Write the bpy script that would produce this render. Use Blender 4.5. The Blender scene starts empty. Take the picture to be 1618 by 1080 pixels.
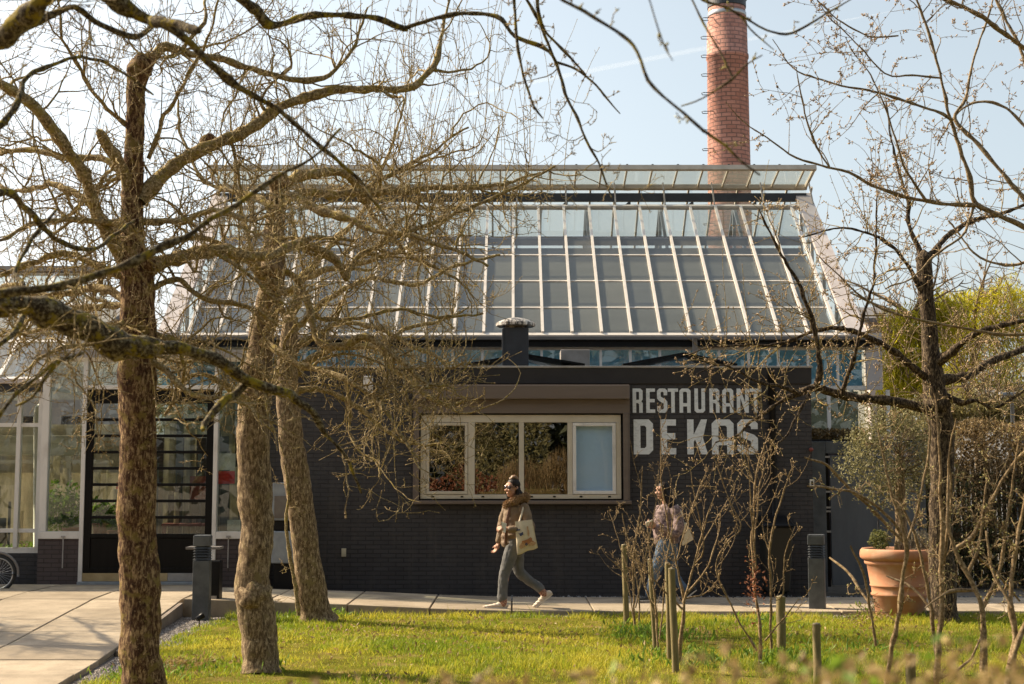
import bpy, math, random
import numpy as np
from mathutils import Vector, Matrix, noise as mnoise
R = math.radians
random.seed(7); RNG = np.random.default_rng(7)
S = bpy.context.scene
COL = S.collection
# ---------------------------------------------------------------- camera
F = 2250.0; CX, CY = 809.0, 540.0; PITCH = math.atan(220.0 / F); EYE = 1.6
cam = bpy.data.cameras.new('camera'); cam.sensor_width = 36.0; cam.lens = F / 1618.0 * 36.0
cam.clip_start = 0.05; cam.clip_end = 9000
cam.dof.use_dof = True; cam.dof.focus_distance = 18.6; cam.dof.aperture_fstop = 4.2
camo = bpy.data.objects.new('camera', cam); COL.objects.link(camo)
camo.location = (0, 0, EYE); camo.rotation_euler = (math.pi / 2 + PITCH, 0, 0)
S.camera = camo
# ---------------------------------------------------------------- sun and sky
SUN_EL, SUN_BACK = R(38), R(24)          # sun from the left, a little behind the building
sd = Vector((-math.cos(SUN_EL) * math.cos(SUN_BACK), math.cos(SUN_EL) * math.sin(SUN_BACK), math.sin(SUN_EL)))
w = bpy.data.worlds.new('World'); S.world = w; w.use_nodes = True
nt = w.node_tree
sky = nt.nodes.new('ShaderNodeTexSky'); sky.sky_type = 'NISHITA'; sky.sun_disc = False
sky.sun_elevation = SUN_EL; sky.sun_rotation = math.atan2(sd.x, sd.y)
sky.air_density = 1.0; sky.dust_density = 3.2; sky.ozone_density = 1.0
hs = nt.nodes.new('ShaderNodeHueSaturation'); hs.inputs['Saturation'].default_value = .5; hs.inputs['Value'].default_value = 1.04; hs.inputs['Hue'].default_value = .474
nt.links.new(sky.outputs[0], hs.inputs['Color']); nt.links.new(hs.outputs[0], nt.nodes['Background'].inputs[0])
nt.nodes['Background'].inputs[1].default_value = 0.102
sl = bpy.data.lights.new('sun', 'SUN'); sl.energy = 5.0; sl.angle = R(0.53); sl.color = (1.0, 0.83, 0.57)
so = bpy.data.objects.new('sun', sl); COL.objects.link(so); so.rotation_euler = sd.to_track_quat('Z', 'Y').to_euler()
so.location = (-20, 10, 30)
S.view_settings.view_transform = 'Standard'; S.view_settings.look = 'None'
S.view_settings.exposure = 1.03; S.view_settings.gamma = 1.0
S.render.engine = 'CYCLES'
try:
    S.cycles.use_denoising = True; S.cycles.transparent_max_bounces = 24
    S.cycles.max_bounces = 8; S.cycles.caustics_reflective = False; S.cycles.caustics_refractive = False
except Exception: pass

# ---------------------------------------------------------------- pixel -> place
cp, sp = math.cos(PITCH), math.sin(PITCH)
def ray(px, py):
    u = (px - CX) / F; v = (CY - py) / F
    return u, cp - v * sp, sp + v * cp
def P(px, py, Y):
    u, d, z = ray(px, py); t = Y / d
    return np.array((u * t, Y, EYE + z * t))
def G(px, py, z=0.0):
    u, d, zz = ray(px, py); t = (z - EYE) / zz
    return np.array((u * t, d * t, z))
def zat(py, Y): return float(P(CX, py, Y)[2])
def xat(px, py, Y): return float(P(px, py, Y)[0])

# ---------------------------------------------------------------- materials
def newmat(name):
    m = bpy.data.materials.new(name); m.use_nodes = True
    return m, m.node_tree, m.node_tree.nodes['Principled BSDF']
def nd(t, k, **kw):
    n = t.nodes.new(k)
    for a, b in kw.items(): setattr(n, a, b)
    return n
def pos(t, sx=1, sy=1, sz=1):
    g = nd(t, 'ShaderNodeNewGeometry'); m = nd(t, 'ShaderNodeMapping'); m.inputs['Scale'].default_value = (sx, sy, sz)
    t.links.new(g.outputs['Position'], m.inputs[0]); return m.outputs[0]
def noise(t, vec, scale, detail=4, rough=.6):
    n = nd(t, 'ShaderNodeTexNoise'); n.inputs['Scale'].default_value = scale; n.inputs['Detail'].default_value = detail
    n.inputs['Roughness'].default_value = rough; t.links.new(vec, n.inputs['Vector']); return n.outputs['Fac']
def ramp(t, fac, stops):
    r = nd(t, 'ShaderNodeValToRGB'); e = r.color_ramp.elements
    while len(e) < len(stops): e.new(0.5)
    for i, (p_, c) in enumerate(stops):
        e[i].position = p_; e[i].color = (*c, 1) if len(c) == 3 else c
    t.links.new(fac, r.inputs[0]); return r.outputs[0]
def mix(t, fac, a, b):
    m = nd(t, 'ShaderNodeMix', data_type='RGBA')
    if isinstance(fac, (int, float)): m.inputs[0].default_value = fac
    else: t.links.new(fac, m.inputs[0])
    for i, x in ((6, a), (7, b)):
        if isinstance(x, tuple): m.inputs[i].default_value = (*x, 1)
        else: t.links.new(x, m.inputs[i])
    return m.outputs[2]
def bump(t, b, h, strength=.4, dist=.01):
    n = nd(t, 'ShaderNodeBump'); n.inputs['Strength'].default_value = strength; n.inputs['Distance'].default_value = dist
    t.links.new(h, n.inputs['Height']); t.links.new(n.outputs[0], b.inputs['Normal'])
def mat(name, c, c2=None, rough=.6, scale=6, metal=0, bscale=0, bstr=.2, bdist=.005, spec=.5, stretch=(1, 1, 1), lo=.35, hi=.65):
    m, t, b = newmat(name)
    b.inputs['Roughness'].default_value = rough; b.inputs['Metallic'].default_value = metal
    b.inputs['Specular IOR Level'].default_value = spec
    v = pos(t, *stretch)
    if c2 is None: c2 = tuple(x * .75 for x in c)
    n = noise(t, v, scale, 6)
    t.links.new(ramp(t, n, [(lo, c2), (hi, c)]), b.inputs['Base Color'])
    if bscale: bump(t, b, noise(t, v, bscale, 5), bstr, bdist)
    return m
def m_bark(name, dark, mid, pale, lichen, lamt=.5, stretch=.3, bd=.007, bs=46, ls=11):
    m, t, b = newmat(name); b.inputs['Roughness'].default_value = .9; b.inputs['Specular IOR Level'].default_value = .15
    v = pos(t, 1, 1, stretch)
    n1 = noise(t, v, bs, 8, .75); n2 = noise(t, pos(t), ls, 6, .7); n3 = noise(t, pos(t), 22, 4, .6)
    base = ramp(t, n1, [(.36, dark), (.5, mid), (.61, pale)])
    msk = ramp(t, n2, [(.62 - .22 * lamt, (0, 0, 0)), (.70 - .2 * lamt, (1, 1, 1))])
    c = mix(t, msk, base, mix(t, n3, lichen, mid))
    grey = ramp(t, noise(t, pos(t, 1, 1, .8), 26, 6, .75), [(.58, (0, 0, 0)), (.62, (1, 1, 1))])
    c = mix(t, grey, c, pale)
    t.links.new(c, b.inputs['Base Color']); bump(t, b, noise(t, v, bs * .8, 3, .5), .7, bd); return m
M = {}
M['bark_red'] = m_bark('bark_red', (.018, .009, .006), (.085, .042, .021), (.34, .23, .12), (.30, .24, .06), .42)
M['bark_grey'] = m_bark('bark_grey', (.04, .028, .017), (.155, .105, .062), (.38, .29, .18), (.24, .20, .08), .35)
M['bark_dark'] = m_bark('bark_dark', (.010, .007, .005), (.035, .024, .016), (.19, .14, .09), (.10, .08, .04), .2)
M['branch'] = m_bark('branch', (.045, .03, .015), (.21, .15, .07), (.46, .37, .22), (.30, .24, .04), .5, 1, .004, 50, 16)
M['mossy'] = m_bark('mossy', (.014, .010, .006), (.055, .038, .02), (.25, .21, .13), (.42, .32, .02), .48, 1, .006, 60, 14)
M['twig_brown'] = m_bark('twig_brown', (.06, .042, .024), (.19, .135, .075), (.36, .28, .18), (.20, .16, .065), .3, 1, .004)
M['twig_tan'] = m_bark('twig_tan', (.09, .06, .03), (.22, .15, .08), (.36, .27, .17), (.2, .16, .06), .2, 1, .003)
M['bud'] = mat('bud', (.42, .30, .14), (.26, .16, .08), .7, 60)
M['bud_pink'] = mat('bud_pink', (.46, .32, .19), (.26, .17, .09), .7, 60)
M['bud_green'] = mat('bud_green', (.45, .42, .12), (.28, .22, .10), .7, 60)
def m_brick(name, c1, c2, mortar, bw, bh, ms=.01, axis='xz', bd=.006, centre=None, rad=1, rough=.75, bias=0, wear=None, wscale=2.3):
    m, t, b = newmat(name); b.inputs['Roughness'].default_value = rough; b.inputs['Specular IOR Level'].default_value = .3
    g = nd(t, 'ShaderNodeNewGeometry'); s = nd(t, 'ShaderNodeSeparateXYZ'); t.links.new(g.outputs['Position'], s.inputs[0])
    cb = nd(t, 'ShaderNodeCombineXYZ')
    if centre:
        ax = nd(t, 'ShaderNodeMath', operation='SUBTRACT'); ax.inputs[1].default_value = centre[0]; t.links.new(s.outputs[0], ax.inputs[0])
        ay = nd(t, 'ShaderNodeMath', operation='SUBTRACT'); ay.inputs[0].default_value = centre[1]; t.links.new(s.outputs[1], ay.inputs[1])
        at = nd(t, 'ShaderNodeMath', operation='ARCTAN2'); t.links.new(ax.outputs[0], at.inputs[0]); t.links.new(ay.outputs[0], at.inputs[1])
        ml = nd(t, 'ShaderNodeMath', operation='MULTIPLY'); ml.inputs[1].default_value = rad; t.links.new(at.outputs[0], ml.inputs[0])
        t.links.new(ml.outputs[0], cb.inputs[0])
    else:
        ad = nd(t, 'ShaderNodeMath', operation='ADD'); t.links.new(s.outputs[0], ad.inputs[0]); t.links.new(s.outputs[1], ad.inputs[1])
        t.links.new(ad.outputs[0], cb.inputs[0])
    t.links.new(s.outputs[2], cb.inputs[1])
    br = nd(t, 'ShaderNodeTexBrick'); br.inputs['Scale'].default_value = 1; br.inputs['Brick Width'].default_value = bw
    br.inputs['Row Height'].default_value = bh; br.inputs['Mortar Size'].default_value = ms; br.inputs['Mortar Smooth'].default_value = .3
    br.inputs['Bias'].default_value = bias
    br.inputs['Color1'].default_value = (*c1, 1); br.inputs['Color2'].default_value = (*c2, 1); br.inputs['Mortar'].default_value = (*mortar, 1)
    t.links.new(cb.outputs[0], br.inputs['Vector'])
    n = noise(t, pos(t, 1, 1, .5), wscale, 6, .65); n2 = noise(t, pos(t), 40, 4)
    c = mix(t, ramp(t, n, [(.35, (0, 0, 0)), (.75, (.45, .45, .45))]), br.outputs['Color'], tuple(x * 1.5 for x in c2))
    if wear: c = mix(t, ramp(t, noise(t, pos(t, 1.6, 1.6, .35), wscale * 1.7, 6, .7), [(.50, (0, 0, 0)), (.66, (.6, .6, .6))]), c, wear)
    t.links.new(c, b.inputs['Base Color'])
    inv = nd(t, 'ShaderNodeMath', operation='SUBTRACT'); inv.inputs[0].default_value = 1; t.links.new(br.outputs['Fac'], inv.inputs[1])
    ad2 = nd(t, 'ShaderNodeMath', operation='MULTIPLY_ADD'); t.links.new(n2, ad2.inputs[0]); ad2.inputs[1].default_value = .25; t.links.new(inv.outputs[0], ad2.inputs[2])
    bump(t, b, ad2.outputs[0], .8, bd); return m
M['wall'] = m_brick('wall', (.056, .051, .052), (.045, .041, .042), (.031, .028, .029), .22, .0625, .008, bd=.010, wear=(.075, .064, .058))
M['plinth'] = m_brick('plinth', (.085, .065, .062), (.07, .052, .05), (.04, .032, .03), .22, .0625, .008, bd=.006)
def m_glass(name, tint, refl=1.0, base=.04, rough=0.0, dirt=0.0, dcol=(.5, .5, .46)):
    m = bpy.data.materials.new(name); m.use_nodes = True; t = m.node_tree; t.nodes.clear()
    o = nd(t, 'ShaderNodeOutputMaterial'); mx = nd(t, 'ShaderNodeMixShader'); tr = nd(t, 'ShaderNodeBsdfTransparent'); gl = nd(t, 'ShaderNodeBsdfGlossy')
    tr.inputs[0].default_value = (*tint, 1); gl.inputs['Roughness'].default_value = rough
    g = nd(t, 'ShaderNodeNewGeometry'); dp = nd(t, 'ShaderNodeVectorMath', operation='DOT_PRODUCT'); t.links.new(g.outputs['Normal'], dp.inputs[0]); t.links.new(g.outputs['Incoming'], dp.inputs[1])
    ab = nd(t, 'ShaderNodeMath', operation='ABSOLUTE'); t.links.new(dp.outputs['Value'], ab.inputs[0])
    om = nd(t, 'ShaderNodeMath', operation='SUBTRACT', use_clamp=True); om.inputs[0].default_value = 1; t.links.new(ab.outputs[0], om.inputs[1])
    pw = nd(t, 'ShaderNodeMath', operation='POWER'); pw.inputs[1].default_value = 4; t.links.new(om.outputs[0], pw.inputs[0])
    ml = nd(t, 'ShaderNodeMath', operation='MULTIPLY_ADD', use_clamp=True); t.links.new(pw.outputs[0], ml.inputs[0]); ml.inputs[1].default_value = refl; ml.inputs[2].default_value = base
    t.links.new(ml.outputs[0], mx.inputs[0]); t.links.new(tr.outputs[0], mx.inputs[1]); t.links.new(gl.outputs[0], mx.inputs[2]); t.links.new(mx.outputs[0], o.inputs[0])
    if dirt:                                               # dust and algae on the pane
        df = nd(t, 'ShaderNodeBsdfDiffuse'); tl = nd(t, 'ShaderNodeBsdfTranslucent'); m2 = nd(t, 'ShaderNodeMixShader'); m3 = nd(t, 'ShaderNodeMixShader')
        df.inputs[0].default_value = (*dcol, 1); tl.inputs[0].default_value = (*dcol, 1); m2.inputs[0].default_value = .5; t.links.new(df.outputs[0], m2.inputs[1]); t.links.new(tl.outputs[0], m2.inputs[2])
        n = noise(t, pos(t, 1, .5, .5), 1.6, 7, .7); mr = nd(t, 'ShaderNodeMath', operation='MULTIPLY'); mr.inputs[1].default_value = dirt * 2; t.links.new(n, mr.inputs[0])
        t.links.new(mr.outputs[0], m3.inputs[0]); t.links.new(mx.outputs[0], m3.inputs[1]); t.links.new(m2.outputs[0], m3.inputs[2]); t.links.new(m3.outputs[0], o.inputs[0])
    return m
M['glass'] = m_glass('glass', (.86, .90, .88), .9, .09)
M['clear_glass'] = m_glass('clear_glass', (.92, .94, .95), .5, .03)
M['roof_glass'] = m_glass('roof_glass', (.82, .85, .84), .9, .09, .03, .16, (.42, .43, .40))
M['window_glass'] = m_glass('window_glass', (.55, .55, .55), .7, .25)
M['roof_glass_dusty'] = m_glass('roof_glass_dusty', (.80, .83, .82), .9, .10, .04, .26, (.44, .44, .40))
M['roof_glass_clean'] = m_glass('roof_glass_clean', (.85, .88, .87), .9, .12, .01, .08, (.42, .43, .40))
M['vent_glass'] = m_glass('vent_glass', (.84, .86, .84), .8, .06, .03, .13, (.50, .50, .45))
M['cream'] = mat('cream', (.60, .53, .42), (.52, .45, .35), .4, 3, bscale=60, bstr=.05)
M['taupe'] = mat('taupe', (.16, .122, .100), (.135, .10, .082), .45, 2, stretch=(.3, 1, 3))
M['white_metal'] = mat('white_metal', (.72, .68, .64), (.55, .51, .47), .45, 5, stretch=(1, 1, .4), lo=.3, hi=.5)
M['bar_white'] = mat('bar_white', (.62, .57, .52), (.44, .39, .35), .45, 4, lo=.25, hi=.45)
M['lilac'] = mat('lilac', (.52, .47, .46), (.44, .39, .38), .5, 3)
M['vent_cream'] = mat('vent_cream', (.58, .51, .42), (.46, .40, .32), .5, 4)
M['black'] = mat('black', (.010, .009, .010), (.006, .006, .007), .45, 5, spec=.2)
M['blackwood'] = mat('blackwood', (.008, .007, .0065), (.005, .0045, .0045), .4, 4, spec=.15, stretch=(4, 4, .5), bscale=30, bstr=.1)
M['beam'] = mat('beam', (.03, .035, .045), (.02, .022, .028), .5, 5)
M['gutter'] = mat('gutter', (.17, .155, .15), (.12, .11, .105), .4, 3)
M['coping'] = mat('coping', (.36, .33, .31), (.24, .22, .2), .4, 4)
M['paint'] = mat('paint', (.70, .71, .72), (.54, .55, .56), .6, 14, lo=.33, hi=.5, stretch=(1, 1, 2.2))
M['grey_metal'] = mat('grey_metal', (.30, .33, .36), (.22, .24, .27), .38, 7, metal=.3)
M['cabinet_dark'] = mat('cabinet_dark', (.17, .15, .13), (.12, .10, .09), .4, 7)
M['anthracite'] = mat('anthracite', (.095, .103, .112), (.05, .055, .062), .5, 5, bscale=120, bstr=.05)
M['gate_grey'] = mat('gate_grey', (.115, .12, .132), (.085, .09, .10), .6, 2.5, stretch=(2, 2, .5), bscale=20, bstr=.1)
M['screen'] = mat('screen', (.16, .165, .16), (.11, .115, .112), .8, 1.1, stretch=(.25, 1, 3), lo=.35, hi=.7)
M['sheet_blue'] = mat('sheet_blue', (.30, .60, .88), (.24, .52, .80), .7, .7, stretch=(.3, 1, 6))
M['reflected_sky_blue'] = mat('reflected_sky_blue', (.52, .68, .83), (.46, .62, .78), .7, 2)
M['brass'] = mat('brass', (.45, .33, .17), (.34, .24, .11), .5, 5)
M['terracotta'] = mat('terracotta', (.45, .205, .11), (.48, .275, .175), .85, 4.5, bscale=50, bstr=.3, lo=.36, hi=.5)
M['soil'] = mat('soil', (.05, .036, .025), (.025, .018, .012), .95, 20, bscale=40, bstr=.8, bdist=.03)
M['stake'] = mat('stake', (.25, .19, .085), (.13, .11, .045), .85, 9, stretch=(6, 6, .7), bscale=60, bstr=.5)
M['stake_top'] = mat('stake_top', (.30, .25, .16), (.2, .16, .1), .9, 30)
M['interior'] = mat('interior', (.17, .145, .11), (.07, .06, .05), .8, 2.5)
M['tan_panel'] = mat('tan_panel', (.56, .50, .37), (.38, .33, .23), .7, 2, stretch=(.3, 1, 4))
M['red'] = mat('red', (.60, .02, .02), (.45, .015, .015), .5, 5)
M['paper'] = mat('paper', (.66, .64, .58), (.5, .48, .42), .7, 9)
M['skin'] = mat('skin', (.46, .26, .18), (.40, .215, .15), .6, 8, spec=.3)
M['olive_coat'] = mat('olive_coat', (.20, .135, .08), (.145, .095, .058), .75, 9, bscale=22, bstr=.5, bdist=.02)
M['coat_lining'] = mat('coat_lining', (.16, .08, .05), (.12, .06, .04), .8, 9)
M['fur'] = mat('fur', (.44, .30, .17), (.24, .14, .07), .9, 45)
M['grey_denim'] = mat('grey_denim', (.13, .128, .13), (.085, .085, .088), .85, 7, bscale=18, bstr=.5, bdist=.02)
M['blue_denim'] = mat('blue_denim', (.085, .13, .20), (.05, .08, .13), .85, 7, bscale=18, bstr=.5, bdist=.02)
M['canvas'] = mat('canvas', (.62, .53, .40), (.54, .45, .33), .85, 10, bscale=14, bstr=.4, bdist=.015)
M['print_orange'] = mat('print_orange', (.42, .16, .05), (.30, .14, .08), .8, 30)
M['print_blue'] = mat('print_blue', (.03, .04, .09), (.05, .06, .12), .8, 30)
M['print_tan'] = mat('print_tan', (.5, .33, .18), (.40, .22, .12), .8, 40)
M['hair'] = mat('hair', (.020, .012, .009), (.010, .007, .005), .5, 30, spec=.2, stretch=(6, 6, 1), bscale=90, bstr=.5)
M['hair_light'] = mat('hair_light', (.22, .12, .055), (.10, .05, .025), .5, 40)
M['shoe'] = mat('shoe', (.62, .52, .43), (.52, .43, .35), .6, 10)
M['shoe_black'] = mat('shoe_black', (.015, .015, .016), None, .5, 10)
M['sole'] = mat('sole', (.68, .62, .55), None, .6, 10)
M['sock'] = mat('sock', (.42, .22, .14), (.15, .06, .05), .8, 70, lo=.45, hi=.52)
M['lens'] = mat('lens', (.025, .012, .010), None, .1, 5)
M['plaid'] = mat('plaid', (.24, .17, .165), (.09, .058, .062), .85, 22, stretch=(1, 1, 1.6), lo=.42, hi=.56)
M['rubber'] = mat('rubber', (.012, .012, .012), None, .6, 5)
M['steel'] = mat('steel', (.45, .45, .46), None, .3, 5, metal=.8)
M['dark_red'] = mat('dark_red', (.22, .05, .035), None, .6, 5)
M['bin_green'] = mat('bin_green', (.012, .012, .009), None, .5, 5)
M['fascia'] = mat('fascia', (.036, .031, .030), (.028, .024, .024), .6, 3, spec=.3)
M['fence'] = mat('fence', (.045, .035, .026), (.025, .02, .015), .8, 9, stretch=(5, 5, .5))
M['far_wall'] = mat('far_wall', (.42, .36, .33), (.36, .30, .28), .8, 1)
M['far_roof'] = mat('far_roof', (.14, .13, .13), None, .7, 1)
def m_leaf(name, ca, cb, trans=.35, rough=.55):
    """leaves: colour varies leaf by leaf (a colour attribute holds a random number per leaf)"""
    m, t, b = newmat(name); b.inputs['Roughness'].default_value = rough; b.inputs['Specular IOR Level'].default_value = .3
    a = nd(t, 'ShaderNodeAttribute', attribute_name='tone')
    c = mix(t, a.outputs['Fac'], ca, cb); t.links.new(c, b.inputs['Base Color'])
    tr = nd(t, 'ShaderNodeBsdfTranslucent'); t.links.new(c, tr.inputs[0])
    mx = nd(t, 'ShaderNodeMixShader'); mx.inputs[0].default_value = trans
    t.links.new(b.outputs[0], mx.inputs[1]); t.links.new(tr.outputs[0], mx.inputs[2]); t.links.new(mx.outputs[0], t.nodes['Material Output'].inputs[0])
    return m
m, t, b = newmat('frosted'); b.inputs['Roughness'].default_value = .6                # whitewashed panes, backlit
fc = ramp(t, noise(t, pos(t, 1.2, 1, .3), 3, 6, .7), [(.35, (.34, .31, .23)), (.6, (.66, .60, .47))]); t.links.new(fc, b.inputs['Base Color'])
tl_ = nd(t, 'ShaderNodeBsdfTranslucent'); t.links.new(fc, tl_.inputs[0]); mx_ = nd(t, 'ShaderNodeMixShader'); mx_.inputs[0].default_value = .6
t.links.new(b.outputs[0], mx_.inputs[1]); t.links.new(tl_.outputs[0], mx_.inputs[2]); t.links.new(mx_.outputs[0], t.nodes['Material Output'].inputs[0]); M['frosted'] = m
M['grass'] = m_leaf('grass', (.16, .24, .014), (.52, .45, .055), .5)
M['olive_leaf'] = m_leaf('olive_leaf', (.10, .10, .035), (.36, .32, .16), .25)
M['box_leaf'] = m_leaf('box_leaf', (.06, .08, .015), (.22, .21, .06), .3)
M['beech_leaf'] = m_leaf('beech_leaf', (.10, .065, .026), (.32, .225, .105), .3)
M['willow_leaf'] = m_leaf('willow_leaf', (.33, .30, .014), (.62, .55, .04), .55)
M['drab_leaf'] = m_leaf('drab_leaf', (.17, .145, .06), (.40, .35, .15), .4)
M['hedge_leaf'] = m_leaf('hedge_leaf', (.19, .125, .045), (.42, .31, .13), .35)
M['green_leaf'] = m_leaf('green_leaf', (.08, .15, .015), (.24, .36, .04), .4)
M['dry_leaf'] = m_leaf('dry_leaf', (.16, .055, .025), (.35, .14, .07), .3)
M['gold_reed'] = m_leaf('gold_reed', (.16, .10, .04), (.36, .25, .11), .3)
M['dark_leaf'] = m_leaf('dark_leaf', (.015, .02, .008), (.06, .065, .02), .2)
M['lav_leaf'] = m_leaf('lav_leaf', (.20, .17, .12), (.36, .32, .24), .3)

# ---------------------------------------------------------------- mesh building
def mesh_np(name, V, Fq, Ft=None, tone=None, smooth=True, midx=None):
    """mesh from arrays: V (n,3), quads (m,4), triangles (k,3)"""
    me = bpy.data.meshes.new(name); V = np.asarray(V, np.float32)
    q = np.zeros((0, 4), np.int32) if Fq is None else np.asarray(Fq, np.int32); t = np.zeros((0, 3), np.int32) if Ft is None else np.asarray(Ft, np.int32)
    me.vertices.add(len(V)); me.vertices.foreach_set('co', V.ravel())
    nl = q.size + t.size; me.loops.add(nl); me.loops.foreach_set('vertex_index', np.concatenate([q.ravel(), t.ravel()]).astype(np.int32))
    npol = len(q) + len(t); me.polygons.add(npol)
    st = np.concatenate([np.arange(len(q)) * 4, q.size + np.arange(len(t)) * 3]).astype(np.int32)
    me.polygons.foreach_set('loop_start', st)
    me.polygons.foreach_set('use_smooth', np.full(npol, smooth, bool))
    if midx is not None: me.polygons.foreach_set('material_index', np.asarray(midx, np.int32))
    me.update(calc_edges=True)
    if tone is not None:
        a = me.attributes.new('tone', 'FLOAT', 'POINT'); a.data.foreach_set('value', np.asarray(tone, np.float32))
    return me
def link(name, me, mats, parent=None, local=False):
    o = bpy.data.objects.new(name, me); COL.objects.link(o)
    for m in (mats if isinstance(mats, (list, tuple)) else [mats]):
        if m is not None: me.materials.append(M[m] if isinstance(m, str) else m)
    if parent is not None:
        o.parent = parent
        if not local: o.matrix_parent_inverse = Matrix.Translation(-WORLD[parent.name])
    WORLD[o.name] = Vector((0, 0, 0)) if parent is None or not local else WORLD[parent.name]
    return o
WORLD = {}
def thing(name, label, cat, loc=(0, 0, 0), group=None, rz=0):
    o = bpy.data.objects.new(name, None); COL.objects.link(o); o.location = loc; o.rotation_euler = (0, 0, rz); o.empty_display_size = .1
    WORLD[o.name] = Vector(loc); return tag(o, label, cat, group)
def tag(o, label=None, cat=None, group=None, kind=None):
    if label: o['label'] = label
    if cat: o['category'] = cat
    if group: o['group'] = group
    if kind: o['kind'] = kind
    return o
def copy_tree(o, parent=None):
    c = o.copy(); COL.objects.link(c); c.parent = parent
    for ch in list(o.children): copy_tree(ch, c)
    return c
class MB:
    def __init__(s): s.v = []; s.f = []; s.m = []
    def add(s, V, Fs, mi=0):
        b = len(s.v); s.v += [tuple(map(float, x)) for x in V]; s.f += [tuple(b + i for i in f) for f in Fs]; s.m += [mi] * len(Fs); return s
    def box(s, x0, x1, y0, y1, z0, z1, mi=0):
        x0, x1 = min(x0, x1), max(x0, x1); y0, y1 = min(y0, y1), max(y0, y1); z0, z1 = min(z0, z1), max(z0, z1)
        return s.add([(x0, y0, z0), (x1, y0, z0), (x1, y1, z0), (x0, y1, z0), (x0, y0, z1), (x1, y0, z1), (x1, y1, z1), (x0, y1, z1)],
              [(0, 3, 2, 1), (4, 5, 6, 7), (0, 1, 5, 4), (1, 2, 6, 5), (2, 3, 7, 6), (3, 0, 4, 7)], mi)
    def bar(s, a, b, w, h, up=(0, 0, 1), mi=0):
        """rectangular bar from a to b, w across, h along up"""
        a = np.array(a, float); b = np.array(b, float); t = (b - a) / np.linalg.norm(b - a)
        sd_ = np.cross(t, up); sd_ /= np.linalg.norm(sd_); u = np.cross(sd_, t)
        c = [(-1, -1), (1, -1), (1, 1), (-1, 1)]
        V = [p + sd_ * (i * w / 2) + u * (j * h / 2) for p in (a, b) for i, j in c]
        return s.add(V, [(0, 1, 2, 3), (7, 6, 5, 4), (0, 4, 5, 1), (1, 5, 6, 2), (2, 6, 7, 3), (3, 7, 4, 0)], mi)
    def prism(s, poly, y0, y1, mi=0):
        """outline in x,z pushed from y0 (front) to y1"""
        n = len(poly); V = [(x, y0, z) for x, z in poly] + [(x, y1, z) for x, z in poly]
        Fs = [tuple(range(n)), tuple(range(2 * n - 1, n - 1, -1))] + [(i, i + n, (i + 1) % n + n, (i + 1) % n) for i in range(n)]
        return s.add(V, Fs, mi)
    def slab(s, quad, th, mi=0):
        """four points (top, in order) thickened downwards along -normal"""
        q = [np.array(p, float) for p in quad]; n = np.cross(q[1] - q[0], q[3] - q[0]); n /= np.linalg.norm(n)
        V = q + [p - n * th for p in q]
        return s.add(V, [(0, 1, 2, 3), (7, 6, 5, 4), (0, 4, 5, 1), (1, 5, 6, 2), (2, 6, 7, 3), (3, 7, 4, 0)], mi)
    def lathe(s, prof, n=40, c=(0, 0, 0), mi=0):
        V = []; Fs = []
        for r, z in prof:
            for k in range(n): a = 2 * math.pi * k / n; V.append((c[0] + r * math.cos(a), c[1] + r * math.sin(a), c[2] + z))
        for i in range(len(prof) - 1):
            for k in range(n): k2 = (k + 1) % n; Fs.append((i * n + k, i * n + k2, (i + 1) * n + k2, (i + 1) * n + k))
        Fs.append(tuple(range(n - 1, -1, -1))); Fs.append(tuple((len(prof) - 1) * n + k for k in range(n)))
        return s.add(V, Fs, mi)
    def tube(s, pts, rad, n=10, mi=0, ell=None):
        V, Q = tube_np([np.asarray(pts, float)], [np.asarray(rad, float) if np.ndim(rad) else np.full(len(pts), rad)], n, ell)
        Fs = [tuple(q) for q in Q]; L = len(pts); Fs += [tuple(range(n)), tuple((L - 1) * n + k for k in range(n - 1, -1, -1))]
        return s.add(V, Fs, mi)
    def ellipsoid(s, c, r, n=14, mi=0, rot=None):
        V = []; Fs = []; m = n // 2
        for i in range(m + 1):
            th = math.pi * i / m
            for k in range(n):
                ph = 2 * math.pi * k / n; p = Vector((r[0] * math.sin(th) * math.cos(ph), r[1] * math.sin(th) * math.sin(ph), r[2] * math.cos(th)))
                if rot is not None: p = rot @ p
                V.append((c[0] + p.x, c[1] + p.y, c[2] + p.z))
        for i in range(m):
            for k in range(n): k2 = (k + 1) % n; Fs.append((i * n + k, (i + 1) * n + k, (i + 1) * n + k2, i * n + k2))
        return s.add(V, Fs, mi)
    def build(s, name, mats, parent=None, smooth=False, bevel=0, local=False, seg=2, auto=None):
        me = bpy.data.meshes.new(name); me.from_pydata(s.v, [], s.f); me.update()
        me.polygons.foreach_set('material_index', s.m); me.polygons.foreach_set('use_smooth', [bool(smooth)] * len(s.f))
        o = link(name, me, mats, parent, local)
        if bevel:
            b = o.modifiers.new('bevel', 'BEVEL'); b.width = bevel; b.segments = seg; b.limit_method = 'ANGLE'; b.angle_limit = R(40)
        return o
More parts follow.
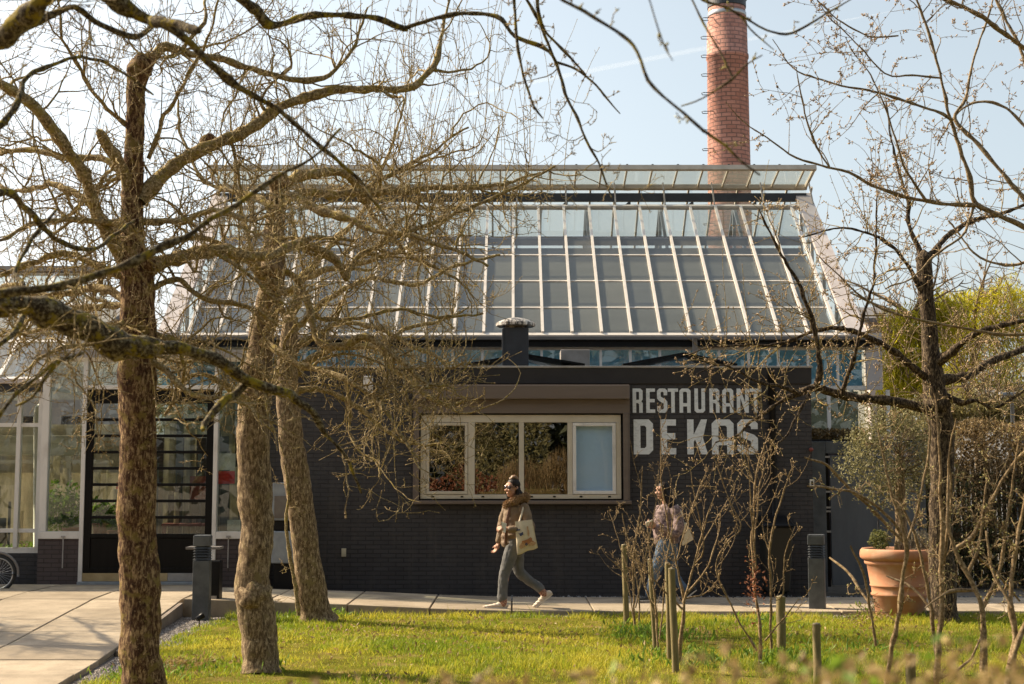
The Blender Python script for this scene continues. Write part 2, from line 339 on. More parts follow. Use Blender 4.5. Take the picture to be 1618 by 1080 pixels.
def tube_np(Ps, Rs, n=6, ell=None):
    """tubes round polylines (list of arrays) -> verts, quads"""
    VV = []; QQ = []; base = 0; ang = np.arange(n) * 2 * np.pi / n; ca, sa = np.cos(ang), np.sin(ang)
    for p, r in zip(Ps, Rs):
        t = np.gradient(p, axis=0); t /= np.linalg.norm(t, axis=1)[:, None] + 1e-9
        ref = np.array((0., 1., 0.)); a = np.cross(t, ref); l = np.linalg.norm(a, axis=1)
        a[l < .05] = (1, 0, 0); a /= np.linalg.norm(a, axis=1)[:, None]; b = np.cross(t, a)
        ra = r if ell is None else r * np.asarray(ell)
        v = p[:, None, :] + a[:, None, :] * (ca[None, :, None] * np.asarray(r)[:, None, None]) + b[:, None, :] * (sa[None, :, None] * np.asarray(ra)[:, None, None])
        N = len(p); i = np.arange(N - 1)[:, None] * n; k = np.arange(n)[None, :]; k2 = (k + 1) % n
        q = np.stack([i + k, i + k2, i + n + k2, i + n + k], -1).reshape(-1, 4) + base
        VV.append(v.reshape(-1, 3)); QQ.append(q); base += N * n
    return np.concatenate(VV), np.concatenate(QQ)
def tube_batch(Pb, Rb, n):
    """same-length tubes in one go: Pb (B,N,3), Rb (B,N)"""
    B, N, _ = Pb.shape
    t = np.gradient(Pb, axis=1); t /= np.linalg.norm(t, axis=2)[..., None] + 1e-9
    ref = np.array((.13, .97, .21)); a = np.cross(t, ref); a /= np.linalg.norm(a, axis=2)[..., None] + 1e-9; b = np.cross(t, a)
    ang = np.arange(n) * 2 * np.pi / n
    v = Pb[:, :, None, :] + (a[:, :, None, :] * np.cos(ang)[None, None, :, None] + b[:, :, None, :] * np.sin(ang)[None, None, :, None]) * Rb[:, :, None, None]
    i = np.arange(N - 1)[:, None] * n; k = np.arange(n)[None, :]; k2 = (k + 1) % n
    q = np.stack([i + k, i + k2, i + n + k2, i + n + k], -1).reshape(-1, 4)
    q = (q[None] + (np.arange(B) * N * n)[:, None, None]).reshape(-1, 4)
    return v.reshape(-1, 3), q
class Acc:
    """collects numpy verts/quads/tris with a material index each"""
    def __init__(s): s.V = []; s.Q = []; s.T = []; s.mq = []; s.mt = []; s.n = 0
    def quads(s, V, Q, mi=0): s.V.append(V); s.Q.append(Q + s.n); s.mq.append(np.full(len(Q), mi)); s.n += len(V)
    def tris(s, V, T, mi=0): s.V.append(V); s.T.append(T + s.n); s.mt.append(np.full(len(T), mi)); s.n += len(V)
    def mesh(s, name, smooth=True):
        Q = np.concatenate(s.Q) if s.Q else None; T = np.concatenate(s.T) if s.T else None
        return mesh_np(name, np.concatenate(s.V), Q, T, None, smooth, np.concatenate(s.mq + s.mt))
def unit(a): return a / (np.linalg.norm(a, axis=-1, keepdims=True) + 1e-9)
def leaves(C, size, rng, tonef=None, aspect=.5, droop=None, szvar=.4, nrm=None):
    """leaf quads (folded along the middle: two triangles each side kept as one kite) at centres C"""
    n = len(C); d = unit(rng.normal(size=(n, 3)) if droop is None else rng.normal(size=(n, 3)) * .6 + np.array(droop))
    a = unit(np.cross(d, rng.normal(size=(n, 3)))); L = size * (1 + szvar * rng.uniform(-1, 1, n))[:, None]
    W = L * aspect; nn = unit(np.cross(d, a)) * (W * .25)
    V = np.stack([C - d * L * .5, C + a * W * .5 - nn, C + d * L * .5, C - a * W * .5 - nn], 1).reshape(-1, 3)
    Q = np.arange(4 * n).reshape(-1, 4); tone = rng.uniform(0, 1, n) if tonef is None else tonef
    return V, Q, np.repeat(tone, 4)
# ================================================================ THE SETTING
def walk_z(x): return float(np.interp(x, [-4.2, -2.1, -.6, .6], [.15, .085, .02, 0]))
def path_z(y): return float(np.interp(y, [13.6, 18.6], [-.02, .14]))
m, t, b = newmat('earth'); b.inputs['Roughness'].default_value = .95
t.links.new(ramp(t, noise(t, pos(t), 1.7, 8, .7), [(.3, (.10, .08, .06)), (.7, (.19, .16, .13))]), b.inputs['Base Color']); bump(t, b, noise(t, pos(t), 45, 4), .7, .02); M['earth'] = m
m, t, b = newmat('turf'); b.inputs['Roughness'].default_value = 1; b.inputs['Specular IOR Level'].default_value = 0
t.links.new(ramp(t, noise(t, pos(t), 2.2, 8, .7), [(.3, (.06, .06, .012)), (.5, (.14, .13, .022)), (.68, (.24, .17, .07))]), b.inputs['Base Color']); bump(t, b, noise(t, pos(t), 60, 4), .8, .03); M['turf'] = m
m, t, b = newmat('gravel_bed'); b.inputs['Roughness'].default_value = .9
t.links.new(ramp(t, noise(t, pos(t), 55, 4, .8), [(.32, (.06, .05, .045)), (.5, (.19, .165, .15)), (.68, (.40, .36, .33))]), b.inputs['Base Color']); bump(t, b, noise(t, pos(t), 55, 4), 1, .03); M['gravel_bed'] = m
def m_conc(name, a, b_, c):
    m, t, bs = newmat(name); bs.inputs['Roughness'].default_value = .85; bs.inputs['Specular IOR Level'].default_value = .1
    at = nd(t, 'ShaderNodeAttribute', attribute_name='tone')
    n = noise(t, pos(t), 1.6, 8, .7); n2 = noise(t, pos(t), 60, 3, .7)
    col = mix(t, at.outputs['Fac'], a, b_); col = mix(t, ramp(t, n, [(.42, (0, 0, 0)), (.66, (.85, .85, .85))]), col, c)
    col = mix(t, ramp(t, n2, [(.5, (0, 0, 0)), (.7, (.35, .35, .35))]), col, tuple(x * .6 for x in a))
    t.links.new(col, bs.inputs['Base Color']); bump(t, bs, n2, .3, .006); return m
M['slab'] = m_conc('slab', (.285, .235, .178), (.42, .35, .268), (.205, .168, .125))
M['kerb'] = m_conc('kerb', (.24, .20, .17), (.30, .25, .21), (.14, .12, .10))

gm = MB(); gm.add([(-900, -600, -.12), (900, -600, -.12), (900, 1500, -.12), (-900, 1500, -.12)], [(0, 1, 2, 3)])
tag(gm.build('ground', 'earth'), kind='structure')
LAWN_L = [(-2.2, 1.5), (-2.9, 8)] + [tuple(G(x, y, -.05)[:2]) for x, y in ((118, 1086), (190, 1053), (258, 1014), (300, 992), (350, 976))]
def lawn_left(y): return float(np.interp(y, [p[1] for p in LAWN_L], [p[0] for p in LAWN_L]))
lv = []; lf = []
ys = np.linspace(1.5, 17.70, 60)
for j, y in enumerate(ys):
    xl = lawn_left(y)
    for i in range(41):
        x = xl + (13 - xl) * i / 40
        lv.append((x, y, -.05 + .018 * mnoise.noise((x * .9, y * .9, 0)) - (.03 if i == 0 or j == 59 else 0)))
for j in range(59):
    for i in range(40): a = j * 41 + i; lf.append((a, a + 1, a + 42, a + 41))
g_ = MB(); g_.add(lv, lf); tag(g_.build('lawn', 'turf', smooth=True), kind='structure')
# gravel beside the ramp and along the house
g_ = MB(); g_.add([(-6, 1.5, -.075), (13, 1.5, -.075), (13, 20.69, -.075), (-6, 20.69, -.075)], [(0, 1, 2, 3)])
tag(g_.build('gravel_bed', 'gravel_bed'), kind='structure')
def slabs(name, cells, zf, th, matn):
    V = []; Q = []; T = []; rng = np.random.default_rng(3)
    for (x0, x1, y0, y1, sk0, sk1) in cells:
        g = .009; b = len(V)
        c = [(x0 + g + sk0, y0 + g), (x1 - g + sk0, y0 + g), (x1 - g + sk1, y1 - g), (x0 + g + sk1, y1 - g)]
        dz = rng.normal() * .0022
        top = [(x, y, zf(x, y) + dz) for x, y in c]; ch = .006
        cxm = sum(p[0] for p in c) / 4; cym = sum(p[1] for p in c) / 4
        ins = [(x + ch * np.sign(cxm - x), y + ch * np.sign(cym - y), z) for x, y, z in top]
        mid = [(x, y, z - ch) for x, y, z in top]; low = [(x, y, z - th) for x, y, z in top]
        V += ins + mid + low; Q.append((b, b + 1, b + 2, b + 3))
        for k in range(4):
            k2 = (k + 1) % 4; Q.append((b + 4 + k, b + 4 + k2, b + k2, b + k)); Q.append((b + 8 + k, b + 8 + k2, b + 4 + k2, b + 4 + k))
        T += [rng.uniform()] * 12
    return tag(link(name, mesh_np(name, V, Q, None, T, False), matn), kind='structure')
cells = []
for r_, (y0, y1) in enumerate(((17.86, 18.92), (18.92, 19.98))):
    x = -4.08 + (.0 if r_ else .0)
    while x < 14: cells.append((x, x + 1.02, y0, y1, 0, 0)); x += 1.02
slabs('footpath', cells, lambda x, y: walk_z(x), .22, 'slab')
PR = lambda y: float(np.interp(y, [11.2, 18.5], [-3.60, -4.17]))        # right edge of the ramp
cells = []; yy = 7.3
while yy < 20.4:
    y1 = min(yy + .985, 20.55)
    for k in range(6): x0 = PR(yy) - 1.13 * (k + 1); cells.append((x0, x0 + 1.13, yy, y1, 0, PR(y1) - PR(yy)))
    yy = y1
slabs('entrance_path', cells, lambda x, y: path_z(y), .24, 'slab')
# dark bed under the joints
g_ = MB(); g_.add([(PR(7) - 6.6, 7.3, -.07), (PR(7), 7.3, -.07), (PR(13.6), 13.6, -.055), (PR(18.6), 18.6, .10), (PR(20.5), 20.55, .10), (PR(20.5) - 6.6, 20.55, .10), (PR(18.6) - 6.6, 18.6, .10), (PR(13.6) - 6.6, 13.6, -.055)],
    [(0, 1, 2, 7), (7, 2, 3, 6), (6, 3, 4, 5)]); tag(g_.build('path_bed', 'soil'), kind='structure')
# ramp flank (kerb board)
g_ = MB()
for ya, yb in ((13.9, 15.5), (15.5, 17.1), (17.1, 17.84)):
    g_.add([(PR(ya) + .002, ya, -.12), (PR(yb) + .002, yb, -.12), (PR(yb) + .002, yb, path_z(yb) - .012), (PR(ya) + .002, ya, path_z(ya) - .012),
            (PR(ya) + .05, ya, -.12), (PR(yb) + .05, yb, -.12), (PR(yb) + .05, yb, path_z(yb) - .012), (PR(ya) + .05, ya, path_z(ya) - .012)],
           [(0, 3, 2, 1), (4, 5, 6, 7), (3, 7, 6, 2), (0, 1, 5, 4), (0, 4, 7, 3), (1, 2, 6, 5)])
o = g_.build('ramp_kerb', 'kerb'); tag(o, kind='structure')
def pebbles(name, n, region, z, size, ca, cb, seed):
    rng = np.random.default_rng(seed); pts = region(rng, n); n = len(pts)
    oct_ = np.array([(1, 0, 0), (-1, 0, 0), (0, 1, 0), (0, -1, 0), (0, 0, 1), (0, 0, -1)], float)
    T0 = np.array([(0, 2, 4), (2, 1, 4), (1, 3, 4), (3, 0, 4), (2, 0, 5), (1, 2, 5), (3, 1, 5), (0, 3, 5)])
    s = size * rng.uniform(.5, 1.5, (n, 1, 1)) * rng.uniform(.6, 1.2, (n, 1, 3)); a = rng.uniform(0, 6.28, n)
    v = oct_[None] * s; c, sn = np.cos(a)[:, None], np.sin(a)[:, None]
    v = np.stack([v[..., 0] * c - v[..., 1] * sn, v[..., 0] * sn + v[..., 1] * c, v[..., 2] * .7], -1)
    v[..., 0] += pts[:, 0, None]; v[..., 1] += pts[:, 1, None]; v[..., 2] += (pts[:, 2, None] if pts.shape[1] > 2 else z)
    T = (T0[None] + (np.arange(n) * 6)[:, None, None]).reshape(-1, 3)
    m, t, b = newmat(name); b.inputs['Roughness'].default_value = .8
    at = nd(t, 'ShaderNodeAttribute', attribute_name='tone'); t.links.new(mix(t, at.outputs['Fac'], ca, cb), b.inputs['Base Color'])
    return tag(link(name, mesh_np(name, v.reshape(-1, 3), None, T, np.repeat(rng.uniform(0, 1, n) ** 2, 6), False), m), kind='stuff')
def reg_left(rng, n):
    y = rng.uniform(10.5, 17.75, n); f = rng.uniform(0, 1, n)
    return np.array([(PR(yy) + .05 + ff * max(.02, lawn_left(yy) + .12 - PR(yy) - .05), yy) for yy, ff in zip(y, f)])
pebbles('loose_gravel', 9000, reg_left, -.068, .013, (.12, .10, .09), (.45, .40, .36), 1)
pebbles('dark_gravel', 7000, lambda r, n: np.stack([r.uniform(-3.4, 12, n), r.uniform(20.0, 20.66, n), np.interp(r.uniform(0, 1, n), [0, 1], [-.06, -.04])], 1), -.05, .022, (.03, .03, .032), (.36, .35, .35), 2)
pebbles('edge_gravel', 3500, lambda r, n: np.stack([r.uniform(-2.6, 12, n), r.uniform(17.66, 17.85, n)], 1), -.055, .016, (.10, .08, .07), (.38, .34, .30), 4)
# grass blades
def grass():
    rng = np.random.default_rng(5); n = 230000
    y = 10.6 + 7.14 * rng.uniform(0, 1, n) ** .9; lx = np.array([lawn_left(v) for v in np.linspace(10, 18, 200)])
    xl = np.interp(y, np.linspace(10, 18, 200), lx); xr = .40 * y + .3; x = xl + .03 + (xr - xl) * rng.uniform(0, 1, n)
    pt = np.array([mnoise.noise((a * .8, b_ * .8, 3)) + .7 * mnoise.noise((a * 2.6, b_ * 2.6, 9)) for a, b_ in zip(x[::1], y[::1])])
    # thin the turf in bare patches
    keep = rng.uniform(-.75, .75, n) < pt + .3; x, y, pt = x[keep], y[keep], pt[keep]; n = len(x)
    h = np.clip(.030 + .050 * pt + .018 * rng.normal(size=n), .012, .13); tall = rng.uniform(0, 1, n) < .02; h[tall] *= 1.7
    h *= np.where(y > 17.3, 1.35, 1); a = rng.uniform(0, 6.28, n); wdt = rng.uniform(.0025, .005, n)
    lean = rng.normal(size=(n, 2)) * .45 * h[:, None]
    ba = np.stack([np.cos(a) * wdt, np.sin(a) * wdt], 1); z0 = np.full(n, -.055)
    c = np.stack([x, y], 1)
    v = np.stack([np.c_[c - ba, z0], np.c_[c + ba, z0], np.c_[c + ba * .7 + lean * .45, z0 + h * .6], np.c_[c + lean, z0 + h], np.c_[c - ba * .7 + lean * .45, z0 + h * .6]], 1).reshape(-1, 3)
    i = np.arange(n)[:, None] * 5
    tone = np.clip(.40 + .62 * np.array([mnoise.noise((p * .55, q * .55, 30)) + .8 * mnoise.noise((p * 2.2, q * 2.2, 50)) for p, q in zip(x, y)]) + .25 * rng.normal(size=n), 0, 1.15)
    return tag(link('grass', mesh_np('grass', v, np.concatenate([i + 0, i + 1, i + 2, i + 4], 1), np.concatenate([i + 4, i + 2, i + 3], 1), np.repeat(tone, 5), False), 'grass'), kind='stuff')
grass()
# weeds and broad blades round the young shrubs
def weeds():
    rng = np.random.default_rng(15); C = []
    for px, py, sp_, n in ((1040, 1010, .55, 300), (1080, 1045, .5, 260), (1010, 1000, .4, 160), (1210, 985, .5, 140), (1225, 1040, .5, 160), (1420, 972, .6, 160), (505, 975, .45, 180), (415, 1058, .25, 90), (240, 1070, .4, 120), (1330, 1030, .7, 120)):
        g = G(px, py, -.05); C.append(np.c_[g[0] + rng.normal(size=n) * sp_ * .5, g[1] + rng.normal(size=n) * sp_ * .6, -.03 + rng.uniform(0, .07, n)])
    V, Q, tn = leaves(np.concatenate(C), .075, rng, aspect=.28, droop=(0, 0, 1.2)); return tag(link('weeds', mesh_np('weeds', V, Q, None, tn, False), 'green_leaf'), kind='stuff')
weeds()
def litter():
    rng = np.random.default_rng(16); C = []
    for px, py, sp_, n in ((290, 1052, .45, 420), (1390, 980, .35, 140), (600, 1075, .3, 60), (1060, 1000, .5, 120), (800, 1010, 2.2, 420), (600, 1000, 1.4, 200), (1300, 1000, 1.6, 300)):
        g = G(px, py, -.05); C.append(np.c_[g[0] + rng.normal(size=n) * sp_ * .5, g[1] + rng.normal(size=n) * sp_ * .5, -.035 + rng.uniform(0, .04, n)])
    V, Q, tn = leaves(np.concatenate(C), .05, rng, aspect=.45); return tag(link('leaf_litter', mesh_np('leaf_litter', V, Q, None, tn, False), 'hedge_leaf'), kind='stuff')
litter()

# ================================================================ THE KITCHEN BUILDING
YW = 20.7
def wx(px, Y=YW, py=780): return xat(px, py, Y)
def wz(py, Y=YW): return zat(py, Y)
bld = thing('brick_building', 'low flat-roofed brick building painted near-black with big white lettering and a wide cream window', 'building', (.4, YW, 0))
X0, X1 = wx(425), wx(1284, YW, 760); ZT = wz(578); YB = 24.3
ox0, ox1, oz0, oz1 = wx(665), wx(984), wz(789), wz(654)
W = MB()
W.box(X0, ox0, YW, YW + .25, -.1, ZT - .03); W.box(ox1, X1, YW, YW + .25, -.1, ZT - .03); W.box(ox0, ox1, YW, YW + .25, -.1, oz0); W.box(ox0, ox1, YW, YW + .25, oz1, ZT - .03)
W.box(X0, X0 + .25, YW + .25, YB, -.1, ZT - .03); W.box(X1 - .25, X1, YW + .25, YB, -.1, ZT - .03); W.box(X0 + .25, X1 - .25, YB - .25, YB, -.1, ZT - .03)
W.build('wall', 'wall', bld)
rf = MB().box(X0 + .25, X1 - .25, YW + .25, YB - .25, ZT - .22, ZT - .12).build('roof', 'black', bld)
MB().box(X0 - .03, X1 + .03, YW - .035, YW + .27, ZT - .03, ZT).box(X0 - .03, X0 + .27, YW + .27, YB, ZT - .03, ZT).box(X1 - .27, X1 + .03, YW + .27, YB, ZT - .03, ZT).build('coping', 'coping', bld, bevel=.006)
MB().box(X0 - .012, X1 + .012, YW - .02, YW - .001, wz(606), ZT - .031)  .build('fascia', 'fascia', bld, bevel=.004)
# room behind the window
MB().box(ox0 - .3, ox1 + .3, 23.6, 23.7, 0, 2.95).box(ox0 - .4, ox0 - .3, YW + .26, 23.6, 0, 2.95).box(ox1 + .3, ox1 + .4, YW + .26, 23.6, 0, 2.95).box(ox0 - .3, ox1 + .3, YW + .26, 23.6, -.05, 0).box(ox0 - .3, ox1 + .3, YW + .26, 23.6, 2.95, 2.99).build('room', 'interior', bld)
# window
win = MB(); fy0, fy1 = YW - .045, YW + .06
fx = lambda p: wx(p, YW - .045); fz = lambda p: wz(p, YW - .045)
L_, R_, B_, T_ = fx(664), fx(982), fz(788), fz(655)
win.box(L_, R_, fy0, fy1, B_, fz(781)); win.box(L_, R_, fy0, fy1, fz(667), T_)
for a, c in ((664, 673), (739, 750), (820, 828), (897, 905), (974, 982)): win.box(fx(a), fx(c), fy0, fy1, fz(781), fz(667))
window = win.build('window', 'cream', bld, bevel=.006)
def sash(a, c, y0, y1, wd, mt):
    s = MB(); z0, z1 = fz(y1), fz(y0); x0, x1 = fx(a), fx(c); f0, f1 = fy0 - .012, fy1 - .01
    s.box(x0, x1, f0, f1, z0, z0 + wd).box(x0, x1, f0, f1, z1 - wd, z1).box(x0, x0 + wd, f0, f1, z0 + wd, z1 - wd).box(x1 - wd, x1, f0, f1, z0 + wd, z1 - wd)
    return s.build('sash', mt, window, bevel=.006)
sash(673.3, 738.7, 667.5, 780.5, .042, 'cream'); sash(905.3, 973.7, 667.5, 780.5, .05, 'white_metal')
for a, c in ((673, 739), (750, 820), (828, 897), (905, 974)):
    MB().box(fx(a) + .004, fx(c) - .004, YW + .002, YW + .014, fz(781) + .004, fz(667) - .004).build('pane', 'window_glass' if a < 900 else 'clear_glass', window)
for p in (684, 730, 763, 840, 876, 918, 963): MB().box(fx(p) - .02, fx(p) + .02, fy0 - .004, fy0 + .003, fz(785.6), fz(783.2)).build('drain_slot', 'black', window)
MB().box(fx(905), fx(974), YW + .03, YW + .034, fz(779), fz(668)).build('sky_reflection', 'reflected_sky_blue', bld)  # pale blue sheet: sky mirrored in the tilted sash, put into colour
sh = MB(); sy = YW - .22
sh.box(xat(653, 618, sy), xat(995, 618, sy), sy, YW, zat(630, sy), zat(607.5, sy)).build('shutter_box', 'taupe', bld, bevel=.012)
MB().box(xat(653, 640, YW - .1), xat(995, 640, YW - .1), YW - .10, YW - .001, oz1 + .01, zat(630, sy) - .002).build('shutter_lintel', 'taupe', bld)
for a, c in ((653, 661.5), (985.5, 995)):
    MB().box(wx(a), wx(c), YW - .09, YW - .001, wz(790), oz1 + .008).box(wx(a) + (.025 if a < 700 else -.01), wx(c) + (.01 if a < 700 else -.025), YW - .11, YW - .09, wz(790), oz1 + .008).build('shutter_rail', 'taupe', bld, bevel=.006)
MB().box(wx(652), wx(997), YW - .13, YW - .001, wz(796), wz(790) - .003).build('window_sill', 'taupe', bld, bevel=.008)
# lettering: chamfered block capitals (outlines in metres, holes as extra outlines)
def glyph(ch, w_, h, t, c):
    k = t * .92                                            # horizontal stroke
    q = c
    if ch == 'R':
        return [[(0, 0), (t, 0), (t, h * .40), (w_ * .52, h * .40), (w_ - t, h * .36), (w_ - t, 0), (w_, 0), (w_, h * .40), (w_ - q * .6, h * .475), (w_, h * .55), (w_, h - q), (w_ - q, h), (0, h)],
                [(t, h * .40 + k), (t, h - k), (w_ - t - q * .2, h - k), (w_ - t, h - k - q * .3), (w_ - t, h * .40 + k + q * .3), (w_ - t - q * .2, h * .40 + k)]]
    if ch == 'E': return [[(0, 0), (w_, 0), (w_, k), (t, k), (t, h * .43), (w_ * .95, h * .43), (w_ * .95, h * .43 + k), (t, h * .43 + k), (t, h - k), (w_, h - k), (w_, h), (0, h)]]
    if ch == 'S':
        return [[(q, 0), (w_ - q, 0), (w_, q), (w_, h * .46), (w_ - q * .9, h * .56), (t + q * .1, h * .66), (t, h - k - q * .5), (t + q * .4, h - k), (w_ - t - q * .3, h - k), (w_ - t, h - k - q * .4), (w_ - t, h * .72), (w_, h * .72), (w_, h - q), (w_ - q, h), (q, h), (0, h - q), (0, h * .60), (q * .9, h * .49), (w_ - t - q * .1, h * .38), (w_ - t, k + q * .5), (w_ - t - q * .4, k), (t + q * .3, k), (t, k + q * .4), (t, h * .27), (0, h * .27), (0, q)]]
    if ch == 'T': a = (w_ - t) / 2; return [[(a, 0), (a + t, 0), (a + t, h - k), (w_, h - k), (w_, h), (0, h), (0, h - k), (a, h - k)]]
    if ch == 'A':
        return [[(0, 0), (t, 0), (t, h * .26), (w_ - t, h * .26), (w_ - t, 0), (w_, 0), (w_, h - q), (w_ - q, h), (q, h), (0, h - q)],
                [(t, h * .26 + k), (t, h - k - q * .4), (t + q * .4, h - k), (w_ - t - q * .4, h - k), (w_ - t, h - k - q * .4), (w_ - t, h * .26 + k)]]
    if ch == 'U': return [[(q, 0), (w_ - q, 0), (w_, q), (w_, h), (w_ - t, h), (w_ - t, k + q * .4), (w_ - t - q * .4, k), (t + q * .4, k), (t, k + q * .4), (t, h), (0, h), (0, q)]]
    if ch == 'N': return [[(0, 0), (t, 0), (t, h * .62), (w_ - t, 0), (w_, 0), (w_, h), (w_ - t, h), (w_ - t, h * .42), (t, h), (0, h)]]
    if ch == 'D':
        return [[(0, 0), (w_ - q, 0), (w_, q), (w_, h - q), (w_ - q, h), (0, h)], [(t, k), (t, h - k), (w_ - t - q * .4, h - k), (w_ - t, h - k - q * .4), (w_ - t, k + q * .4), (w_ - t - q * .4, k)]]
    if ch == 'K': return [[(0, 0), (t, 0), (t, h * .36), (t + .02, h * .42), (w_ - t, 0), (w_, 0), (w_ - t * .75, h * .47), (w_ * .97, h), (w_ - t * 1.02, h), (t + .01, h * .60), (t, h * .56), (t, h), (0, h)]]
def letters(name, items, y0, y1, t_):
    cu = bpy.data.curves.new(name, 'CURVE'); cu.dimensions = '2D'; cu.fill_mode = 'BOTH'; cu.extrude = .002
    z0, z1 = wz(y1), wz(y0)
    for ch, a, c in items:
        xa, xc = xat(a, (y0 + y1) / 2, YW), xat(c, (y0 + y1) / 2, YW); w_ = xc - xa; h = z1 - z0
        for out in glyph(ch, w_, h, t_ if ch != 'K' else t_ * .95, t_ * .62):
            s = cu.splines.new('POLY'); s.points.add(len(out) - 1); s.use_cyclic_u = True
            for p_, (x, z) in zip(s.points, out): p_.co = (xa + x, z0 + z, 0, 1)
    tmp = bpy.data.objects.new(name, cu); COL.objects.link(tmp)
    me = bpy.data.meshes.new_from_object(tmp.evaluated_get(bpy.context.evaluated_depsgraph_get())); bpy.data.objects.remove(tmp)
    me.transform(Matrix.Translation((0, YW - .0035, 0)) @ Matrix.Rotation(math.pi / 2, 4, 'X'))
    me.materials.clear(); return link(name, me, 'paint', bld)
px1 = lambda v: 985 + v / 6.345
letters('lettering', [(c, px1(a), px1(e)) for c, a, e in (('R', 92, 193), ('E', 228, 318), ('S', 337, 440), ('T', 446, 548), ('A', 562, 674), ('U', 712, 818), ('R', 862, 962), ('A', 992, 1102), ('N', 1136, 1256), ('T', 1266, 1384))], 613.5, 651.8, .052)
letters('lettering', [(c, px1(a), px1(e)) for c, a, e in (('D', 103, 297), ('E', 370, 528), ('K', 640, 846), ('A', 886, 1106), ('S', 1142, 1348))], 662.3, 717.5, .098)
# fittings on the wall
MB().tube([(wx(1224, YW - .07), YW - .065, .0), (wx(1222, YW - .07), YW - .065, wz(590))], .05, 12).build('downpipe', 'black', bld, smooth=True)
MB().box(wx(573), wx(588), YW - .07, YW - .001, wz(622), wz(594)).build('wall_lamp', 'white_metal', bld, bevel=.012)
MB().box(wx(541), wx(548), YW - .03, YW - .001, wz(879), wz(866)).box(wx(542.5), wx(546.5), YW - .034, YW - .0301, wz(876), wz(869)).build('wall_socket', 'tan_panel', bld, bevel=.003)
ic = MB().box(wx(1279.5), wx(1286), YW - .04, YW - .001, wz(769.5), wz(757)).build('intercom', 'white_metal', bld, bevel=.004)
MB().box(wx(1281.2), wx(1284.2), YW - .044, YW - .0405, wz(766), wz(760)).build('screen', 'black', ic)
MB().ellipsoid((wx(1281, YW, 710), YW - .03, wz(710)), (.035, .03, .03)).build('alarm_light', 'dark_red', bld, smooth=True)
# roof lights: shallow black gables
def rooflight(xa, xp, xb, Y, yb, yp):
    x0, xm, x1 = xat(xa, yb, Y), xat(xp, yb, Y), xat(xb, yb, Y); z0, z1 = zat(yb, Y), zat(yp, Y); q = MB()
    q.slab([(x0, Y, z0), (xm, Y, z1), (xm, Y + 1.3, z1), (x0, Y + 1.3, z0)][::-1], .03); q.slab([(xm + .002, Y, z1), (x1, Y, z0), (x1, Y + 1.3, z0), (xm + .002, Y + 1.3, z1)][::-1], .03)
    q.prism([(x0 + .08, z0 - .06), (x1 - .08, z0 - .06), (xm, z1 - .05)], Y + .05, Y + 1.25, 1)
    r_ = q.build('roof_light', ['black', 'clear_glass'], rf)
rooflight(735, 828, 924, 22.1, 577, 561); rooflight(985, 1082, 1165, 22.4, 577, 559)
MB().box(xat(886, 565, 22.9), xat(932, 565, 22.9), 22.9, 23.4, ZT - .12, zat(552, 22.9)).build('roof_box', 'coping', rf, bevel=.01)
# flue on the roof
fl = MB(); Yf = 22.0; fx0, fx1 = xat(794.5, 550, Yf), xat(835, 550, Yf); fz1 = zat(519, Yf)
flue = fl.box(fx0, fx1, Yf - .19, Yf + .21, ZT - .12, fz1).box(fx0 - .012, fx0 + .02, Yf - .205, Yf - .191, ZT - .1, fz1 - .02).build('flue', 'beam', rf, bevel=.012)
# ridge cap details on the flue: hood is a sub-part of the roof's own branch, kept as a part of the building
cx_ = (fx0 + fx1) / 2; hz0, hz1 = zat(514, Yf), zat(497, Yf); rr = (xat(845, 505, Yf) - xat(783, 505, Yf)) / 2
m, t, b = newmat('weathered_cap'); b.inputs['Roughness'].default_value = .35; b.inputs['Metallic'].default_value = .35
t.links.new(ramp(t, noise(t, pos(t, 1, 1, .3), 14, 5, .7), [(.47, (.07, .06, .055)), (.54, (.60, .54, .47))]), b.inputs['Base Color']); M['weathered_cap'] = m
hd = MB().lathe([(rr * .96, 0), (rr, .012), (rr * 1.0, .055), (rr * .86, .085), (rr * .5, .125), (rr * .2, .14), (.01, .143)], 12, (cx_, Yf, hz0 - .02))
hd.box(cx_ - .13, cx_ + .13, Yf - .13, Yf + .13, fz1 + .001, fz1 + .03)
for a in range(6): hd.box(cx_ + .15 * math.cos(a * 1.047) - .012, cx_ + .15 * math.cos(a * 1.047) + .012, Yf + .15 * math.sin(a * 1.047) - .012, Yf + .15 * math.sin(a * 1.047) + .012, fz1 + .001, hz0 + .01)
hd.build('flue_cap', 'weathered_cap', bld)

# ================================================================ THE BIG GREENHOUSE
YE = 25.0; ZE = zat(530, YE); AL = R(37.5); ca_, sa_ = math.cos(AL), math.sin(AL)
def k_of(py):
    u, d_, z_ = ray(CX, py); r_ = z_ / d_
    return (r_ * YE + EYE - ZE) / (sa_ - r_ * ca_)
def roofp(x, k, off=0): return np.array((x, YE + k * ca_ - off * sa_, ZE + k * sa_ + off * ca_))
KT = k_of(327); KR = k_of(297); YR = YE + KR * ca_; ZR = ZE + KR * sa_; XE = 6.25
gh = thing('greenhouse', 'tall greenhouse with steep white-barred glass roof and open ridge vent behind the black building', 'greenhouse', (0, YE, 0))
rows = [0] + [k_of(y) for y in (486, 444, 403, 374)] + [KT]
ro = MB()
for k in rows[1:-2]: ro.bar(roofp(-XE + .42, k, .0), roofp(XE - .42, k, .0), .032, .03, (0, -sa_, ca_))
ro.bar(roofp(-XE, .02, -.01), roofp(XE, .02, -.01), .075, .07, (0, -sa_, ca_)); ro.bar(roofp(-XE, KT, .0), roofp(XE, KT, .0), .07, .09, (0, -sa_, ca_))
roof = ro.build('roof', 'bar_white', gh)
NB = 0.5215
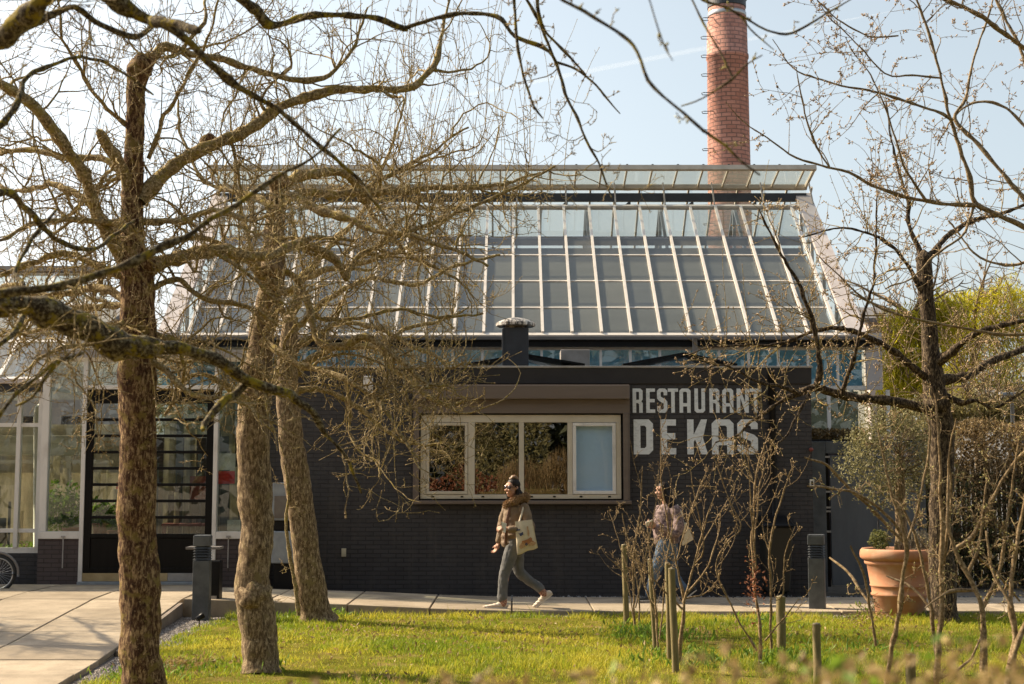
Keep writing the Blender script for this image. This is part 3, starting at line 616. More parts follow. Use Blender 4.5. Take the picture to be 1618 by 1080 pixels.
for i in range(-11, 12):
    MB().bar(roofp(i * NB + .02, .06, .035), roofp(i * NB + .02, KT - .04, .035), .050, .045, (0, -sa_, ca_)).build('glazing_bar', 'bar_white', roof)
rng = np.random.default_rng(9); pv = MB()
for i in range(-11, 11):
    for j in range(5):
        x0, x1 = i * NB + .052, (i + 1) * NB - .012; k0, k1 = rows[j] + .03, rows[j + 1] - .025; e = rng.normal(size=4) * .003
        pv.add([roofp(x0, k0, e[0]), roofp(x1, k0, e[1]), roofp(x1, k1, e[2]), roofp(x0, k1, e[3])], [(0, 1, 2, 3)], int(rng.choice([0, 0, 0, 1, 2, 2])))
pv.build('roof_pane', ['roof_glass', 'roof_glass_dusty', 'roof_glass_clean'], roof)
for s_ in (-1, 1):
    MB().slab([roofp(s_ * (5.93), 0, .06), roofp(s_ * XE, 0, .06), roofp(s_ * XE, KR - .35, .06), roofp(s_ * 5.93, KR - .35, .06)][::s_], .10).build('verge_panel', 'lilac', roof)
MB().bar(roofp(-5.79, rows[4], -.09), roofp(5.79, rows[4], -.09), .09, .16, (0, -sa_, ca_)).build('screen_tube', 'gutter', gh)
MB().slab([roofp(-5.78, .15, -.22), roofp(5.78, .15, -.22), roofp(5.78, rows[4] - .06, -.22), roofp(-5.78, rows[4] - .06, -.22)], .004).build('shade_screen', 'screen', gh)
# structure behind the upper panes, the open gap and the raised ridge vent
sk = MB(); zb = zat(311, YR - .35)
sk.box(-XE + .1, XE - .1, YR - .42, YR - .30, zat(317.5, YR - .4), zat(305, YR - .4))
sk.build('ridge_beam', 'beam', gh)
for i in range(-4, 5):
    xb = .02 + i * 1.305 - .19
    MB().prism([(xb - .22, zat(331, YR - .6)), (xb + .02, zat(331, YR - .6)), (xb + .02, zat(318.5, YR - .6)), (xb - .02, zat(318.5, YR - .6))], YR - .62, YR - .56).build('bracket', 'beam', gh)
for i in range(-6, 7):
    MB().bar(roofp(i * 1.02 + .1, KT + .02, .06), (i * 1.02 + .1, YR - .35, ZR + .04), .028, .028, (1, 0, 0)).build('push_rod', 'coping', gh)
YV = 28.77; ZV = zat(265, YV); vb = MB(); n_ = np.cross((1, 0, 0), (0, YV - YR, ZV - ZR)); n_ = -n_ / np.linalg.norm(n_)
vb.bar((-XE, YV, ZV), (XE, YV, ZV), .09, .10, n_); vb.bar((-XE + .05, YR, ZR + .02), (XE - .05, YR, ZR + .02), .10, .10, n_)
for s_ in (-1, 1): vb.bar((s_ * (XE - .03), YR, ZR + .02), (s_ * (XE - .03), YV, ZV), .05, .07, n_)
vent = vb.build('ridge_vent', 'vent_cream', gh)
for i in range(-11, 12): MB().bar((i * NB + .28, YR, ZR + .01), (i * NB + .28, YV, ZV - .01), .035, .035, n_).build('vent_bar', 'vent_cream', vent)
MB().slab([(-XE + .06, YR - .05, ZR + .06), (XE - .06, YR - .05, ZR + .06), (XE - .06, YV + .05, ZV + .03), (-XE + .06, YV + .05, ZV + .03)], .006).build('vent_pane', 'vent_glass', vent)
for i in range(-11, 12): MB().box(i * NB + .26, i * NB + .30, YV - .03, YV + .03, ZV + .051, ZV + .075).build('hinge', 'black', vent)
# rear slope
YK = 2 * YR - YE
def rearp(x, k, off=0): return np.array((x, YK - k * ca_ + off * sa_, ZE + k * sa_ + off * ca_))
rb = MB()
for k in (0, 1.5, 3.0, 4.4, KR): rb.bar(rearp(-XE, k), rearp(XE, k), .06, .06, (0, sa_, ca_))
for i in range(-12, 13): rb.bar(rearp(i * NB + .1, 0, .03), rearp(i * NB + .1, KR, .03), .04, .05, (0, sa_, ca_))
rear = rb.build('rear_roof', 'vent_cream', gh)
MB().add([rearp(-XE, 0), rearp(XE, 0), rearp(XE, KR), rearp(-XE, KR)], [(0, 1, 2, 3)]).build('roof_pane', 'vent_glass', rear)
tr_ = MB()
for i in range(-4, 5):
    x = i * 1.565; tr_.bar((x, YE + .2, ZE), (x, YK - .2, ZE), .08, .12); tr_.bar((x, YE + 1, ZE + .1), (x, YR, ZR - .4), .06, .06, (1, 0, 0)); tr_.bar((x, YK - 1, ZE + .1), (x, YR, ZR - .4), .06, .06, (1, 0, 0))
    tr_.bar((x, YE + 2.2, ZE + .06), (x, YR, ZE + 1.7), .04, .04, (1, 0, 0)); tr_.bar((x, YR, ZE), (x, YR, ZR - .4), .06, .06, (1, 0, 0))
tr_.build('truss', 'grey_metal', gh)
# gutter, walls, gables
MB().box(-XE - .1, XE + .1, YE - .20, YE - .03, zat(536.5, YE - .2), zat(530.5, YE - .2)).build('gutter', 'gutter', gh, bevel=.01)
MB().box(-XE - .12, XE + .12, YE - .12, YE + .02, zat(547, YE - .12), zat(536.5, YE - .2) - .002).build('eave_beam', 'black', gh)
MB().tube([(xat(1097, 560, YE - .15), YE - .24, zat(536, YE)), (xat(1097, 560, YE - .15), YE - .24, 2.9)], .045, 10).build('downpipe', 'coping', gh, smooth=True)
zt_, zm_, zl_ = zat(547, YE - .12) - .003, zat(611, YE), zat(686, YE); wl = MB()
wl.box(-XE, XE, YE, YE + .06, zm_ - .05, zm_ + .02); wl.box(-XE, XE, YE, YE + .06, zl_ - .06, zl_); wl.box(-XE, XE, YE + .005, YE + .05, zt_ - .05, zt_)
wall_f = wl.build('wall_frame', 'white_metal', gh)
for i in range(-12, 13):
    MB().box(i * NB - .022, i * NB + .022, YE - .012, YE + .045, zm_ + .02, zt_ - .051).build('mullion', 'white_metal', wall_f)
for i in range(-6, 7):
    MB().box(i * NB * 2 + .35 - .03, i * NB * 2 + .35 + .03, YE - .012, YE + .045, zl_, zm_ - .051).build('mullion', 'white_metal', wall_f)
MB().box(-XE, XE, YE + .02, YE + .026, zl_, zt_).build('wall_pane', 'glass', wall_f)
MB().box(-XE + .05, XE - .05, YE + .16, YE + .165, zm_, zt_ + .1).build('eave_sheet', 'sheet_blue', gh)  # plain blue sheet behind the eave glass, gives the strip its colour
MB().box(-XE + .05, XE - .05, YE + .5, YE + .51, zl_ - .1, zm_ - .05).build('curtain', 'tan_panel', gh)
MB().box(-XE, XE, YE, YE + .2, -.1, zl_ - .061).build('plinth', 'plinth', gh)
MB().box(XE - .02, XE + .26, YE - .05, YE + .02, zm_ - .05, zt_ + .25).build('corner_panel', 'lilac', gh)
MB().box(-XE, XE, YK - .05, YK, 0, ZE).build('rear_wall', 'tan_panel', gh)
for s_ in (-1, 1):
    g_ = MB(); x = s_ * (XE - .03)
    g_.add([(x, YE + .1, 0), (x, YK - .1, 0), (x, YK - .1, ZE), (x, YR, ZR - .1), (x, YE + .1, ZE)], [(0, 1, 2, 3, 4)]); gb = g_.build('gable_pane', 'glass', gh)
    q = MB()
    for j in range(1, 9):
        y = YE + j * (YK - YE) / 9; zt2 = ZE + (y - YE if y < YR else YK - y) * math.tan(AL)
        q.box(x - .03, x + .03, y - .03, y + .03, 0, zt2 - .05)
    q.build('gable_bars', 'white_metal', gb)
# ================================================================ LEFT GREENHOUSE + ENTRANCE PORCH
YL = 20.9; lz = zat(600, YL); xr = -6.80; XL = -14.5
def k_of2(py):
    u, d_, z_ = ray(CX, py); r_ = z_ / d_; return (r_ * YL + EYE - lz) / (sa_ - r_ * ca_)
def lroof(x, k, off=0): return np.array((x, YL + k * ca_ - off * sa_, lz + k * sa_ + off * ca_))
K2 = k_of2(432); Y2 = YL + K2 * ca_; Z2 = lz + K2 * sa_
lg = thing('glasshouse', 'low white-framed glasshouse with plants inside, at the left edge beside the entrance', 'greenhouse', (-9, YL, 0))
q = MB()
for k in (0.02, k_of2(540), k_of2(482), K2): q.bar(lroof(XL, k), lroof(xr, k), .06, .05, (0, -sa_, ca_))
lro = q.build('roof', 'white_metal', lg)
for i in range(11): MB().bar(lroof(xr - .03 - i * .72, 0, .03), lroof(xr - .03 - i * .72, K2, .03), .055, .05, (0, -sa_, ca_)).build('glazing_bar', 'white_metal', lro)
MB().add([lroof(XL, 0, .01), lroof(xr, 0, .01), lroof(xr, K2, .01), lroof(XL, K2, .01)], [(0, 1, 2, 3)]).build('roof_pane', 'glass', lro)
q = MB(); yb2 = 2 * Y2 - YL
q.add([(XL, Y2 + .02, Z2), (xr, Y2 + .02, Z2), (xr, yb2, lz), (XL, yb2, lz)], [(0, 1, 2, 3)]); q.build('rear_pane', 'vent_glass', lro)
MB().box(XL, xr, Y2 - .08, Y2 + .12, Z2 + .03, Z2 + .12).build('ridge_cap', 'coping', lro)
q = MB()
for i in range(5):
    x = xr - .6 - i * 1.6
    q.bar((x, YL + .1, lz), (x, yb2 - .1, lz), .05, .05); q.bar((x, YL + .1, lz), (x, Y2, Z2 - .1), .04, .04, (1, 0, 0)); q.bar((x, yb2 - .1, lz), (x, Y2, Z2 - .1), .04, .04, (1, 0, 0))
    for j in range(3): q.bar((x, YL + .6 + j * .9, lz), (x, YL + 1.05 + j * .9, lz + .75), .025, .025, (1, 0, 0)); q.bar((x, YL + 1.05 + j * .9, lz + .75), (x, YL + 1.5 + j * .9, lz), .025, .025, (1, 0, 0))
q.build('truss', 'white_metal', lg)
MB().box(XL, xr + .02, YL - .16, YL - .01, zat(606, YL - .1), zat(598, YL - .1)).build('gutter', 'lilac', lg, bevel=.01)
MB().box(XL, xr + .02, YL - .10, YL + .06, zat(618, YL - .1), zat(606, YL - .1) - .003).build('eave_beam', 'beam', lg)
q = MB(); zt3 = zat(618, YL - .1) - .003; zb3 = zat(868, YL); zmid = zat(671, YL); zlow = zat(838, YL)
q.box(XL, xr, YL, YL + .07, zb3 - .05, zb3 + .03); q.box(XL, xr, YL + .005, YL + .06, zmid - .028, zmid + .028); q.box(XL, xr, YL + .005, YL + .06, zlow - .028, zlow + .028)
wf2 = q.build('wall_frame', 'white_metal', lg)
for p in (62, 28, -14, -56, -98, -140, -182): MB().box(xat(p - 3.2, 740, YL), xat(p + 3.2, 740, YL), YL - .02, YL + .07, zb3 + .031, zt3).build('mullion', 'white_metal', wf2)
MB().box(XL, xr, YL + .03, YL + .036, zb3 + .031, zt3).build('wall_pane', 'glass', wf2)
MB().box(XL, xr, YL, YL + .2, -.1, zb3 - .051).build('plinth', 'wall', lg)
MB().tube([(xat(58, 860, 21.6), 21.6, .5), (xat(58, 660, 21.6), 21.6, zat(655, 21.6)), (xat(60, 645, 21.6), 21.6, zat(644, 21.6)), (xat(66, 641, 21.6), 21.6, zat(640, 21.6)), (xat(80, 641, 21.6), 21.6, zat(640, 21.6))], .05, 10).build('heating_pipe', 'cream', lg, smooth=True)
MB().box(XL, xr, 22.6, 22.66, zat(720, 22.6), zat(688, 22.6)).build('duct', 'tan_panel', lg, bevel=.01)
MB().box(XL, xr, 25.2, 25.3, 1.75, 2.6).build('rear_wall', 'frosted', lg)
MB().box(XL, xr, 25.32, 25.4, 0, 2.6).build('rear_hedge', 'frosted', lg)
for mt_, n_, zb_, sd__ in (('frosted', 30, 2.3, 5), ('interior', 26, 1.7, 6), ('screen', 22, 1.6, 7)):
    r8 = random.Random(sd__); q = MB()
    for i in range(n_): x = r8.uniform(XL + .1, xr - .2); y_ = 21.6 + sd__ * .3 + i * .01; q.box(x, x + r8.uniform(.02, .16), y_, y_ + .008, .2, r8.uniform(.8, zb_))
    q.build('inner_stripes', mt_, lg)
MB().box(XL, xr, 21.15, 22.1, zb3 - .35, zb3 - .12).build('planting_bench', 'tan_panel', lg)
q = MB()
for i in range(6): q.box(XL + .4 + i * 1.3, XL + .5 + i * 1.3, 24.3, 24.36, 0, 2.5)
q.box(XL, xr, 24.31, 24.37, 1.9, 1.96); q.build('inner_frame', 'cream', lg)
def leafy(name, label, cat, C, size, matn, rng, aspect=.5, group=None, droop=None, extra=None):
    th_ = thing(name, label, cat, tuple(C.mean(0) * (1, 1, 0) + (0, 0, C[:, 2].min())), group)
    V, Q, tn = leaves(C, size, rng, aspect=aspect, droop=droop)
    link('foliage', mesh_np('foliage', V, Q, None, tn, False), matn, th_)
    return th_
def blob(rng, n, c, r, hollow=.35, lump=.3, freq=1.6):
    d = unit(rng.normal(size=(n, 3))); rad = (hollow + (1 - hollow) * rng.uniform(0, 1, n) ** .5)
    l = np.array([1 + lump * mnoise.noise(tuple(x * freq + np.array(c))) * 1.6 for x in d])
    return np.array(c) + d * (rad * l)[:, None] * np.array(r)
r5 = np.random.default_rng(21)
n_ = 240; C = np.c_[r5.uniform(-8.6, -6.9, n_), r5.uniform(21.2, 22.0, n_), zb3 - .10 + r5.uniform(0, .16, n_)]
lt = leafy('lettuce_bed', 'row of bright green seedlings on the bench behind the glass at the far left', 'seedlings', C, .11, 'green_leaf', r5, .6)

YP = 20.55; zfl = .14
po = thing('entrance_porch', 'glazed entrance porch with white frames and a wide black door of horizontal bars', 'entrance', (-5.2, YP, 0))
pz = zat(562, YP); pt_z = zat(612, YP)
xpA, xpB, xpC, xpD, xpE = [xat(p, 780, YP) for p in (72, 127, 336, 425, 500)]
xpA = -6.78
q = MB(); zwin = zat(846, YP)
q.box(xpA, xpA + .10, YP, YP + .12, zwin + .06, pz)                        # post, left
q.box(xpA, xpB, YP - .02, YP + .12, zwin - .045, zwin + .06 - .002)
q.box(xpB, xpB + .06, YP - .02, YP + .12, .13, pz)                        # post by the door
q.box(xpC, xpC + .06, YP - .02, YP + .12, .13, pz)
q.box(xpB + .061, xpC - .001, YP, YP + .12, pt_z - .025, pt_z + .035)     # transom
q.box(xpC + .061, xpD - .01, YP - .02, YP + .12, zwin - .045, zwin + .058); q.box(xpA + .1, xpB - .001, YP + .01, YP + .1, pz - .08, pz); q.box(xpB + .061, xpC - .001, YP + .01, YP + .1, pz - .08, pz); q.box(xpC + .061, xpD - .01, YP + .01, YP + .1, pz - .08, pz)
q.box((xpC + xpB) / 2 - .02, (xpC + xpB) / 2 + .04, YP + .01, YP + .1, pt_z + .036, pz - .081)
fr = q.build('frame', 'white_metal', po, bevel=.006)
MB().box(xpA + .1, xpB, YP + .05, YP + .056, zwin + .06, pz - .08).box(xpB + .06, xpC, YP + .05, YP + .056, pt_z + .036, pz - .08).box(xpC + .06, xpD - .01, YP + .05, YP + .056, zwin + .059, pz - .08).build('pane', 'glass', fr)
MB().box(xpA, xpB - .001, YP, YP + .12, -.1, zwin - .047).build('plinth', 'plinth', po)
MB().box(xpC + .061, xpD - .002, YP, YP + .12, -.1, zwin - .047).build('plinth', 'plinth', po)
for p in (100, 361):
    x = xat(p, 880, YP); MB().tube([(x, YP - .03, zat(846, YP)), (x, YP - .03, zat(897, YP))], .009, 6).box(x - .03, x + .03, YP - .045, YP - .021, zat(849, YP), zat(846, YP)).build('stay_rod', 'coping', po)
dz0, dz1, dzm, dzk = zat(905, YP), pt_z - .03, zat(843, YP), zat(905, YP)
q = MB(); dl, dr = xpB + .062, xpC - .002; st = .10
q.box(dl, dl + st, YP - .005, YP + .06, dzk, dz1).box(dr - st, dr, YP - .005, YP + .06, dzk, dz1).box(dl + st, dr - st, YP - .005, YP + .06, dz1 - .20, dz1).box(dl + st, dr - st, YP - .005, YP + .06, dzm - .06, dzm).box(dl + st, dr - st, YP + .01, YP + .05, dzk, dzm - .061)
q.box(dl + st, dr - st, YP - .005, YP + .06, dzk, dzk + .07)
q.box((dl + dr) / 2 - .05, (dl + dr) / 2 + .05, YP - .004, YP + .058, dzk + .071, dzm - .061)
door = q.build('door', 'blackwood', po, bevel=.005)
q = MB(); nb = 8
for i in range(1, nb): z = dzm + (dz1 - .2 - dzm) * i / nb; q.box(dl + st, dr - st, YP - .002, YP + .05, z - .021, z + .021)
q.build('door_bars', 'blackwood', door, bevel=.004)
MB().box(dl + st, dr - st, YP + .02, YP + .026, dzm, dz1 - .2).build('door_pane', 'glass', door)
MB().box(dl, (dl + dr) / 2 + .3, YP - .012, YP + .05, zat(918, YP), dzk - .002).build('kick_plate', 'brass', door, bevel=.003)
MB().box((dl + dr) / 2 + .302, dr, YP - .012, YP + .05, zat(918, YP), dzk - .002).build('kick_plate', 'coping', door, bevel=.003)
MB().box(dl - .05, dr + .05, YP - .10, YP + .1, .10, zat(918, YP) - .003).build('threshold', 'grey_metal', po, bevel=.006)
MB().box(xpA - .05, xpD + .05, YP - .06, 24.9, pz, pz + .05).build('roof', 'glass', po)
MB().box(xpA - .07, xpD + .05, YP - .09, YP - .061, pz - .03, pz + .08).build('roof_edge', 'coping', po)
MB().box(xpA, xpD, YP + .13, 24.8, .05, zfl - .01).build('floor', 'interior', po)
q = MB(); r8 = random.Random(4); x = xpA + .2
while x < xpD: wdt = r8.uniform(.06, .22); q.box(x, x + wdt, 24.0 + r8.uniform(0, .5), 24.6, zfl, r8.uniform(2.3, 3.2)); x += wdt + r8.uniform(.05, .5)
q.build('inner_posts', 'frosted', po)
for mt_, n_, za, zb_, sd__ in (('frosted', 18, 0, 2.9, 1), ('interior', 14, 0, 1.6, 2), ('screen', 12, .2, 2.6, 3), ('red', 4, .4, 1.5, 4)):
    r8 = random.Random(sd__); q = MB()
    for i in range(n_): x = r8.uniform(xpA + .1, xpD - .1); y_ = 22.2 + sd__ * .3 + i * .012; q.box(x, x + r8.uniform(.02, .14), y_, y_ + .008, zfl + za + r8.uniform(0, .2), zfl + r8.uniform(za + .8, zb_))
    q.build('inner_stripes', mt_, po)
MB().box(xpA + .02, xpD, 24.7, 24.75, zfl, 1.55).build('inner_wall', 'frosted', po)
q = MB(); q.box(xat(255, 830, 22.4), xat(330, 830, 22.4), 22.4, 22.8, .9, .94)
for p in (258, 327): q.box(xat(p, 830, 22.4) - .03, xat(p, 830, 22.4) + .03, 22.45, 22.5, zfl, .9)
t_ = thing('side_table', 'dim small table standing behind the right half of the black barred door', 'table', (xat(290, 830, 22.4), 22.6, zfl)); q.build('table_top', 'dark_red', t_)
def potplant(px, py, Y, r_, n, size, label):
    rng = np.random.default_rng(int(px)); g = P(px, py, Y); 
    o = leafy('potted_plant', label, 'plant', blob(rng, n, (g[0], Y, g[2]), r_, .2), size, 'green_leaf', rng, .5)
    zb_ = g[2] - r_[2] * .8
    MB().lathe([(.09, max(zfl, zb_ - .22)), (.12, zb_)], 16, (g[0], Y, 0)).build('pot', 'terracotta', o, smooth=True)
    MB().lathe([(.125, zb_), (.13, zb_ + .03), (.11, zb_ + .03)], 16, (g[0], Y, 0)).build('pot_rim', 'terracotta', o, smooth=True)
    return o
potplant(86, 810, 21.1, (.16, .2, .42), 260, .09, 'tall leafy green plant behind the porch glass, left of the black door')
potplant(113, 805, 21.0, (.20, .2, .36), 320, .09, 'bushy green plant behind the porch glass, right beside the black door frame')
potplant(160, 812, 21.2, (.26, .2, .20), 300, .10, 'low spreading green plant behind the bars of the black door')
potplant(183, 830, 20.95, (.12, .1, .12), 90, .12, 'small bright green plant behind the lowest bar of the black door')
def flat(name, label, cat, x0, x1, y0, y1, Y, mt, extra=None):
    o = MB().box(xat(x0, (y0 + y1) / 2, Y), xat(x1, (y0 + y1) / 2, Y), Y, Y + .004, zat(y1, Y), zat(y0, Y)).build(name, mt); tag(o, label, cat); return o
flat('poster', 'bright red poster inside the window right of the black door', 'poster', 343, 371, 744, 764, YP + .075, 'red')
flat('poster', 'pale printed poster above the red one in the window right of the door', 'poster', 344, 372, 716, 742, YP + .075, 'paper')
flat('notice', 'small pale notice at the bottom of the window right of the door', 'notice', 359, 380, 821, 838, YP + .075, 'paper')
flat('poster', 'reddish leaflet behind the right end of the black door bars', 'poster', 300, 330, 752, 790, YP + .3, 'dark_red')
# ================================================================ TREES
def catmull(A, step=.05):
    A = np.asarray(A, float); 
    if len(A) < 3: A = np.array([A[0], (A[0] + A[-1]) / 2, A[-1]])
    Pd = np.vstack([2 * A[0] - A[1], A, 2 * A[-1] - A[-2]]); out = []
    for i in range(1, len(Pd) - 2):
        p0, p1, p2, p3 = Pd[i - 1:i + 3]; n = max(2, int(np.linalg.norm((p2 - p1)[:3]) / step)); t = np.linspace(0, 1, n, endpoint=False)[:, None]
        out.append(.5 * (2 * p1 + (p2 - p0) * t + (2 * p0 - 5 * p1 + 4 * p2 - p3) * t * t + (3 * p1 - p0 - 3 * p2 + p3) * t ** 3))
    out.append(A[-1:]); return np.concatenate(out)
RS = 1.0
def limb(pts, Y0, Y1=None, wob=.012, seed=0, step=.05):
    """traced limb: (px, py, radius px) from base to tip, depth running Y0 -> Y1; returns path, radii in metres"""
    Y1 = Y0 if Y1 is None else Y1; n = len(pts); A = []
    for i, p in enumerate(pts):
        Y = p[3] if len(p) > 3 else Y0 + (Y1 - Y0) * i / max(1, n - 1)
        w_ = P(p[0], p[1], Y); A.append((*w_, p[2] * RS * Y / F))
    B = catmull(A, step); path, r = B[:, :3].copy(), np.maximum(B[:, 3], .0012)
    for i in range(len(path)):
        q = Vector(path[i]) * 3.1 + Vector((seed * 7.1, 0, 0)); path[i] += (np.array(mnoise.noise_vector(q)) * 1.5 + .8 * np.array(mnoise.noise_vector(q * 3.3))) * wob * (1.5 if r[i] < .07 else 1) * min(1, i / 4); r[i] *= 1 + (.55 if r[i] < .06 else .05) * max(-.25, mnoise.noise(Vector(path[i]) * 11 + Vector((seed, 3, 0))))
    return path, r
def bark_tube(acc, path, r, n, amp, seed, mi=0, freq=7.0):
    """limb with knobbly bark relief"""
    V, Q = tube_np([path], [r], n); V = V.reshape(len(path), n, 3)
    for i in range(len(path)):
        for k in range(n):
            d = V[i, k] - path[i]; l = r[i]
            q = Vector(V[i, k]); q2 = Vector((q.x * freq, q.y * freq, q.z * freq * .3 + seed))
            f = 1 + amp * (mnoise.noise(q2) + .55 * mnoise.noise(q2 * 2.7) + .28 * mnoise.noise(q2 * 6.1)); V[i, k] = path[i] + d * f
    acc.quads(V.reshape(-1, 3), Q, mi)
    c0 = path[-1] + unit(path[-1] - path[-2]) * r[-1] * .5; b = (len(path) - 1) * n
    acc.tris(np.vstack([V[-1], c0[None]]), np.array([(k, (k + 1) % n, n) for k in range(n)]), mi)
def grow(st, d, L, r0, N, wig, up, rng, taper=.8, grav=None):
    B = len(st); Pb = np.zeros((B, N, 3)); Pb[:, 0] = st; d = unit(d); bend = rng.normal(size=(B, 3)) * wig * .5
    for i in range(1, N):
        d = unit(d + rng.normal(size=(B, 3)) * wig + bend + np.array((0, 0, 1)) * (up if np.ndim(up) == 0 else up[:, None])); Pb[:, i] = Pb[:, i - 1] + d * (L / (N - 1))[:, None]
    Rb = r0[:, None] * (1 - taper * np.linspace(0, 1, N)[None]); return Pb, Rb
def sites(Pb, Rb, per, rng, lo=.12, hi=1.0, fwd=.55):
    """per-branch side-shoot sites: position, tangent-led direction, local radius"""
    B, N, _ = Pb.shape; idx = np.repeat(np.arange(B), per); u = rng.uniform(lo, hi, len(idx)) * (N - 1.001); i = u.astype(int); f = (u - i)[:, None]
    p = Pb[idx, i] * (1 - f) + Pb[idx, i + 1] * f; tn = unit(Pb[idx, i + 1] - Pb[idx, i]); r = Rb[idx, i]
    q = rng.normal(size=(len(idx), 3)); q[:, 1] *= .75; q -= (q * tn).sum(1, keepdims=True) * tn
    return p, unit(unit(q) + tn * fwd), r
OCT = np.array([(1, 0, 0), (0, 1, 0), (-1, 0, 0), (0, -1, 0)], float)
def buds(acc, pts, dirs, size, rng, mi):
    n = len(pts)
    if not n: return
    d = unit(dirs); a = unit(np.cross(d, rng.normal(size=(n, 3)))); b = np.cross(d, a); s = (size * rng.uniform(.6, 1.35, n))[:, None]
    c = pts + d * s * .3
    V = np.stack([c - d * s, c + a * s * .55, c + b * s * .55, c - a * s * .55, c - b * s * .55, c + d * s * 1.3], 1).reshape(-1, 3)
    T0 = np.array([(0, 2, 1), (0, 3, 2), (0, 4, 3), (0, 1, 4), (5, 1, 2), (5, 2, 3), (5, 3, 4), (5, 4, 1)])
    acc.tris(V, (T0[None] + (np.arange(n) * 6)[:, None, None]).reshape(-1, 3), mi)
def twiggery(acc, limbs, rng, dens=9, L1=(.25, .9), r1=.007, up=.06, wig=.22, n2=6, n3=5, shoots=0, Ls=(.5, 1.3), bud=.006, sides=5, spread=.9, nb=3, lmin=0.0, ydir=.75, clip=None, mi=0, mb=1, L2=(.10, .42), rmin=.0018, Lsp=(.015, .07)):
    """side branches, their twigs and budded spurs over the traced limbs; 'shoots' adds upright water shoots"""
    S_, D_, R_ = [], [], []
    for path, r in limbs:
        seg = np.linalg.norm(np.diff(path, axis=0), axis=1); tot = seg.sum(); n = rng.poisson(dens * tot)
        if n == 0 or len(path) < 3: continue
        u = rng.uniform(lmin, 1, n) * (len(path) - 1.001); i = u.astype(int); p = path[i] + (path[i + 1] - path[i]) * (u - i)[:, None]; tn = unit(path[i + 1] - path[i])
        q = rng.normal(size=(n, 3)); q[:, 1] *= ydir; q -= (q * tn).sum(1, keepdims=True) * tn
        S_.append(p); D_.append(unit(unit(q) * spread + tn * .5)); R_.append(np.minimum(r[i] * .6, r1))
    S_ = np.concatenate(S_); D_ = np.concatenate(D_); R_ = np.concatenate(R_); B = len(S_)
    L = rng.uniform(*L1, B) * np.clip(R_ / r1, .45, 1) * rng.uniform(.6, 1.15, B); R1 = R_ * rng.uniform(.55, 1.1, B)
    A1 = grow(S_, D_, L, R1, 10, wig, up, rng)
    sets = [(A1, sides)]
    if shoots:
        k = rng.choice(B, int(shoots)); ls = rng.uniform(*Ls, len(k)); dd = np.c_[rng.normal(size=len(k)) * .22, rng.normal(size=len(k)) * .22, np.ones(len(k))]
        As = grow(S_[k], dd, ls, np.minimum(R_[k], .0058) * rng.uniform(.6, 1.1, len(k)), 9, .055, .03, rng); sets.append((As, 4))
        p, d, r = sites(*As, 5, rng, .25, .95, .9); Al = grow(p, d, rng.uniform(.015, .05, len(p)), np.full(len(p), .0018), 3, .1, .1, rng); sets.append((Al, 3)); 
        buds(acc, Al[0][:, -1], Al[0][:, -1] - Al[0][:, -2], bud * .8, rng, mb); buds(acc, As[0][:, -1], As[0][:, -1] - As[0][:, -2], bud, rng, mb)
    p, d, r = sites(*A1, n2, rng); l2 = rng.uniform(*L2, len(p)); l2 *= np.where(rng.uniform(0, 1, len(p)) < .45, .35, 1)
    A2 = grow(p, d, l2, np.minimum(r * .85, r1 * .60) * rng.uniform(.7, 1.15, len(p)), 6, wig * .9, up, rng); sets.append((A2, 4))
    p, d, r = sites(*A2, n3, rng, .15, 1, .7); A3 = grow(p, d, rng.uniform(*Lsp, len(p)), np.full(len(p), .0031), 3, .2, up, rng, .4); sets.append((A3, 3))
    for (Pb, Rb), n in sets:
        V, Q = tube_batch(Pb, np.maximum(Rb, rmin), n); acc.quads(V, Q, mi)
    e = A3[0]; buds(acc, e[:, -1], e[:, -1] - e[:, -2], bud, rng, mb)
    e = A2[0]; buds(acc, e[:, -1], e[:, -1] - e[:, -2], bud * 1.15, rng, mb)
    e = A1[0]
    for j in range(nb):
        k = 2 + 3 * j
        if k < 10: buds(acc, e[:, k] + rng.normal(size=(B, 3)) * .004, rng.normal(size=(B, 3)), bud, rng, mb)
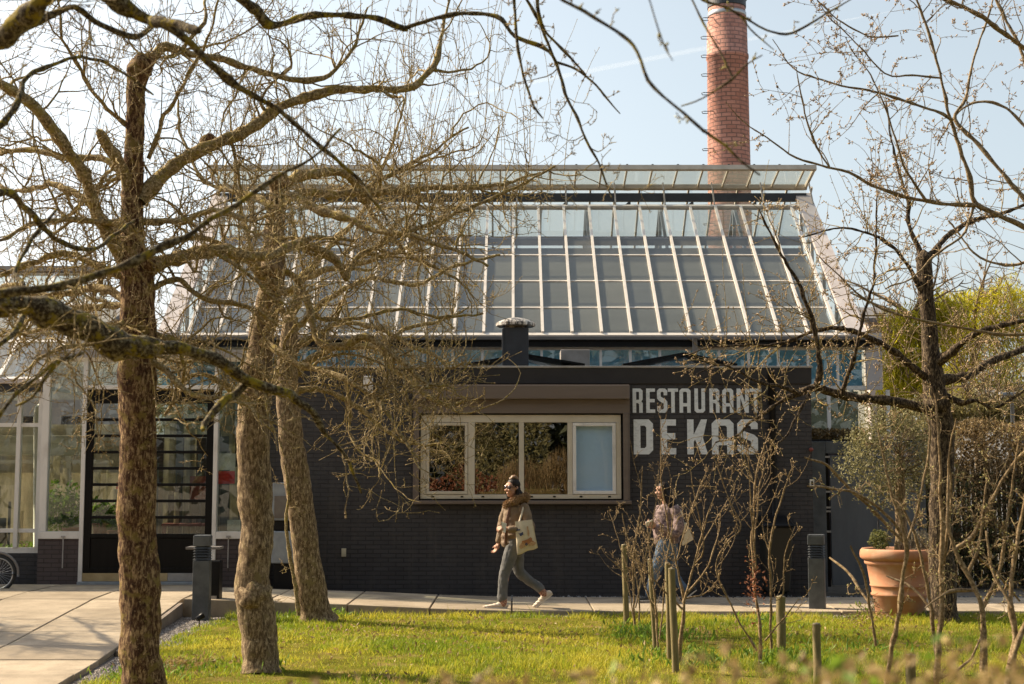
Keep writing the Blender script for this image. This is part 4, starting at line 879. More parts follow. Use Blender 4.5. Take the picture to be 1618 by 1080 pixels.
def tree(name, label, cat, trunks, limbs_, barkm, crownm, budm, seed, loc, group=None, tw=None, amp=.13, extra=None, nside=28, tfreq=7.0, knobs=(), mid=0, mlen=(.5, 1.4), mr=.018, mwig=.26, msrc=None):
    rng = np.random.default_rng(seed); th_ = thing(name, label, cat, loc, group)
    if trunks:
        a = Acc()
        for k, (p, r) in enumerate(trunks): bark_tube(a, p, r, nside, amp, seed + k * 3.3, 0, tfreq)
        for (px, py, rp, Y) in knobs:
            c = P(px, py, Y); e = MB().ellipsoid(c, (rp * Y / F,) * 3, 16); V = np.array(e.v)
            V = c + (V - c) * (1 + .35 * np.array([mnoise.noise(Vector(v) * 14) for v in V]))[:, None]
            a.quads(V, np.array(e.f), 0)
        link('trunk', a.mesh('trunk'), barkm, th_)
    a = Acc()
    if mid:
        new = []
        for p, r in (limbs_ if msrc is None else [limbs_[i] for i in msrc]):
            n = rng.poisson(mid * np.linalg.norm(np.diff(p, axis=0), axis=1).sum())
            if not n: continue
            i = rng.integers(int(len(p) * .12), len(p) - 1, n); t_ = unit(p[i + 1] - p[i]); q = rng.normal(size=(n, 3)); q[:, 1] *= .6; q -= (q * t_).sum(1, keepdims=True) * t_
            Pb, Rb = grow(p[i], unit(q) + t_ * .4, rng.uniform(*mlen, n), np.minimum(r[i] * .6, mr) * rng.uniform(.6, 1.1, n), 16, mwig, .03, rng, .75); new += [(Pb[j], Rb[j]) for j in range(n)]
        limbs_ = list(limbs_) + new
    for k, (p, r) in enumerate(limbs_):
        if r.max() > .018: bark_tube(a, p, r, 14, .24, seed * 1.7 + k, 0, 15)
        else: V, Q = tube_np([p], [r], 8); a.quads(V, Q, 0)
    for kw in (tw or []):
        kw = dict(kw); src = kw.pop('src', None); L_ = limbs_ if src is None else [limbs_[i] for i in src]
        twiggery(a, L_, rng, **kw)
    link('crown', a.mesh('crown'), [crownm, budm, 'branch'], th_); return th_
def gz(px, py, Y): return P(px, py, Y)
# ---- big trunk at the left (A)
YA = 11.0; l = limb
trunkA = l([(228, 1112, 37), (225, 1060, 33.5), (222, 980, 31), (219, 900, 30), (217, 800, 29), (217, 700, 29), (216, 620, 30), (215, 540, 29), (215, 470, 27), (213, 420, 25), (210, 370, 20), (211, 310, 17), (213, 260, 15), (213, 200, 15), (216, 140, 16), (220, 110, 19), (222, 98, 12)], YA, YA, .012, 1, .035)
RS = 0.84
LA = [l([(222, 318, 14), (258, 276, 13), (300, 247, 12), (350, 222, 12), (400, 200, 11), (450, 165, 10), (500, 150, 9), (545, 143, 8.5), (600, 141, 7.5), (645, 138, 7), (668, 122, 6), (690, 92, 5), (700, 40, 3), (716, -10, 2)], YA, YA + .9, .01, 1),
      l([(205, 430, 13), (172, 370, 12), (148, 318, 12), (135, 275, 11.5), (112, 240, 11), (85, 208, 10.5), (55, 172, 10), (20, 142, 9), (-20, 120, 8)], YA, YA - .8, .01, 2),
      l([(208, 330, 10), (195, 275, 9), (180, 242, 9), (163, 212, 8), (158, 206, 5)], YA, YA - .3, .01, 3),
      l([(228, 425, 14), (262, 410, 13), (308, 400, 12), (360, 396, 12), (405, 404, 11), (440, 398, 10), (462, 385, 8), (500, 375, 5), (560, 380, 3)], YA, YA + 1.2, .01, 4),
      l([(224, 108, 11), (240, 92, 10), (262, 74, 9), (300, 84, 7), (345, 92, 6.5), (400, 107, 6), (450, 122, 5.5), (500, 126, 5), (530, 112, 4), (560, 70, 3), (580, 10, 2)], YA, YA + .5, .01, 5),
      l([(235, 250, 5), (262, 180, 4), (300, 120, 3), (330, 60, 2.5), (345, 0, 2)], YA, YA - .5, .012, 6),
      l([(208, 360, 9), (160, 350, 7), (110, 345, 6), (60, 352, 5), (10, 372, 4), (-30, 385, 3)], YA, YA - 1.0, .016, 7),
      l([(210, 300, 7), (170, 255, 6), (100, 248, 6), (40, 240, 5), (-20, 250, 4)], YA, YA + .6, .012, 8),
      l([(214, 500, 8), (180, 520, 6), (140, 545, 5), (100, 548, 4), (60, 575, 3), (20, 600, 2)], YA, YA - .8, .016, 9),
      l([(226, 560, 9), (270, 600, 6), (300, 622, 5), (350, 632, 4), (400, 640, 3)], YA, YA - .4, .02, 10),
      l([(226, 460, 8), (280, 440, 6), (330, 470, 5), (390, 480, 4), (440, 510, 3)], YA, YA + .7, .02, 11),
      l([(205, 480, 7), (150, 480, 6), (100, 500, 5), (60, 520, 4), (20, 525, 3), (-20, 540, 2)], YA, YA + .8, .02, 12),
      l([(226, 350, 7), (290, 345, 6), (340, 330, 5), (400, 345, 4), (450, 335, 3)], YA, YA - .7, .02, 13),
      l([(205, 440, 9), (150, 420, 8), (100, 402, 6.5), (40, 420, 5), (-20, 440, 4)], YA, YA - .5, .02, 15),
      l([(202, 475, 8), (140, 455, 7), (80, 472, 6), (20, 450, 4.5), (-30, 470, 3)], YA, YA + 1.2, .02, 16),
      l([(204, 385, 8), (150, 332, 7), (110, 302, 6), (70, 290, 5), (20, 300, 4), (-30, 280, 3)], YA, YA + 1.0, .02, 17),
      l([(226, 520, 9), (280, 545, 7), (330, 560, 6), (380, 600, 5), (430, 610, 3.5)], YA, YA + .6, .02, 18),
      l([(205, 200, 5), (160, 160, 4), (130, 110, 4), (100, 60, 3), (90, 0, 2)], YA, YA - .6, .02, 14)]
tree('bare_tree', 'thick reddish-brown trunk nearest the camera at the left, with a knobbly bare crown', 'tree', [trunkA], LA, 'bark_red', 'branch', 'bud', 31, tuple(G(226, 1112, -.05)),
     'leafless fruit trees on the lawn', [dict(dens=6.2, L1=(.3, 1.0), r1=.0105, shoots=190, n2=3, n3=3, rmin=.0022, L2=(.12, .5), bud=.0065, up=.05, Ls=(.4, 1.2)), dict(src=[6, 8, 9, 10, 11, 12, 13, 14, 16], dens=6, L1=(.25, .8), r1=.009, up=-.03, wig=.28, n2=3, n3=3)], .14, mid=2.4, knobs=((222, 106, 20, YA), (236, 96, 12, YA), (228, 420, 20, YA), (330, 225, 14, YA + .3)))
RS = 1.0
# ---- second trunk (B)
YB_ = 12.6
trunkB = l([(411, 1066, 33), (410, 1040, 29), (406, 985, 27.5), (402, 945, 28), (401, 920, 26), (404, 870, 25), (404, 800, 25), (401, 730, 25), (400, 680, 26), (404, 630, 24), (411, 570, 21), (418, 500, 19), (430, 440, 19), (434, 380, 17), (437, 330, 14), (441, 290, 14)], YB_, YB_ + .2, .012, 21, .035)
RS = 0.78
LB = [l([(440, 295, 12), (465, 284, 11), (500, 275, 10), (535, 272, 9), (560, 290, 9), (575, 318, 8), (588, 290, 5), (620, 275, 4), (690, 235, 3), (740, 200, 2)], YB_, YB_ + 1.3, .012, 22),
      l([(436, 320, 11), (470, 305, 9), (520, 306, 8), (580, 303, 7.5), (640, 300, 7), (690, 298, 6), (740, 296, 5), (800, 290, 3.5), (850, 270, 2)], YB_, YB_ + 1.8, .014, 23),
      l([(438, 300, 9), (470, 312, 9), (505, 328, 9), (545, 345, 8), (590, 362, 6), (650, 372, 5), (710, 390, 4), (770, 420, 3)], YB_, YB_ - .8, .014, 24),
      l([(422, 455, 12), (400, 420, 10), (372, 400, 8), (345, 380, 6), (300, 372, 5), (260, 380, 4)], YB_, YB_ - .8, .014, 25),
      l([(425, 440, 12), (450, 460, 9), (468, 455, 9), (485, 480, 8), (500, 520, 8), (515, 545, 8), (548, 545, 8), (580, 530, 7), (600, 545, 6), (640, 575, 6), (670, 600, 4.5), (710, 606, 3)], YB_, YB_ - .6, .014, 26),
      l([(430, 400, 11), (475, 385, 9), (520, 405, 8), (545, 440, 8), (548, 428, 6), (570, 400, 5), (620, 378, 5), (690, 350, 4.5), (760, 320, 4), (830, 290, 3), (880, 262, 1.8)], YB_, YB_ + .9, .012, 27),
      l([(415, 540, 10), (450, 560, 7), (500, 585, 6), (550, 600, 5), (600, 640, 4), (640, 690, 3), (660, 740, 2)], YB_, YB_ - .8, .018, 28),
      l([(402, 640, 10), (370, 620, 8), (345, 600, 6), (310, 590, 5), (280, 610, 4), (260, 650, 3)], YB_, YB_ - .5, .018, 29),
      l([(432, 420, 8), (470, 440, 7), (500, 500, 5), (560, 505, 4), (620, 490, 3.5), (700, 498, 3), (760, 500, 2)], YB_, YB_ + .6, .016, 30),
      l([(438, 330, 7), (400, 310, 6), (360, 300, 5), (320, 280, 4), (290, 230, 3), (280, 160, 2)], YB_, YB_ + .8, .016, 31),
      l([(575, 318, 5), (600, 350, 4.5), (640, 400, 4), (700, 430, 3), (740, 462, 2)], YB_ + 1.2, YB_ + 1.0, .016, 32)]
tree('bare_tree', 'second trunk from the left, grey-brown and bumpy, in front of the grey metal cabinet', 'tree', [trunkB], LB, 'bark_grey', 'branch', 'bud', 32, tuple(G(411, 1064, -.05)),
     'leafless fruit trees on the lawn', [dict(dens=4.8, L1=(.3, 1.05), r1=.0105, shoots=190, n2=3, n3=3, rmin=.0022, L2=(.12, .5), bud=.0065, up=.04, Ls=(.5, 1.7)), dict(src=[4, 6, 7, 8], dens=8, L1=(.3, .8), r1=.009, up=-.02, wig=.28, n2=3, n3=3)], .15, mid=2.2, knobs=((401, 940, 27, YB_), (441, 288, 17, YB_), (429, 425, 20, YB_), (404, 585, 22, YB_)))
RS = 1.0
# ---- third trunk, leaning (C)
YC = 17.1
trunkC = l([(502, 983, 33), (498, 965, 25), (491, 920, 23), (484, 870, 21), (477, 810, 20), (468, 755, 20), (461, 700, 20), (456, 650, 19), (454, 600, 17), (456, 555, 15), (458, 500, 12)], YC, YC - .3, .01, 41, .04)
RS = 0.78
LC = [l([(455, 600, 11), (500, 560, 8), (545, 550, 7), (600, 552, 7), (620, 580, 6.5), (650, 600, 6), (675, 622, 6), (705, 640, 4), (735, 634, 2.4)], YC, YC - .5, .014, 42),
      l([(458, 560, 9), (510, 520, 6), (570, 510, 5), (640, 540, 5), (690, 565, 4.5), (710, 582, 3.4), (735, 572, 2)], YC, YC - .4, .014, 43),
      l([(457, 620, 8), (500, 615, 6), (560, 640, 5), (610, 680, 4), (640, 700, 3), (700, 700, 2)], YC, YC + .3, .016, 44),
      l([(458, 500, 10), (480, 440, 8), (520, 390, 7), (560, 350, 5), (600, 280, 3.5), (630, 200, 2.4), (650, 100, 1.6)], YC, YC + .4, .016, 45),
      l([(457, 520, 8), (430, 460, 6), (400, 400, 5), (380, 330, 4), (370, 250, 2.6), (362, 160, 1.6)], YC, YC - .3, .016, 46),
      l([(459, 530, 7), (520, 470, 5), (590, 440, 4.4), (660, 450, 4), (720, 420, 3), (790, 400, 2)], YC, YC + .3, .016, 47),
      l([(600, 552, 5), (640, 520, 4), (690, 510, 3.4), (740, 485, 2)], YC - .2, YC, .014, 48),
      l([(480, 440, 6), (540, 420, 5), (620, 400, 4), (700, 350, 3), (760, 280, 2), (790, 200, 1.4)], YC, YC + .5, .014, 49)]
tree('bare_tree', 'leaning grey trunk third from the left, rooted close to the kerb of the footpath', 'tree', [trunkC], LC, 'bark_grey', 'branch', 'bud', 33, tuple(G(502, 983, -.05)),
     'leafless fruit trees on the lawn', [dict(dens=3.6, L1=(.35, 1.2), r1=.0105, shoots=130, n2=4, n3=3, L2=(.15, .6), rmin=.0024, bud=.008, up=.05, Ls=(.7, 2.0)), dict(src=[0, 1, 2], dens=5, L1=(.3, .8), r1=.010, up=-.03, wig=.26, n2=3, n3=3, rmin=.0024)], .10, mid=1.5, mr=.016, mlen=(.6, 1.6), knobs=((457, 640, 20, YC - .2),))
def sucker():
    lb = l([(472, 972, 4.5), (468, 930, 4), (458, 880, 3.6), (452, 820, 3.2), (456, 780, 3), (449, 720, 2.4), (441, 690, 2)], 16.9, 16.8, .008, 3)
    a = Acc(); a.quads(*tube_np([lb[0]], [lb[1]], 8)); twiggery(a, [lb], np.random.default_rng(2), dens=5, L1=(.15, .4), r1=.005, n2=3, n3=3)
    tag(link('sucker', a.mesh('sucker'), ['branch', 'bud']), 'thin upright sucker growing against the leaning grey trunk', 'sucker')
sucker()
RS = 1.0
# ---- dark trunk at the right by the terracotta pot (D)
YD = 17.0
trunkD = l([(1494, 986, 26), (1491, 965, 21), (1488, 900, 18.5), (1486, 830, 18), (1487, 770, 18), (1488, 710, 19), (1484, 660, 19), (1476, 610, 17), (1471, 560, 14), (1466, 500, 12), (1462, 450, 12), (1460, 415, 12), (1460, 402, 9)], YD, YD, .01, 51, .04)
RS = 0.72
LD = [l([(1478, 650, 13), (1455, 643, 12), (1412, 634, 10), (1362, 629, 9), (1320, 622, 9), (1288, 612, 8), (1262, 622, 6), (1230, 635, 4), (1195, 660, 3), (1160, 690, 2.2), (1130, 700, 1.6)], YD, YD - .9, .01, 52),
      l([(1290, 610, 8), (1296, 585, 7), (1292, 545, 5.5), (1283, 505, 5), (1270, 470, 4.5), (1252, 430, 4), (1232, 395, 3.4), (1214, 362, 2.6), (1200, 330, 1.6)], YD - .8, YD - 1.4, .01, 53),
      l([(1470, 600, 10), (1448, 585, 8), (1412, 555, 7), (1372, 533, 6), (1338, 521, 5.5), (1290, 520, 4.5), (1240, 540, 3.4), (1190, 545, 2.6), (1130, 548, 2), (1090, 560, 1.4)], YD, YD - 1.0, .01, 54),
      l([(1476, 575, 10), (1505, 557, 9), (1524, 540, 8), (1552, 522, 6.5), (1620, 506, 5), (1700, 480, 4)], YD, YD - .9, .01, 55),
      l([(1484, 600, 12), (1528, 593, 10), (1557, 577, 9), (1588, 562, 8), (1640, 545, 6), (1720, 520, 4)], YD, YD + .6, .01, 56),
      l([(1488, 625, 8), (1502, 628, 8), (1518, 636, 7), (1540, 632, 4), (1570, 645, 3.4), (1600, 630, 2.6), (1640, 600, 1.8)], YD, YD - .5, .01, 57),
      l([(1330, 622, 6), (1340, 590, 5), (1352, 550, 4.4), (1365, 500, 3.8), (1380, 440, 3), (1384, 370, 2), (1388, 300, 1.4)], YD - .6, YD - 1.1, .012, 58),
      l([(1462, 470, 8), (1440, 430, 5), (1410, 390, 4), (1375, 370, 3), (1330, 360, 2.2), (1270, 372, 1.5)], YD, YD - .5, .012, 59),
      l([(1462, 410, 8), (1490, 380, 6), (1530, 350, 5), (1580, 340, 4), (1640, 310, 3)], YD, YD + .4, .012, 60),
      l([(1460, 410, 7), (1440, 360, 5), (1430, 300, 3.6), (1410, 230, 2.4), (1400, 160, 1.5)], YD, YD + .3, .012, 61),
      l([(1262, 622, 5), (1230, 610, 4), (1190, 600, 3), (1140, 575, 2), (1100, 590, 1.4)], YD - .8, YD - 1.2, .014, 62),
      l([(1280, 618, 4), (1262, 650, 3), (1240, 690, 2.4), (1205, 720, 1.8)], YD - .8, YD - 1.2, .014, 63)]
tree('bare_tree', 'dark-trunked bare tree at the right, standing close beside the terracotta pot', 'tree', [trunkD], LD, 'bark_dark', 'bark_dark', 'bud_pink', 34, tuple(G(1493, 984, -.05)),
     'leafless fruit trees on the lawn', [dict(mi=2, dens=7, L1=(.35, 1.2), r1=.010, n2=4, n3=5, bud=.013, Lsp=(.006, .03), up=.03, wig=.15, shoots=40, Ls=(.4, 1.1), L2=(.12, .5), rmin=.0026)], .10, knobs=((1460, 408, 13, YD), (1480, 640, 22, YD)))
RS = 1.0
# ---- tree whose trunk stands outside the frame at the right (E)
YE_ = 12.2
trunkE = l([(1745, 1080, 34, 12.6), (1740, 900, 28, 12.6), (1728, 700, 24, 12.5), (1712, 520, 20, 12.4), (1700, 430, 16, 12.3)], 12.5, 12.3, .01, 71, .06)
RS = 0.55
LE = [l([(1706, 440, 13), (1660, 395, 10), (1618, 360, 8), (1578, 340, 7), (1540, 320, 6.5), (1534, 290, 6), (1522, 247, 6), (1506, 200, 5.5), (1497, 175, 5), (1488, 125, 4.5), (1471, 67, 4), (1458, 27, 3.5), (1444, -10, 3)], YE_, YE_ - .3, .006, 72),
      l([(1505, 190, 5), (1478, 174, 4.5), (1411, 153, 4), (1361, 140, 3.5), (1311, 130, 3), (1271, 117, 2.5), (1245, 99, 2), (1221, 62, 1.2)], YE_ - .2, YE_ - .6, .006, 73),
      l([(1660, 390, 9), (1618, 314, 7), (1578, 268, 6.5), (1545, 228, 6), (1510, 190, 5.5), (1526, 155, 4), (1538, 97, 3.5), (1558, 33, 2.8), (1570, -10, 2.4)], YE_, YE_ + .4, .006, 74),
      l([(1548, 324, 7), (1530, 323, 6.5), (1478, 320, 5.5), (1428, 310, 5), (1378, 293, 4.5), (1341, 271, 4), (1308, 263, 3.6), (1268, 253, 3), (1238, 237, 2.6), (1211, 217, 2.2), (1185, 200, 1.8), (1165, 183, 1.5), (1148, 161, 1)], YE_ - .1, YE_ - .5, .005, 75),
      l([(1463, 317, 5), (1445, 290, 4.2), (1428, 265, 3.8), (1415, 217, 3.2), (1398, 167, 2.6), (1371, 112, 2), (1351, 87, 1.6), (1337, 58, 1)], YE_ - .2, YE_ - .7, .006, 76),
      l([(1310, 263, 3), (1291, 233, 3), (1278, 197, 2.6), (1265, 147, 2), (1257, 108, 1.2)], YE_ - .4, YE_ - .8, .005, 77),
      l([(1700, 150, 8), (1640, 92, 7.5), (1605, 66, 7), (1578, 46, 6.5), (1545, 23, 6), (1491, -2, 5), (1440, -20, 4)], YE_ + .3, YE_ - .4, .006, 78),
      l([(1690, 260, 7), (1640, 160, 6), (1608, 67, 5), (1591, 33, 4.5), (1570, -10, 4)], YE_ + .3, YE_ + .4, .006, 79),
      l([(1712, 500, 8), (1618, 527, 5), (1545, 523, 4.6), (1478, 510, 4), (1411, 493, 3.4), (1368, 473, 3), (1320, 430, 2.2), (1290, 400, 1.5)], YE_, YE_ - .5, .008, 80),
      l([(1420, 56, 2.5), (1378, 58, 2.6), (1330, 36, 2.2), (1291, 0, 2)][::-1], YE_ - .6, YE_ - .5, .006, 81),
      l([(1488, 123, 3), (1440, 118, 2.6), (1400, 115, 2.6), (1370, 52, 2.2)][:3] + [(1340, 55, 2), (1310, 28, 1.6), (1292, 2, 1.2)], YE_ - .3, YE_ - .6, .006, 82),
      l([(1540, 322, 5), (1522, 370, 4), (1480, 400, 3.2), (1440, 440, 2.6), (1400, 455, 2)], YE_ - .1, YE_ - .6, .01, 83),
      l([(1700, 300, 7), (1620, 200, 5), (1570, 160, 4), (1520, 170, 3), (1480, 230, 2)], YE_ + .2, YE_ + .6, .01, 84),
      l([(1700, 420, 7), (1640, 410, 5), (1590, 420, 4), (1540, 400, 3), (1500, 350, 2.4)], YE_ + .2, YE_ + .6, .01, 85)]
tree('bare_tree', 'fine budding branches reaching in from the right edge across the sky beside the chimney', 'tree', [trunkE], LE, 'bark_grey', 'twig_brown', 'bud_pink', 35, (float(trunkE[0][0][0]), 12.6, -.05),
     None, [dict(dens=6.5, L1=(.25, 1.0), r1=.0064, n2=3, n3=6, bud=.0105, Lsp=(.005, .022), up=.03, wig=.12, L2=(.06, .34))], .08, nside=20)
RS = 1.0
# ---- foreground tree, trunk outside the frame at the left (F)
YF = 6.2
trunkF = l([(-260, 1350, 70, 6.2), (-255, 1100, 62, 6.2), (-250, 800, 56, 6.2), (-240, 560, 52, 6.2), (-215, 420, 40, 6.2), (-190, 260, 32, 6.1), (-150, 120, 26, 5.9), (-90, 20, 20, 5.6)], 6.2, 6.0, .01, 91, .05)
RS = 0.84
LF = [l([(-225, 430, 30), (-120, 462, 24), (-40, 478, 20), (20, 482, 21), (60, 492, 22), (110, 508, 24), (150, 522, 25), (190, 545, 23), (230, 545, 20), (262, 545, 17), (300, 552, 13), (350, 573, 12), (383, 592, 11), (417, 607, 10), (448, 622, 9), (478, 642, 8), (502, 664, 7), (520, 690, 4), (545, 720, 3), (562, 762, 2.5), (570, 778, 2)], YF, YF + 1.2, .010, 92, .03),
      l([(395, 598, 9), (372, 622, 9), (356, 632, 8.5), (338, 648, 8), (322, 668, 6), (318, 676, 4)], YF + .8, YF + .5, .008, 93, .03),
      l([(-230, 500, 14), (-60, 480, 10), (0, 463, 9), (67, 458, 9), (133, 443, 8.5), (190, 420, 8), (235, 398, 7.5), (290, 376, 7), (330, 345, 6), (380, 318, 5), (430, 280, 4), (490, 250, 3), (540, 200, 2)], YF - 1.2, YF - .6, .008, 94, .03),
      l([(-110, 60, 24), (-60, 70, 20), (0, 66, 21), (35, 34, 21), (70, 6, 19), (110, -24, 16)], 5.6, 5.2, .01, 95, .03),
      l([(110, -30, 14), (167, -4, 13), (200, 20, 12), (247, 36, 11), (280, 52, 9), (330, 98, 7.5), (366, 126, 8), (400, 147, 6), (450, 177, 5), (500, 227, 4.5), (540, 262, 4), (580, 300, 3), (610, 350, 2)], 5.6, 6.4, .008, 96, .03),
      l([(240, 34, 9), (262, 36, 9), (290, 42, 9), (314, 47, 8)], 5.6, 5.4, .006, 97, .03),
      l([(-60, 110, 12), (0, 70, 9), (40, 42, 8), (85, 22, 8), (120, 12, 7), (150, 34, 6), (185, 52, 5.5), (215, 60, 6), (232, 52, 6), (246, 38, 5)], 5.8, 6.4, .008, 98, .03),
      l([(340, -40, 12), (383, 0, 10), (405, 20, 10), (420, 38, 11), (445, 38, 7), (482, 26, 6), (540, 24, 6), (595, 28, 6), (622, 40, 5.5), (642, 48, 5)], 7.4, 8.0, .006, 99, .03),
      l([(636, 46, 5), (672, 32, 4.5), (708, 22, 4.5), (745, 19, 4.2), (775, 22, 4.2), (793, 30, 4.2), (815, 57, 3.8), (860, 75, 3.6), (877, 96, 3.4), (887, 127, 3), (893, 147, 2.8), (913, 187, 2.6), (927, 220, 2.4), (947, 260, 2), (958, 292, 1.8), (967, 312, 1.6)], 8.0, 7.6, .004, 100, .03),
      l([(877, 97, 3), (910, 110, 2.8), (940, 133, 2.4), (955, 150, 2), (970, 168, 1.6), (980, 179, 1.2)], 7.8, 7.7, .003, 101, .03),
      l([(806, -40, 3.6), (812, 0, 3.2), (817, 50, 3), (823, 97, 2.8), (832, 133, 2.6), (842, 165, 2.2), (858, 187, 1.6)], 7.0, 7.0, .003, 102, .03),
      l([(815, -30, 3.4), (832, 0, 3.2), (853, 40, 3), (872, 83, 2.8), (882, 105, 2.4)], 7.5, 7.7, .003, 103, .03),
      l([(848, -30, 3.2), (852, 20, 3), (862, 50, 2.8), (900, 90, 2.4), (925, 118, 1.8)], 7.5, 7.7, .003, 104, .03),
      l([(-20, 560, 6), (20, 520, 6), (40, 470, 5), (30, 420, 4), (60, 360, 4), (90, 330, 3)], 6.6, 7.6, .012, 105, .03),
      l([(-30, 700, 4), (10, 640, 4), (40, 610, 3.6), (72, 590, 3.2), (95, 572, 5), (130, 560, 3)], 6.0, 6.3, .008, 106, .03),
      l([(95, 570, 4), (70, 600, 3.4), (50, 625, 3), (20, 640, 2)], 6.2, 6.2, .008, 107, .03),
      l([(-60, 330, 8), (0, 300, 7), (40, 330, 6), (90, 380, 5), (150, 390, 4), (210, 350, 3)], 6.8, 8.0, .012, 108, .03),
      l([(-60, 230, 8), (10, 180, 6), (50, 120, 5), (120, 90, 4), (190, 110, 3), (240, 150, 2)], 6.8, 8.0, .012, 109, .03)]
tree('foreground_tree', 'mossy lichen-covered tree close by, its thick blurred branch reaching in from the left edge', 'tree', [trunkF], LF, 'bark_grey', 'mossy', 'bud', 36, (float(trunkF[0][0][0]), 6.2, -.1),
     None, [dict(src=list(range(0, 7)) + [13, 14, 15, 16, 17], mi=2, dens=6.5, L1=(.12, .6), r1=.0048, n2=3, n3=2, bud=.0050, Lsp=(.006, .02), up=.02, wig=.2, L2=(.04, .18), lmin=.12), dict(src=[7, 8], mi=2, dens=8, L1=(.1, .4), r1=.004, n2=3, n3=3, bud=.005, Lsp=(.006, .02), up=.02, L2=(.04, .16)),
            dict(src=[9, 10, 11, 12], mi=2, dens=11, L1=(.03, .14), r1=.003, n2=2, n3=2, bud=.006, L2=(.015, .05), Lsp=(.004, .012))], .10, nside=22)
RS = 1.0
# ---- foreground twigs hanging from above: a branch of a tree behind the camera (G)
YG = 4.6
trunkG = l([(1500, 2600, 150, 2.6), (1480, 1500, 130, 2.6), (1420, 300, 110, 2.6), (1250, -500, 80, 2.8), (1100, -700, 50, 3.4)], 2.6, 3.4, .01, 111, .06)
trunkG = (np.array([[2.9, -1.0, -.1], [2.9, -1.0, 1.2], [2.8, -.9, 2.4], [2.5, -.4, 3.3], [2.1, .6, 3.7]]), np.array([.17, .14, .12, .09, .06]))
B_ = catmull(np.c_[trunkG[0], trunkG[1]], .06); trunkG = (B_[:, :3], B_[:, 3])
A_ = catmull(np.array([[2.1, .6, 3.7, .05], [1.4, 2.2, 3.75, .035], [.7, 3.7, 3.5, .018], list(P(870, -14, YG)) + [.010]]), .05)
RS = 0.7
LG = [(A_[:, :3], A_[:, 3]),
      l([(860, -24, 5), (890, 0, 4.8), (923, 17, 4.6), (957, 40, 4.4), (985, 58, 4.6), (1000, 72, 4.6), (1012, 97, 4.2), (1023, 127, 4), (1047, 153, 3.8), (1080, 179, 3.6), (1111, 207, 3.4), (1145, 230, 3.4), (1168, 252, 3.2), (1202, 277, 2.6)], YG, YG - .2, .002, 112, .03),
      l([(1060, -60, 3), (1082, -20, 2.8), (1095, 0, 2.6), (1106, 24, 2.6), (1118, 47, 2.6), (1138, 80, 2.5), (1150, 105, 2.6), (1158, 124, 3)], YG + .3, YG + .2, .002, 113, .03),
      l([(1158, 124, 3), (1140, 136, 2.4), (1118, 150, 2.2), (1098, 160, 2), (1076, 168, 1.6)], YG + .2, YG + .2, .002, 114, .03),
      l([(1090, -30, 4), (1111, 0, 3.6), (1145, 10, 3.2), (1170, 24, 3), (1188, 34, 3), (1211, 47, 3), (1241, 53, 3), (1262, 46, 2.6), (1290, 30, 2.2), (1311, 17, 2), (1345, -2, 1.6)], YG + .8, YG + 1.2, .002, 115, .03),
      l([(1170, 24, 2.4), (1185, 45, 2), (1203, 62, 1.8), (1222, 78, 1.2)], YG + .8, YG + .8, .002, 116, .03),
      l([(1020, -20, 2), (1028, 5, 2), (1040, 45, 2), (1050, 75, 1.8), (1062, 95, 1)], YG - .6, YG - .6, .002, 117, .03),
      l([(1158, 124, 2.2), (1180, 102, 1.8), (1205, 88, 1.2)], YG + .2, YG + .2, .002, 118, .03)]
A_ = catmull(np.array([[1.4, 2.2, 3.75, .03], [1.2, 3.4, 3.4, .014], list(P(1060, -60, YG + .3)) + [.006]]), .05); LG.append((A_[:, :3], A_[:, 3]))
A_ = catmull(np.array([[1.4, 2.2, 3.75, .03], [1.3, 3.8, 3.3, .014], list(P(1090, -30, YG + .8)) + [.008]]), .05); LG.append((A_[:, :3], A_[:, 3]))
A_ = catmull(np.array([[1.4, 2.2, 3.75, .03], [1.0, 3.0, 3.1, .012], list(P(1020, -20, YG - .6)) + [.004]]), .05); LG.append((A_[:, :3], A_[:, 3]))
tree('foreground_tree', 'tree behind the camera whose blurred budding branch hangs down in front of the chimney', 'tree', [trunkG], LG, 'bark_grey', 'mossy', 'bud_green', 37, (2.9, -1, -.1),
     None, [dict(src=[1, 2, 3, 4, 5, 6, 7], mi=2, dens=8, L1=(.02, .09), r1=.0028, n2=1, n3=1, bud=.0055, L2=(.01, .03), Lsp=(.003, .008), nb=2)], .08, nside=20)

# ================================================================ YOUNG SHRUBS, STAKES
RS = .36
SHG = 'leafless young shrubs planted along the lawn edge'
def shrub(label, stems, Y, seed, crownm='twig_tan', budm='bud', tw=None, leafc=None, foot=None):
    rng = np.random.default_rng(seed); lb = [l(s, Y + rng.uniform(-.1, .1), Y + rng.uniform(-.35, .35), .006, seed + k, .04) for k, s in enumerate(stems)]
    base = lb[0][0][0]; th_ = thing('young_shrub', label, 'shrub', tuple(base), SHG); a = Acc()
    for p, r in lb: a.quads(*tube_np([p], [r], 8), 0)
    twiggery(a, lb, rng, **(tw or dict(dens=6, L1=(.15, .6), r1=.0042, n2=2, n3=2, bud=.008, up=.2, wig=.09, lmin=.25, L2=(.03, .14), nb=3)))
    link('stems', a.mesh('stems'), [crownm, budm], th_)
    if leafc is not None:
        V, Q, tn = leaves(leafc(rng), .035, rng); link('dead_leaves', mesh_np('dead_leaves', V, Q, None, tn, False), 'dry_leaf', th_)
    return th_
